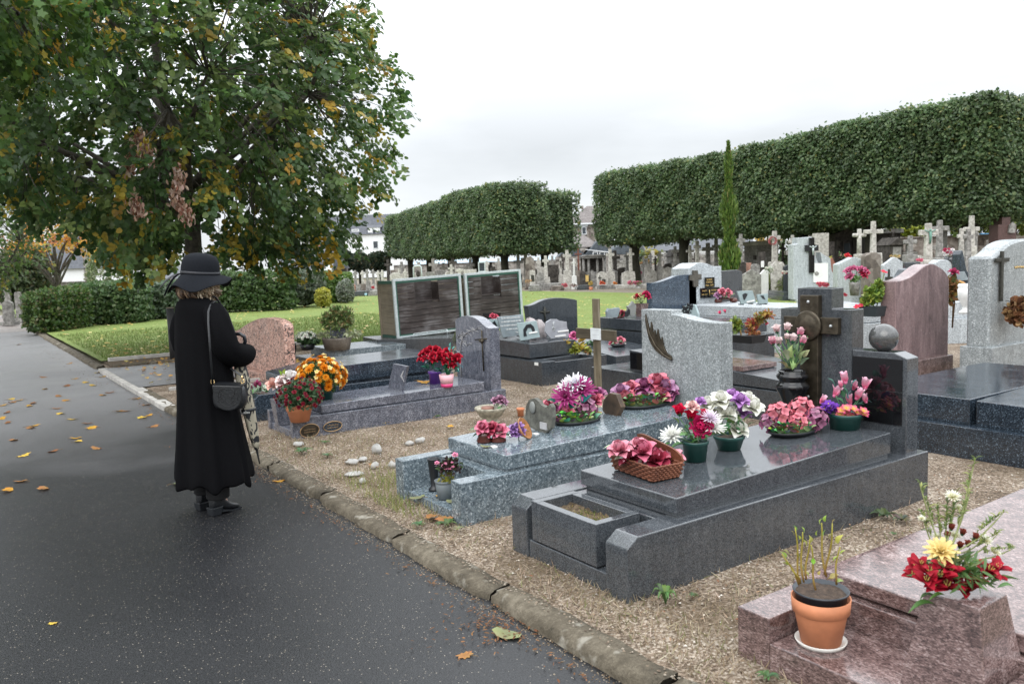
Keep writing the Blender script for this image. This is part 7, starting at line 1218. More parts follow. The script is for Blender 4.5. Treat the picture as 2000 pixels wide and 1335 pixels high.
H = House('monument', 'dark brown granite monument with a grey shield and cross, right frame edge', 1966, 26, 'monument'); MB().box(H.X(1948), H.X(1972), 0, .5, 0, H.Z(438)).box(H.X(1956), H.X(1972), .02, .48, H.Z(438), H.Z(424)).box(H.X(1972.2), H.X(1984), .02, .48, 0, H.Z(438)).build('block', plain('brown granite', (.09, .05, .045), .4, var=.3, vs=20), H.t, local=True); MB().prism([(H.X(1966), H.Z(455)), (H.X(1978), H.Z(455)), (H.X(1980), H.Z(440)), (H.X(1974), H.Z(434)), (H.X(1968), H.Z(440))], 'y', -.08, .0).build('shield', M_gstone, H.t, local=True)
# ------------------------------------------------------------------ far graves
def gfar(px, D): q = PD(px, 520, D); return (q[0], q[1], 0)
def profile(kind, x0, x1, z0, z1):
    w_ = x1-x0; h = z1-z0
    if kind == 'flat': return [(x0, z0), (x1, z0), (x1, z1), (x0, z1)]
    if kind == 'round': return [(x0, z0), (x1, z0)]+[((x0+x1)/2+w_/2*cos(a), z1-w_*.3+w_*.3*sin(a)) for a in np.linspace(0, pi, 11)]
    if kind == 'slope': return [(x0, z0), (x1, z0), (x1, z1-h*.3)]+spline([(x1-w_*.2, z1-h*.27), (x1-w_*.5, z1-h*.12), (x0+w_*.25, z1), (x0, z1-h*.06)], 3)
    if kind == 'slopeR': return [(2*((x0+x1)/2)-a, b) for a, b in profile('slope', x0, x1, z0, z1)]
    if kind == 'wave': return [(x0, z0), (x1, z0), (x1, z1-h*.12)]+spline([(x1-w_*.15, z1-h*.1), (x1-w_*.38, z1-h*.03), ((x0+x1)/2-w_*.05, z1), (x0+w_*.3, z1-h*.05), (x0, z1-h*.14)], 3)
    if kind == 'gable': return [(x0, z0), (x1, z0), (x1, z1-h*.2), ((x0+x1)/2, z1), (x0, z1-h*.2)]
    if kind == 'rough': return [(x0, z0), (x1, z0), (x1+w_*.05, z0+h*.5), (x1-w_*.1, z1-h*.08), (x0+w_*.55, z1), (x0+w_*.1, z1-h*.05), (x0-w_*.04, z0+h*.4)]
def stele(label, x0, x1, yt, yb, D, kind='flat', mat=None, th=.14, rz=0., cross=None, plq=None, cat='headstone', name='headstone', base=True):
    xm = (x0+x1)/2; k = D/FPX; t = thing(name, label, cat, gfar(xm, D), -YAW+rz, 'far graves'); z1 = float(PD(xm, yt, D)[2]); z0 = max(0., float(PD(xm, yb, D)[2])) if yb else 0.; a, b = (x0-xm)*k, (x1-xm)*k
    mb = MB(); mb.prism(profile(kind, a, b, z0 if z0 > .12 else .1, z1), 'y', 0, th); mb.build('stone', mat or M_gstone, t, local=True, bevel=.012)
    if base: MB().box(a-.08, b+.08, -.15, th+.12, -.03, max(z0, .1)).build('base', mat or M_gstone, t, local=True)
    if cross: MB().box(cross*k-.02, cross*k+.02, -.025, 0, z0+(z1-z0)*.35, z0+(z1-z0)*.8).box(cross*k-.09, cross*k+.09, -.024, 0, z0+(z1-z0)*.62, z0+(z1-z0)*.67).build('small_cross', M_verd, t, local=True)
    if plq: MB().box(plq[0]*k, plq[1]*k, -.03, 0, z0+(z1-z0)*plq[2], z0+(z1-z0)*plq[3]).build('plaque', plq[4], t, local=True)
    return t
def gcross(label, px, yt, D, w=14, arm=12, mat=None, th=5, rz=0., base=None, round_=False, crucifix=None, group='stone crosses', flare=False, ybase=None):
    """stone cross: shaft width th px, arms w px wide at arm px below the top, on a pedestal (half width px, top y)"""
    k = D/FPX; t = thing('stone_cross', label, 'cross', gfar(px, D), -YAW+rz, group); z1 = float(PD(px, yt, D)[2]); za = z1-arm*k; s_ = th*k/2; m = mat or M_gstone; hw = w*k/2; mb = MB(); zb = 0.
    if base: zb = float(PD(px, base[1], D)[2])
    if round_: mb.tube([(0, 0, zb), (0, 0, z1)], [s_*1.15, s_], 10); mb.tube([(-hw, 0, za), (hw, 0, za)], s_*.95, 10)
    else: mb.hexa([(-s_*1.15, -s_, zb), (s_*1.15, -s_, zb), (-s_*1.15, s_, zb), (s_*1.15, s_, zb), (-s_*.9, -s_*.8, z1), (s_*.9, -s_*.8, z1), (-s_*.9, s_*.8, z1), (s_*.9, s_*.8, z1)]); mb.box(-hw, -s_*.8, -s_*.85, s_*.85, za-s_*.9, za+s_*.9).box(s_*.8, hw, -s_*.85, s_*.85, za-s_*.9, za+s_*.9)
    mb.build('cross', m, t, local=True, bevel=0 if round_ else .02)
    if base:
        bw = base[0]*k; MB().hexa([(-bw*1.15, -bw, -.03), (bw*1.15, -bw, -.03), (-bw*1.15, bw, -.03), (bw*1.15, bw, -.03), (-bw*.85, -bw*.75, zb), (bw*.85, -bw*.75, zb), (-bw*.85, bw*.75, zb), (bw*.85, bw*.75, zb)]).build('pedestal', m, t, local=True, bevel=.02)
    if crucifix:
        mb = MB(); y_ = -s_*1.05-.015; mb.tube([(0, y_, za-.28), (.005, y_-.02, za-.12), (0, y_-.01, za+.02)], [.02, .032, .03], 6); mb.ball((0, y_-.015, za+.06), .03, 7, 5); mb.tube([(0, y_, za+.0), (-.14, y_, za+.07)], [.018, .012], 5); mb.tube([(0, y_, za+.0), (.14, y_, za+.07)], [.018, .012], 5); mb.build('corpus', crucifix, t, local=True)
    return t
def slabtomb(label, x0, x1, yt, D, mat=None, dep=1.8, z0=0.):
    xm = (x0+x1)/2; k = D/FPX; t = thing('tomb', label, 'tomb', gfar(xm, D), -YAW, 'far graves'); z1 = float(PD(xm, yt, D)[2]); a, b = (x0-xm)*k, (x1-xm)*k; MB().box(a, b, 0, dep, -.03, z1*.6).build('plinth', mat or M_gstone, t, local=True, bevel=.01); MB().box(a+.06, b-.06, .06, dep-.06, z1*.6, z1).build('slab', mat or M_gstone, t, local=True, bevel=.01); return t
def bouquet(label, px, py, rx, ry, D, pal, fl, n=40, pot=None, name='flowers', kind='pompon', rpx=2.2):
    k = D/FPX; q = PD(px, py, D); z0 = max(.0, float(q[2])-ry*k); I = Item(name, label, 'flowers', 0, 0, 0, 'far flowers', p=(q[0], q[1], z0)); I.bush(px, py, rx, ry, n, pal, max(2.5, rx*.35), M_fol, low=-1, inner=.2)
    for c in fl:
        for j in range(c[1]): I.bloom(flower(kind, [x*.7 for x in c[0]], c[0], mat=M_silk), px+rng.uniform(-.85, .85)*rx, py+rng.uniform(-.9, .5)*ry, rpx, -.15, name='bloom')
    if pot: I.lathe([(0, -pot[1]), (pot[0]*.75, -pot[1]), (pot[0], 0), (0, 0)], pot[2], 'pot')
    return I
g1, g2, g3 = M_gstone, M_pstone, M_dstone
# left of the boxes, beyond the lawn
for i, (px, yt, w_, lab, D) in enumerate([(665, 534, 8, 'short pale stone cross just right of the silver bush', 54), (672, 536, 7, 'dark little cross right of the silver bush', 55), (693, 528, 9, 'pale stone cross below the middle round tree, leftmost tall one', 50), (707, 528, 9, 'pale stone cross below the middle round tree, second of the tall ones', 51), (716, 526, 8, 'weathered cross behind two pale crosses', 54), (728, 526, 10, 'pale stone cross just left of the wooden box', 50), (738, 528, 9, 'stone cross half hidden behind the tan box side', 49), (718, 545, 8, 'small low cross on a stepped foot left of the box', 47), (680, 540, 7, 'small dark cross on the far left of the far graves', 49), (746, 527, 7, 'thin cross over the left corner of the wooden box', 55)]):
    gcross(lab, px, yt, D, w_, 6, g1 if i % 3 else g2, 4.4, rng.uniform(-.3, .3), (5, 557))
for a, b, yt, lab, m_, kd in [(681, 692, 555, 'small reddish headstone below the far left crosses', plain('reddish stone', (.3, .16, .12), .7, var=.3), 'round'), (694, 702, 556, 'small grey rounded headstone beside the reddish one', g1, 'round'), (703, 712, 554, 'small brown headstone below the far left crosses', M_rubble, 'flat'), (722, 733, 555, 'pale headstone near the wooden box corner', g2, 'wave')]: stele(lab, a, b, yt, None, 47.5, kd, m_)
slabtomb('dark low tomb at the lawn edge left of the boxes', 687, 714, 569, 45.5, g_mid); slabtomb('grey low tomb with a pale ledge just left of the boxes', 716, 740, 568, 45.5, g1); slabtomb('long pale kerbed tomb behind the low dark tomb', 684, 736, 564, 48, g1)
bouquet('pale blue pot at the lawn edge left of the boxes', 714.5, 571, 2.5, 1.5, 44.6, [(1, (.1, .15, .1))], [], 8, (2.6, 5, plain('pale blue glaze', (.3, .5, .6), .4)), 'pot'); bouquet('tiny red flowers by the crosses left of the boxes', 729, 561, 3, 2, 46.5, [(1, (.1, .14, .06))], [((.45, .05, .06), 6)], 12)
# above the boxes
gcross('stone cross over the right part of the left box', 778, 524, 52, 8, 5, g2, 4, 0, (4, 545)); gcross('slim stone cross over the left box, right of another', 791, 525, 53, 9, 7, g2, 4, 0, (4, 545)); gcross('square headed cross over the gap between the boxes', 881, 516, 50, 12, 8, g2, 5, .2, (5, 545)); gcross('squat pale cross above the right box', 897, 524, 47, 16, 4, g2, 6, 0, (6, 545)); gcross('pale cross above the right end of the right box', 951, 509, 50, 10, 6, g2, 5, 0, (5, 545))
stele('dark brown headstone over the left box', 762, 776, 527, None, 50, 'flat', M_rubble); stele('low pale stone over the left box, right of the framed lantern', 830, 848, 531, None, 49, 'flat', g1); stele('low grey tomb head over the right box', 905, 930, 526, None, 49, 'flat', g2)
t = thing('grave_lantern', 'pale metal framed grave lantern over the left box', 'lantern', gfar(815, 46), -YAW, 'grave lanterns'); k = 46/FPX; zb_, zt_ = float(PD(815, 541, 46)[2]), float(PD(815, 519, 46)[2]); MB().tube([(-8*k, 0, 0), (-7.5*k, 0, zt_-.08), (-5*k, 0, zt_), (5*k, 0, zt_), (7.5*k, 0, zt_-.08), (8*k, 0, 0)], .045, 6).build('metal_frame', M_galv, t, local=True); MB().box(-6*k, 6*k, .1, .4, 0, zb_).build('base', g1, t, local=True); mb = MB(); mb.ball((0, .2, zb_+.18), .15, 9, 6, (.8, .6, 1.3)); mb.build('statue', g3, t, local=True)
t = thing('grave_lantern', 'pale framed lantern box above the right box', 'lantern', gfar(941, 48), -YAW, 'grave lanterns'); k = 48/FPX; zb_, zt_ = float(PD(941, 531, 48)[2]), float(PD(941, 511, 48)[2]); MB().box(-7*k, -5*k, 0, .1, zb_, zt_).box(5*k, 7*k, 0, .1, zb_, zt_).box(-5*k, 5*k, 0, .1, zt_-.06, zt_).box(-5*k, 5*k, 0, .1, zb_, zb_+.06).build('metal_frame', M_galv, t, local=True); MB().box(-9*k, 9*k, -.1, .5, 0, zb_).build('base', g2, t, local=True); MB().box(-4.8*k, 4.8*k, .2, .22, zb_+.06, zt_-.06).build('glass_back', M_glass, t, local=True)
# middle: between the boxes and the grey speckled headstone
stele('tall rough standing stone right of the boxes', 1026, 1045, 500, None, 47, 'rough', M_rubble, .3); stele('white narrow headstone with an oval plate before the rough stone', 1034, 1045, 527, None, 45.6, 'round', g2, plq=(-3, 3, .45, .75, M_verd)); gcross('pale stone cross right of the rough standing stone', 1052, 502, 48, 10, 10, g2, 5.5, 0, (6, 536)); stele('grey round topped headstone below the pale cross', 1048, 1062, 532, None, 45.3, 'round', g1)
gcross('celtic style cross on a tall flared white foot', 1066, 499, 46, 13, 10, g2, 6, 0, (8, 541)); slabtomb('dark box tomb between the flared cross and the black crucifix', 1069, 1093, 517, 47, g3, 1.2); gcross('stone cross carrying a small black crucifix', 1095, 504, 47, 8, 8, g2, 4.5, 0, (5, 536), crucifix=g3); gcross('big pale stone cross left of the rusty cross', 1108, 488, 45.5, 16, 11, g2, 6.5, .1, (8, 528)); gcross('thin whitewashed cross between the big pale and rusty crosses', 1121, 505, 45, 8, 8, plain('whitewash', (.6, .6, .58), .8, var=.1), 3.5, 0, (5, 538)); gcross('rusty iron cross on a stone, left of the canopy', 1130, 485, 46.5, 14, 11, plain('rust', (.16, .06, .04), .8, var=.3), 3, 0, (4, 528))
stele('brown headstone below the rusty cross', 1124, 1133, 528, None, 45, 'flat', M_rubble); stele('dark sloping headstone with gold letters below the rusty cross', 1133, 1151, 528, None, 44.8, 'slope', g3, plq=(1, 7, .4, .75, M_gold)); stele('grey headstone below the open canopy', 1154, 1167, 527, None, 46, 'slope', g1); stele('light headstone with a thin cross and dark plate, before the canopy', 1165, 1187, 530, None, 44.5, 'wave', g2, cross=-5, plq=(-1, 6, .38, .55, g3)); gcross('big pale cross with a mossy foot right of the canopy', 1192, 486, 45, 16, 11, g2, 6.5, .1, (8, 530)); stele('grey headstone left of the white tapering cross', 1212, 1226, 530, None, 45.5, 'slopeR', g1, plq=(-4, 1, .55, .8, g3)); gcross('white cross with a tall conical foot', 1232, 484, 44.3, 14, 12, g2, 5.5, 0, (8, 530)); gcross('dull cross behind the white tapering cross', 1225, 492, 48, 12, 8, g1, 4.5, 0, (5, 525))
stele('pale headstone with a sloping top, left of the blue black headstone', 1259, 1283, 519, None, 45, 'slope', g2, rz=.2); gcross('slim post like cross behind the pale sloping headstone', 1257, 500, 49, 5, 6, g1, 3.5); gcross('dark slim cross right of the yellow tree', 1280, 500, 48, 8, 7, g3, 3.5); gcross('pale cross with a ringed head, right of the yellow tree', 1289, 490, 46, 12, 8, g2, 5, 0, (5, 522)); stele('pale headstone with a round niche, behind the grey speckled headstone', 1293, 1316, 521, None, 44.5, 'wave', g2, rz=-.2); gcross('grey cross left of the tree trunk, on a small foot', 1271, 494, 50, 9, 7, g1, 4)
slabtomb('pale stepped tomb at the lawn edge by the pink flowers', 1202, 1232, 557, 43.5, g2); slabtomb('grey low tomb at the lawn edge below the round headstone', 1032, 1055, 557, 43.8, g1); slabtomb('stained low tomb at the lawn edge below the big pale cross', 1076, 1100, 559, 43.6, M_rubble); slabtomb('blue grey tomb at the lawn edge by the terracotta pot', 1126, 1152, 557, 43.5, g_mid); slabtomb('long grey tomb behind the lawn edge, below the crosses', 1050, 1100, 554, 45, g1); slabtomb('stained pale tomb below the light headstone', 1168, 1200, 557, 43.6, g1); slabtomb('pale ledge tomb left of the blue black headstone', 1240, 1278, 556, 43, g2)
bouquet('dried orange grass in a pot by the rough standing stone', 1033, 549, 8, 5, 44, [(2, (.4, .24, .12)), (1, (.3, .2, .1))], [], 60); bouquet('red and pink flowers on the long grey tomb', 1103, 557, 7, 4, 43.4, [(1, (.1, .16, .06))], [((.55, .12, .15), 14)], 30); bouquet('dusty pink heather on the long grey tomb', 1120, 557, 9, 4, 43.4, [(2, (.32, .2, .2)), (1, (.16, .16, .1))], [], 90); bouquet('mixed flowers in a terracotta pot at the lawn edge', 1154, 553, 5, 7, 43, [(2, (.14, .2, .05)), (1, (.4, .3, .1))], [((.5, .35, .08), 6)], 40, (4, 8, TERRA)); bouquet('red orange flowers before the light headstone', 1177, 552, 6, 3.5, 43.6, [(1, (.1, .15, .05))], [((.6, .12, .06), 14)], 24); bouquet('row of pink flowers before the white tapering cross', 1240, 552, 16, 4, 43, [(1, (.14, .2, .08))], [((.65, .2, .28), 34)], 50); bouquet('white basket of pale flowers at the lawn edge', 1248, 561, 4, 3, 42.5, [(1, (.6, .6, .58))], [], 20, (4, 4, M_white)); bouquet('orange flowers at the foot of the mossy cross', 1202, 553, 4, 3, 43.6, [(1, (.3, .16, .05))], [((.6, .2, .05), 8)], 16); bouquet('pink flowers behind the white tapering cross', 1249, 531, 4, 3, 46, [(1, (.14, .2, .08))], [((.6, .2, .28), 9)], 14)
# around the cypress
for lab, px, yt, D, w_, arm, m_, th, base in [('grey cross directly right of the first dark trunk', 1319, 481, 42, 14, 9, g1, 6, (7, 516)), ('pale cross left of a tall square shaft', 1348, 479, 41, 15, 11, g2, 5.5, (6, 514)), ('tall square pale shaft with a short cross head', 1362, 470, 40, 14, 12, g2, 7, None), ('dark grey cross left of the cypress', 1383, 474, 41, 22, 12, g1, 8, None), ('stone cross touching the left side of the cypress', 1399, 467, 40, 16, 14, g1, 7, None), ('celtic cross on a rough stone right of the cypress', 1447, 457, 34, 17, 12, g1, 7, (11, 512)), ('slim dark cross right of the wreathed one', 1529, 474, 36, 14, 11, g3, 4, (5, 512)), ('pale cross left of the white stepped monument', 1548, 459, 32, 17, 13, g2, 6.5, (8, 505))]: gcross(lab, px, yt, D, w_, arm, m_, th, rng.uniform(-.15, .15), base)
stele('rough dark rock headstone right of the cypress', 1442, 1463, 511, None, 31, 'rough', g3, .4); stele('pink granite headstone edge right of the rough rock', 1457, 1468, 513, None, 31, 'flat', plain('reddish stone', (.3, .16, .12), .7)); stele('small grey rounded headstone right of the pink one', 1468, 1484, 515, None, 30.5, 'round', g1); stele('black headstone with a round white emblem and side arms', 1483, 1495, 492, None, 31, 'flat', g3, plq=(-3, 3, .66, .8, M_white)); stele('white sloping slab headstone behind the variegated mound', 1474, 1501, 526, None, 29.5, 'slopeR', plain('whitewash', (.6, .6, .58), .8)); stele('pale rough edged headstone below the wreathed cross', 1506, 1527, 510, None, 31, 'wave', g2); stele('white low headstone right of the wreathed cross', 1524, 1542, 511, None, 31.5, 'slope', g2); stele('dark rounded headstone left of the white monument', 1531, 1550, 517, None, 30, 'round', g_mid)
t = gcross('pale stone cross hung with a pink flower wreath', 1513, 451, 33, 22, 13, g2, 9, 0, (12, 511)); k = 33/FPX; zw = float(PD(1509, 470, 33)[2]); mb = MB(); 
w_ = thing('wreath', 'round pink flower wreath hanging on a pale stone cross', 'wreath', tuple(PD(1509, 470, 32.8)), -YAW)
for i in range(16): a = 2*pi*i/16; o = inst(flower('pompon', (.4, .1, .1), (.55, .2, .2), mat=M_silk), 'bloom', w_, (6.5*k*cos(a), 0, 7*k*sin(a)), (rad(80), 0, a), 2.8*k)
slabtomb('pale stone low wall tomb left of the variegated mound', 1450, 1489, 541, 30, g1, 1.0); t = thing('planter_box', 'orange terracotta trough set on the pale stone low tomb', 'planter', gfar(1457, 29.6), -YAW); k = 29.6/FPX; z_ = float(PD(1457, 554, 29.6)[2]); MB().hexa([(-5.5*k, -.1, z_), (5.5*k, -.1, z_), (-5.5*k, .1, z_), (5.5*k, .1, z_), (-6*k, -.12, z_+7*k), (6*k, -.12, z_+7*k), (-6*k, .12, z_+7*k), (6*k, .12, z_+7*k)]).build('trough', TERRA, t, local=True)
bouquet('white and green flowers on the white slab headstone', 1503, 527, 10, 7, 28.5, [(2, (.12, .2, .08)), (1, (.4, .42, .36))], [((.7, .68, .6), 14)], 60); bouquet('white and red flowers behind the variegated mound', 1533, 532, 6, 4, 28, [(1, (.2, .25, .12))], [((.7, .66, .6), 8), ((.5, .06, .08), 3)], 20); bouquet('small brown clay pot right of the variegated mound', 1547, 552, 3, 1.5, 28, [(1, (.1, .1, .06))], [], 6, (3, 8, TERRA), 'pot')
# the white stepped monument with the black crucifix
T = thing('monument', 'pale stepped granite monument with a black crucifix and a white plaque', 'monument', gfar(1592, 27), -YAW, 'far graves'); k = 27/FPX; X_ = lambda p: (p-1592)*k; Z_ = lambda p: float(PD(1592, p, 27)[2])
MB().prism([(X_(1549), Z_(584)), (X_(1610), Z_(584)), (X_(1610), Z_(540)), (X_(1590), Z_(494)), (X_(1586), Z_(462)), (X_(1557), Z_(463)), (X_(1557), Z_(475)), (X_(1549), Z_(476))], 'y', 0, .5).prism([(X_(1610.5), Z_(584)), (X_(1634), Z_(584)), (X_(1634), Z_(548)), (X_(1625), Z_(530)), (X_(1622), Z_(505)), (X_(1612), Z_(500)), (X_(1602), Z_(492)), (X_(1610.5), Z_(540))], 'y', .01, .48).build('stone', g_white, T, local=True, bevel=.02); MB().box(X_(1553), X_(1640), -1.5, .6, -.03, Z_(582)).build('base', g_white, T, local=True)
cr = MB().box(X_(1579), X_(1589), -.08, -.01, Z_(532), Z_(464)).box(X_(1571), X_(1579)-.002, -.078, -.012, Z_(490), Z_(478)).box(X_(1589)+.002, X_(1597), -.078, -.012, Z_(490), Z_(478)).build('black_crucifix', g_black, T, local=True); mb = MB(); mb.tube([(X_(1586), -.1, Z_(498)), (X_(1585.5), -.12, Z_(489)), (X_(1586), -.1, Z_(483))], [.02, .035, .03], 6); mb.ball((X_(1585.5), -.11, Z_(481)), .035, 7, 5); mb.tube([(X_(1586), -.1, Z_(484)), (X_(1579), -.1, Z_(480.5))], .017, 5); mb.tube([(X_(1586), -.1, Z_(484)), (X_(1593), -.1, Z_(480.5))], .017, 5); mb.build('corpus', plain('pale metal', (.45, .5, .5), .4, .3), cr, local=True)
wp = MB().box(X_(1588), X_(1616), -.05, -.005, Z_(551), Z_(514)).build('white_plaque', M_white, T, local=True); mb = MB(); mb.ball((X_(1594), -.06, Z_(534)), .07, 12, 8, (1, .2, 1)); mb.build('portrait', g1, wp, local=True)
stele('tall stained pale pillar stone behind the white monument', 1594, 1619, 455, None, 30, 'flat', g2, .4); stele('brown stone slab between the pillar and the mausoleum', 1619, 1630, 472, None, 31, 'flat', g3); stele('red sloping headstone right of the white monument', 1621, 1640, 503, None, 28, 'slope', plain('red stone', (.25, .1, .07), .6)); stele('light speckled headstone with a dark carved corner and pink flowers before it', 1636, 1703, 502, None, 23, 'wave', g_white, .35); bouquet('red white pot ornament right of the white monument', 1634, 525, 2.6, 5, 26, [(1, (.6, .2, .08)), (1, (.7, .66, .6))], [], 20)
I = Item('flower_vase', 'grey stone vase of bright pink cloth flowers before the speckled headstone', 'vase', 0, 0, 0, p=tuple(PD(1669, 577, 20))); I.lathe([(0, 0), (8, 0), (10, 20), (11, 26), (9, 26), (0, 22)], g1, 'vase_body'); I.bush(1670, 545, 9, 8, 60, [(2, (.14, .24, .08))], 7)
for x, y, c in [(1660, 525, 0), (1667, 523, 0), (1674, 525, 0), (1682, 524, 0), (1689, 527, 0), (1655, 529, 0), (1685, 533, 1), (1688, 538, 1), (1661, 537, 0), (1657, 541, 0), (1692, 531, 1)]: I.bloom(flower('rose', (.4, .03, .1) if c else (.55, .1, .22), (.66, .06, .14) if c else (.7, .22, .38), mat=M_silk), x, y, 6.5, name='pink_flower')
I.stems([((1669, 552), (x, y)) for x, y in [(1660, 528), (1674, 528), (1687, 536), (1658, 540)]], (.15, .25, .1)); bouquet('tiny red flowers by the grey stone vase', 1651, 575, 3, 4, 20, [(1, (.1, .12, .06))], [((.4, .04, .06), 7)], 14)
# right of the monument, under the lime row
for lab, px, yt, D, w_, arm, m_, th, base, rd_ in [('round armed pale cross before the dark mausoleum', 1678, 447, 25, 25, 12, g2, 8, (10, 496), True), ('tall pale cross with long round arms on a rounded stone', 1705, 432, 25, 38, 20, g2, 9, (15, 494), False), ('small grey cross with a stubby arm before the grave house', 1777, 460, 24, 25, 12, g1, 9, (13, 497), False), ('mossy cross behind the cross with the green christ', 1834, 430, 23, 34, 16, g1, 10, (12, 503), False), ('stubby lichened cross left of two others by the white house', 1877, 446, 23, 16, 15, g2, 8, (8, 500), False), ('thick lichened cross in the middle by the white house', 1890, 447, 22.5, 18, 15, g1, 9, (9, 500), False), ('tall stone cross with a carved head by the white house', 1896, 421, 25, 30, 26, g2, 9, (9, 480), False), ('grey rough cross right behind the tall carved cross', 1904, 445, 26, 12, 12, g1, 7, None, False)]: gcross(lab, px, yt, D, w_, arm, m_, th, rng.uniform(-.1, .1), base, rd_)
gcross('big pale cross with a green bronze christ', 1812, 436, 21, 36, 18, g2, 12, 0, (14, 507), crucifix=plain('verdigris', (.12, .25, .2), .7))
stele('rounded stone with a small white cross under the tall pale cross', 1690, 1721, 493, None, 22.5, 'round', M_rubble, .3); stele('light wave topped headstone with a thin dark cross', 1725, 1771, 502, None, 20, 'wave', g_white, cross=-12); stele('blue grey headstone behind the rose granite one', 1826, 1858, 507, None, 17, 'round', g_white, .3); stele('black headstone left of the large grey monument', 1875, 1892, 488, None, 16, 'slope', g_blue, .3); stele('low black headstone with a curved white top behind the rose one', 1740, 1782, 524, None, 15.5, 'slopeR', g_blue, .3); stele('grey slab with dark letters right of the thin dark cross', 1768, 1785, 512, None, 19, 'flat', g_mid); stele('slim grey stone pillar behind the mossy cross', 1842, 1850, 446, None, 28, 'flat', g1)
slabtomb('light grey tomb behind the geranium trough', 1655, 1730, 598, 15.5, g_white, 3.); slabtomb('tall light grey tomb between the rose and grey headstones', 1840, 1905, 590, 14.0, g_white, 3.); slabtomb('pale grey stepped tomb beside the flower pot on the right', 1845, 1880, 515, 21, g1); slabtomb('dark low tomb under the mossy crosses', 1780, 1815, 512, 21, g_mid); slabtomb('grey tomb foot left of the white monument', 1528, 1552, 570, 27.5, g_mid)
bouquet('red and white flower bowl on a grey pot at the right', 1856, 493, 15, 8, 20, [(2, (.14, .2, .1)), (1, (.5, .5, .44))], [((.4, .03, .08), 16), ((.72, .7, .66), 18)], 70, (11, 14, g_mid), rpx=3.2); bouquet('bright red flower with leaves before the dark mausoleum', 1655, 500, 9, 5, 24, [(2, (.14, .24, .1))], [((.62, .03, .04), 7)], 40, rpx=3.4); bouquet('pink flower row under the bronze christ cross', 1797, 508, 8, 3, 20, [(1, (.14, .2, .1))], [((.62, .15, .22), 14)], 24); bouquet('dry orange fern by the small grave house', 1747, 500, 11, 5, 23, [(2, (.4, .27, .1)), (1, (.3, .26, .1))], [], 70); bouquet('green plants left of the bright red flower', 1643, 497, 6, 8, 25, [(2, (.13, .22, .08)), (1, (.4, .14, .2))], [], 50); bouquet('red flowers before the low black headstone', 1608, 555, 14, 5, 24, [(1, (.15, .2, .08))], [((.62, .12, .16), 22)], 40, rpx=3.); bouquet('yellow flowers left of the dark mausoleum', 1623, 502, 4, 3, 26, [(1, (.4, .36, .08))], [], 24)
t, o = plaque('slate_plaque', 'leaning dark slate plaque beside the black headstone', [(1873, 549), (1866, 532), (1884, 530), (1892, 546)], Y=7.4, th=.03, mat=M_slate2)
# far left
for a, b, yt, lab, D in [(-4, 16, 588, 'grey blue headstone at the left frame edge, lower of two', 30), (22, 33, 570, 'blue grey headstone left of the clipped hedge', 32), (2, 14, 563, 'pale headstone at the left frame edge behind a grey blue one', 36)]: stele(lab, a, b, yt, None, D, 'round', g1)
# wooden post behind the woman
q = PD(335, 640, 15.8); T = thing('post', 'dark round post with a pale top, just left of the woman', 'post', (q[0], q[1], 0)); MB().tube([(q[0], q[1], -.05), (q[0], q[1], float(PD(329, 602, 15.8)[2]))], .07, 14).build('shaft', plain('dark post', (.03, .03, .032), .7), T); MB().tube([(q[0], q[1], float(PD(329, 602, 15.8)[2])), (q[0], q[1], float(PD(329, 600, 15.8)[2]))], .072, 14).build('cap', w_post, T)
struct(sheet('far_ground', [(24.5, -6), (60, -6), (60, 90), (24.5, 90)], .012, ground_mat('far cemetery ground', [(.3, (.1, .085, .065)), (.6, (.22, .19, .15)), (.8, (.34, .31, .27))], 1, 8, 20, .4)))

# further rows, too small to tell apart
def rows(n, x0, x1, D0, D1, h0, h1, what, where, skip=()):
    for i in range(n):
        px = x0+(x1-x0)*(i+rng.uniform(.1, .9))/n; D = rng.uniform(D0, D1); k = D/FPX; hz = 510+.035*(1000-px); zt = rng.uniform(h0, h1); yt = hz-(zt-CH)/k; m_ = rng.choice([g1, g2, g2, M_rubble2, g3])
        if what == 'cross': o = gcross('small weathered stone cross in the crowded rows '+where, px, yt, D, .62/k, .42/k, m_, .22/k, rng.uniform(-.3, .3), (.2/k, hz+(CH-.45)/k), group='far crosses '+where)
        else: o = stele('small weathered headstone in the crowded rows '+where, px-.33/k, px+.33/k, yt, None, D, rng.choice(['flat', 'round', 'gable', 'wave', 'slope']), m_, rz=rng.uniform(-.3, .3)); o['group'] = 'far headstones '+where
w1, w2, w3 = 'under the middle lime block', 'left of the cypress', 'under the right lime block'
rows(16, 752, 1140, 50, 72, 1.6, 2.2, 'cross', w1); rows(13, 755, 1130, 47, 60, .9, 1.4, 'stele', w1); rows(12, 1195, 1410, 46, 60, 1.5, 2.1, 'cross', w2); rows(12, 1180, 1420, 44, 56, .9, 1.3, 'stele', w2); rows(9, 1455, 1960, 31, 42, 1.5, 2.1, 'cross', w3); rows(13, 1450, 1970, 27, 40, .9, 1.4, 'stele', w3)
# ------------------------------------------------------------------ the woman
A_ = .6+.63; WP = (1.45, 6.02, PZ)
W_ = thing('person', 'person in a long black coat and wide black hat, seen from behind on the path', 'person', WP, -A_)
c36, s36 = cos(.63), sin(.63)
M_coat = plain('black wool', (.0042, .0042, .005), .9, spec=.06, var=.2, vs=120, bmp=.15, bsc=300); M_felt = plain('black felt', (.009, .0105, .014), .9, spec=.15, var=.15, vs=80); M_skin = plain('skin', (.55, .33, .25), .5, var=.06, vs=20); M_leather = plain('black leather', (.007, .008, .010), .38, var=.25, vs=25, bmp=.25, bsc=90); M_trou = plain('black trousers', (.008, .008, .009), .8)
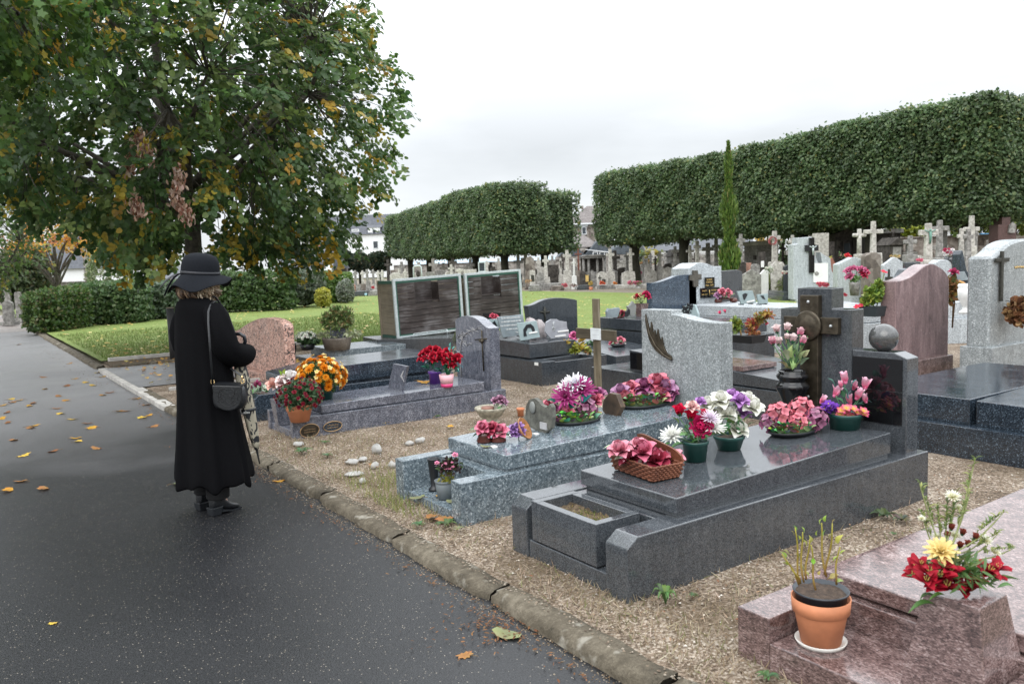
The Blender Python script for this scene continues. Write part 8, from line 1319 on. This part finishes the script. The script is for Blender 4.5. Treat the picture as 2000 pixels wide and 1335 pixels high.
# body: one skinned skeleton, one mesh
sk_v, sk_r, sk_e = [], [], []
def node(p, r, par=None):
    sk_v.append(p); sk_r.append(r); i = len(sk_v)-1
    if par is not None: sk_e.append((par, i))
    return i
pel = node((0, 0, .95), .13); wst = node((0, 0, 1.1), .115, pel); chs = node((0, .01, 1.3), .13, wst); nkb = node((0, 0, 1.47), .07, chs); nk = node((0, .015, 1.55), .05, nkb)
hd0 = node((.01, .03, 1.62), .075, nk); hd1 = node((.01, .03, 1.71), .092, hd0); hd2 = node((.01, .025, 1.78), .06, hd1)
for s in (-1, 1):
    hp = node((s*.09, 0, .88), .095, pel); kn = node((s*.1, .02, .5), .062, hp); an = node((s*.1, -.02, .12), .042, kn); node((s*.1, .05, .06), .022, an)
    sh = node((s*.17, 0, 1.44), .06, chs); el = node((s*.25, -.01 if s > 0 else .0, 1.17), .042, sh); wr = node((s*.15, .25, 1.14), .028, el); pa = node((s*.10, .315, 1.13), .03, wr)
    for k in range(4):
        b = Vector((s*.075, .335, 1.15-k*.019)); kn_ = node(tuple(b), .0105, pa); d = Vector((-s*.6, .55, -.15)); f1 = node(tuple(b+d*.042), .0092, kn_); f2 = node(tuple(b+d*.042+Vector((-s*.026, -.006, -.012))), .0082, f1); node(tuple(b+d*.042+Vector((-s*.036, -.026, -.02))), .0072, f2)
    th = node((s*.085, .30, 1.165), .013, pa); t2 = node((s*.06, .325, 1.185), .0105, th); node((s*.035, .34, 1.188), .0085, t2)
me = bpy.data.meshes.new('body_skeleton'); me.from_pydata(sk_v, sk_e, []); bo = bpy.data.objects.new('body_skeleton', me); col.objects.link(bo)
md = bo.modifiers.new('skin', 'SKIN'); md.use_smooth_shade = True; md.branch_smoothing = .3
for i, v in enumerate(me.skin_vertices[0].data): v.radius = (sk_r[i], sk_r[i]); v.use_root = (i == 0)
sb = bo.modifiers.new('sub', 'SUBSURF'); sb.levels = 2; sb.render_levels = 2
dg = bpy.context.evaluated_depsgraph_get(); bme = bpy.data.meshes.new_from_object(bo.evaluated_get(dg)); bpy.data.objects.remove(bo)
bm_ = MB(); bm_.add([v.co[:] for v in bme.vertices], [tuple(p.vertices) for p in bme.polygons], True)
HM = Matrix.Translation((.01, .03, 1.69)) @ Matrix.Rotation(rad(-38), 4, 'Z') @ Matrix.Rotation(rad(-8), 4, 'X')       # head turned to her right
s0 = len(bm_.v); n_, m_ = 28, 22; vs = []; fs = []
for j in range(m_+1):
    ph = pi*j/m_; z = -cos(ph); q = sin(ph)
    for i in range(n_):
        a = 2*pi*i/n_; x, y = q*sin(a), q*cos(a); rx, ry, rz = .076, .096, .118
        if z < -.2: rx *= 1-.3*(-z-.2); ry *= 1-.12*(-z-.2)
        X, Y, Zz = x*rx, y*ry, z*rz; fr = max(0, cos(a))
        if fr > .6:
            Y += .024*math.exp(-((X/.012)**2+((Zz+.02)/.022)**2))+.012*math.exp(-((X/.01)**2+((Zz-.005)/.03)**2))     # nose
            Y -= .010*math.exp(-(((abs(X)-.032)/.014)**2+((Zz-.012)/.012)**2))                                        # eye sockets
            Y += .007*math.exp(-((X/.022)**2+((Zz+.06)/.006)**2))+.007*math.exp(-((X/.02)**2+((Zz+.07)/.006)**2))      # lips
            Y += .008*math.exp(-((X/.02)**2+((Zz+.1)/.012)**2))
        vs.append((X, Y, Zz))
for j in range(m_):
    for i in range(n_): fs.append((j*n_+i, j*n_+(i+1) % n_, (j+1)*n_+(i+1) % n_, (j+1)*n_+i))
bm_.add(vs, fs, True)
for s in (-1, 1): bm_.ball((s*.078, -.005, -.01), .03, 8, 6, (.3, .6, 1))
bm_.xf(HM, s0); bm_.build('body', M_skin, W_, local=True)
mb = MB()
for s in (-1, 1): mb.ball((s*.032, .088, .012), .011, 10, 7)
mb.xf(HM); mb.build('eyes', plain('eye', (.5, .48, .46), .15), W_, local=True)
# coat
rings = [(1.585, .062, .06), (1.56, .085, .075), (1.525, .15, .095), (1.48, .195, .116), (1.4, .216, .135), (1.25, .23, .155), (1.05, .238, .17), (.85, .238, .175), (.65, .256, .198), (.45, .277, .222), (.32, .292, .238), (.215, .3, .25), (.21, .288, .236), (.4, .25, .2)]
nn = 96; vs = []; fs = []
for j, (z, a, b) in enumerate(rings):
    lo = max(0, min(1, (1.3-z)/1.1)) if j < 12 else .9
    for i in range(nn):
        t = 2*pi*i/nn; w_ = 1+lo*(.06*sin(t*6+.8)+.05*sin(t*11+2+z*.6)+.025*sin(t*17+z)); zz = z+(.022*sin(t*6+2)+.014*sin(t*11) if 10 <= j <= 12 else 0)
        vs.append((a*w_*cos(t)+.02*lo, b*w_*sin(t)+.012*(1.4-z)-(.02 if z > 1.45 else 0), zz))
for j in range(len(rings)-1):
    for i in range(nn): fs.append((j*nn+i, j*nn+(i+1) % nn, (j+1)*nn+(i+1) % nn, (j+1)*nn+i))
mb = MB(); mb.add(vs, fs, True); ct = mb.build('coat', M_coat, W_, local=True)
sub = ct.modifiers.new('sub', 'SUBSURF'); sub.levels = 1; sub.render_levels = 1
for s in (-1, 1):
    w0 = 1.08 if s > 0 else 1.06; mb = MB(); pts = [Vector((p[0]*w0, p[1]+(0 if s > 0 else .03), p[2])) for p in ([(s*.13, .0, 1.49), (s*.19, -.005, 1.41), (s*.235, -.01, 1.3), (s*.262, .0, 1.19), (s*.262, .06, 1.135), (s*.235, .16, 1.125), (s*.19, .235, 1.135), (s*.175, .255, 1.138)])]; rs = [.075, .085, .092, .094, .094, .085, .068, .045]
    mb.tube(pts, rs, 22); k = len(mb.v)
    for i in range(k):
        x, y, z = mb.v[i]; f = .006*sin(x*90+y*60)+.006*sin(z*70+y*40); mb.v[i] = (x+f*s, y-f, z+f*.4)
    sl = mb.build('sleeve', M_coat, W_, local=True); q = sl.modifiers.new('sub', 'SUBSURF'); q.levels = 1; q.render_levels = 1
# trousers and boots
for s, dy in ((-1, .02), (1, -.01)):
    mb = MB(); mb.tube([(s*.1, dy, .45), (s*.1, dy-.005, .25), (s*.1, dy-.01, .125), (s*.1, dy-.01, .115)], [.085, .083, .08, .07], 18); mb.build('trouser_leg', M_trou, W_, local=True)
    bt_ = MB(); prof = [(-.075, .03, .05, .12), (-.062, .036, .045, .16), (-.03, .037, .04, .17), (.005, .037, .035, .15), (.04, .039, .025, .095), (.075, .042, .014, .07), (.11, .041, .012, .055), (.14, .032, .014, .042), (.158, .013, .018, .03)]; vs = []; k = 14
    for (y, w_, zb, zt) in prof:
        for i in range(k):
            a = 2*pi*i/k; cx_ = cos(a); sz = sin(a); vs.append((s*.1+w_*(abs(cx_)**.8)*(1 if cx_ > 0 else -1), dy+y, (zb+zt)/2+(zt-zb)/2*(abs(sz)**.7)*(1 if sz > 0 else -1)))
    fs = [(j*k+i, j*k+(i+1) % k, (j+1)*k+(i+1) % k, (j+1)*k+i) for j in range(len(prof)-1) for i in range(k)]+[tuple(range(k))[::-1], tuple(range((len(prof)-1)*k, len(prof)*k))]
    bt_.add(vs, fs, True); bo_ = bt_.build('boot', M_leather, W_, local=True); q = bo_.modifiers.new('sub', 'SUBSURF'); q.levels = 1; q.render_levels = 1
    MB().hexa([(s*.1-.033, dy-.078, 0), (s*.1+.033, dy-.078, 0), (s*.1-.033, dy-.012, 0), (s*.1+.033, dy-.012, 0), (s*.1-.04, dy-.088, .062), (s*.1+.04, dy-.088, .062), (s*.1-.04, dy+.005, .062), (s*.1+.04, dy+.005, .062)]).build('heel', BLK, bo_, local=True, bevel=.006)
    mb = MB(); mb.prism([(dy-.01, .018), (dy+.04, .012), (dy+.08, .0), (dy+.148, .004), (dy+.158, .016), (dy+.08, .014), (dy+.0, .035)], 'x', s*.1-.039, s*.1+.039); mb.build('sole', BLK, bo_, local=True)
# hair: wavy strands round the back of the head
M_hair = leafmat('hair', .4, .1, .4); mb = MB()
for i in range(420):
    a = rng.uniform(rad(52), rad(322)); el = rng.uniform(-.1, .75); fr = 1 if (a < rad(95) or a > rad(285)) else 0     # azimuth from the face, clockwise
    r0 = .1; x0, y0 = r0*.84*sin(a), r0*cos(a); z0 = .045*el-.045; L = rng.uniform(.09, .155); am = rng.uniform(.01, .024); ph = rng.uniform(0, 6); pts = []
    for k in range(8):
        t = k/7; o = 1+.46*sin(pi*min(1, t*1.1))+.12*t+am*4*sin(ph+t*9); pts.append((x0*o+am*.7*cos(ph+t*8), y0*o+am*.7*sin(ph*1.3+t*8), z0-L*t+.012*sin(ph+t*7)))
    c = rng.choice([(.07, .04, .025), (.11, .066, .04), (.05, .03, .02), (.22, .145, .09)] if not fr else [(.4, .31, .21), (.3, .21, .13), (.48, .39, .29), (.18, .12, .07)]); mb.tube(pts, [.006, .008, .008, .008, .0075, .006, .005, .002], 5, c=c)
mb.ball((0, -.012, -.01), .1, 16, 10, (.88, .95, 1.15), c=(.06, .035, .022)); mb.v = [v if not (v[1] > .06 and abs(v[0]) < .06) else (v[0], .055, v[2]) for v in mb.v]
mb.xf(HM); mb.build('hair', M_hair, W_, local=True)
# hat
HT = Matrix.Translation((.012, .028, 1.742)) @ Matrix.Rotation(rad(-38), 4, 'Z') @ Matrix.Rotation(rad(-5), 4, 'X') @ Matrix.Rotation(rad(3), 4, 'Y')
mb = MB(); mb.lathe([(.124, -.04), (.126, -.02), (.124, .02), (.118, .055), (.1, .088), (.065, .106), (.03, .112), (0, .113)], 40, sx=.92, sy=1.04); k = 64; vs = []; fs = []
brim = [(.118, -.032), (.135, -.047), (.162, -.07), (.188, -.095), (.208, -.116), (.21, -.121), (.185, -.102), (.15, -.073), (.12, -.05)]
for j, (r_, z) in enumerate(brim):
    f = max(0, (r_-.12)/.1)
    for i in range(k):
        a = 2*pi*i/k; w_ = f*(.024*sin(3*a+.6)+.016*sin(5*a+2)+.045*cos(a)); vs.append((r_*.95*sin(a), r_*1.02*cos(a), z+w_))
for j in range(len(brim)-1):
    for i in range(k): fs.append((j*k+i, j*k+(i+1) % k, (j+1)*k+(i+1) % k, (j+1)*k+i))
mb.add(vs, fs, True); mb.xf(HT); ht = mb.build('hat', M_felt, W_, local=True)
mb = MB(); mb.lathe([(.1275, -.034), (.1295, -.03), (.129, -.018), (.1265, -.015)], 40, sx=.92, sy=1.04); mb.xf(HT); mb.build('hat_band', plain('black ribbon', (.012, .013, .018), .45), ht, local=True)
mb = MB(); cl = Vector((-s36, c36, 0)); lat = Vector((c36, s36, 0)); b0 = Vector((.012, .028, 1.715))-lat*.115-cl*.05
for dx, dz, e in ((-.15, -.095, .0), (-.115, -.15, .02)):
    pts = [b0+lat*dx*t+Vector((0, 0, dz*t*t-.0*t))-cl*(.02+e)*t for t in np.linspace(0, 1, 6)]; mb.tube(pts, [.006, .011, .013, .013, .012, .008], 8, flat=.3)
mb.build('ribbon_tails', MATS['black ribbon'], ht, local=True)
# ------------------------------------------------------------------ handbag and umbrella
def loc2w(v): return Matrix.Translation(WP) @ Matrix.Rotation(-A_, 4, 'Z') @ Vector(v)
bp = loc2w((.345, -.035, .775)); B = thing('handbag', 'small black leather shoulder bag with an embossed swirl flap, at the woman\'s hip', 'handbag', bp, -YAW-.12)
mb = MB(); k = 24; hw, hh, hd = .115, .088, .038; vs = []; fs = []
for j, (f, y) in enumerate([(.86, -hd), (1, -hd*.55), (1.03, 0), (1, hd*.55), (.86, hd)]):
    for i in range(k):
        a = 2*pi*i/k; cx_, sz = cos(a), sin(a); x = hw*f*(abs(cx_)**.55)*(1 if cx_ > 0 else -1); z = hh*f*(abs(sz)**(.6 if sz < 0 else .45))*(1 if sz > 0 else -1); vs.append((x*(1-.1*max(0, z/hh)), y, z+.09))
for j in range(4):
    for i in range(k): fs.append((j*k+i, (j+1)*k+i, (j+1)*k+(i+1) % k, j*k+(i+1) % k))
fs += [tuple(range(k)), tuple(range(4*k, 5*k))[::-1]]; mb.add(vs, fs, True); bag = mb.build('bag_body', M_leather, B, local=True, bevel=.006)
fl_ = [(-.1, .178)]+[(.02+.1*cos(a)-.015, .085+.085*sin(a)) for a in np.linspace(pi*1.02, 2*pi-.02, 16)]+[(.108, .17)]
mb = MB(); mb.prism(fl_, 'y', -hd-.012, -hd+.01); mb.hexa([(-.1, -hd+.0, .165), (.108, -hd, .16), (-.1, hd, .175), (.108, hd, .17), (-.1, -hd-.011, .186), (.108, -hd-.011, .178), (-.1, hd, .19), (.108, hd, .184)]); fl2 = mb.build('flap', M_leather, B, local=True, bevel=.008)
mb = MB(); y_ = -hd-.0125
def arc(cx_, cz, r_, a0, a1, w_=.0022): mb.tube([(cx_+r_*cos(a), y_, cz+r_*sin(a)) for a in np.linspace(a0, a1, 14)], w_, 5)
arc(.01, .1, .07, 2.2, 5.6); arc(.01, .1, .052, 2.6, 4.0); arc(-.015, .135, .022, .3, 4.6); arc(.035, .125, .024, -1.6, 2.4); arc(.02, .085, .03, 2.9, 6.0); arc(.02, .09, .016, -.6, 2.4); arc(.01, .1, .07, -.35, .5)
mb.build('embossed_swirl', plain('black stitching', (.004, .004, .005), .5), fl2, local=True)
M_brass = plain('polished brass', (.7, .5, .25), .25, .9)
iv = (Matrix.Translation(bp) @ Matrix.Rotation(-YAW-.12, 4, 'Z')).inverted()
for x in (-.115, .1):
    mb = MB(); mb.tube([(x+.012*cos(a), -.005, .195+.016*sin(a)) for a in np.linspace(0, 2*pi, 13)], .0035, 6); mb.tube([(x, -.005, .21), (x-.003, -.005, .235)], [.006, .005], 6); mb.build('buckle', M_brass, B, local=True)
def strapm(pts, name):
    mb = MB(); pts = [iv @ loc2w(p) if len(p) == 3 else Vector(p[:3]) for p in pts]; mb.tube(pts, .0075, 8, flat=.35); return mb.build(name, M_leather, B, local=True)
sh = [(-.118, -.005, .235, 1)]
Dw = float(bp.x*_fw[0]+bp.y*_fw[1]); strapm([tuple(iv @ V3(PD(x, y, Dw+e)))+(1,) for x, y, e in [(415.5, 752, 0), (413.5, 720, -.03), (411, 690, -.06), (409, 660, -.05), (407, 630, -.01), (407, 608, .03), (411, 595, .08), (418, 588, .14), (424, 588, .2)]], 'strap')
strapm([(.098, -.005, .232, 1), (.3, .02, 1.05), (.265, .1, 1.1), (.2, .15, 1.25), (.15, .13, 1.42), (.12, .06, 1.54), (.12, .0, 1.56)], 'strap')
# umbrella hung on the right forearm
def umb_mat():
    m, t, b, o = newmat('patterned umbrella cloth'); tc = N(t, 'ShaderNodeTexCoord'); mp = N(t, 'ShaderNodeMapping'); mp.inputs['Scale'].default_value = (1, 1, .55); t.links.new(tc.outputs['Object'], mp.inputs[0]); n = N(t, 'ShaderNodeTexNoise'); n.inputs['Scale'].default_value = 26; n.inputs['Detail'].default_value = 1.5; n.inputs['Distortion'].default_value = 1.2; t.links.new(mp.outputs[0], n.inputs[0])
    r = ramp(t, [(.495, (.008, .009, .012)), (.515, (.32, .29, .22))]); t.links.new(n.outputs[0], r.inputs[0]); t.links.new(r.outputs[0], b.inputs['Base Color']); b.inputs['Roughness'].default_value = .7; return m
top = loc2w((.245, .16, 1.05)); tip = V3(PD(507, 905, top.x*_fw[0]+top.y*_fw[1]+.02)); upx = V3(PD(467, 705, top.x*_fw[0]+top.y*_fw[1])); U_ = thing('umbrella', 'furled beige and black patterned umbrella hanging from the woman\'s forearm', 'umbrella', tuple(tip)); d = (upx-tip); Lu = d.length; dn = d.normalized()
P_ = lambda t: tip+d*t
mb = MB(); mb.tube([P_(.14), P_(.2), P_(.35), P_(.5), P_(.65), P_(.8), P_(.95), P_(1.04)], [.014, .026, .037, .044, .047, .046, .04, .02], 18); k = len(mb.v)
ax_ = dn
for i in range(k):
    v = Vector(mb.v[i]); h = (v-tip).dot(dn); c = tip+dn*h; r_ = v-c
    if r_.length > 1e-5: a = i % 18; mb.v[i] = tuple(c+r_*(1+.14*sin(a*2*pi/18*4+h*6)))
mb.build('canopy', umb_mat(), U_); mb = MB(); mb.tube([P_(0), P_(.06), P_(.14), P_(.16)], [.004, .006, .009, .014], 10); mb.build('ferrule', BLK, U_)
mb = MB(); mb.tube([P_(.52), P_(.545)], .052, 18); mb.build('closing_band', BLK, U_)
rt_, fw_ = V3(_rt), V3(_fw); tb_ = P_(1.04); pts = [tb_, tb_+dn*.06, V3(PD(474, 678, float(Vector(tb_).dot(V3(_fw))))), V3(PD(479, 667, float(Vector(tb_).dot(V3(_fw)))-.02)), V3(PD(477, 657, float(Vector(tb_).dot(V3(_fw)))-.03)), V3(PD(469, 652, float(Vector(tb_).dot(V3(_fw)))-.03)), V3(PD(461, 652, float(Vector(tb_).dot(V3(_fw)))-.02)), V3(PD(455, 658, float(Vector(tb_).dot(V3(_fw)))))]
mb = MB(); mb.tube(pts, [.009, .01, .0125, .0135, .0135, .013, .012, .011], 12); mb.build('crook_handle', plain('glossy black plastic', (.012, .014, .018), .15), U_)
ps = P_(.545); lettering('elise', .026, M_white, U_, ps-tip-fw_*.054-dn*.02, '-y', rz=-YAW)
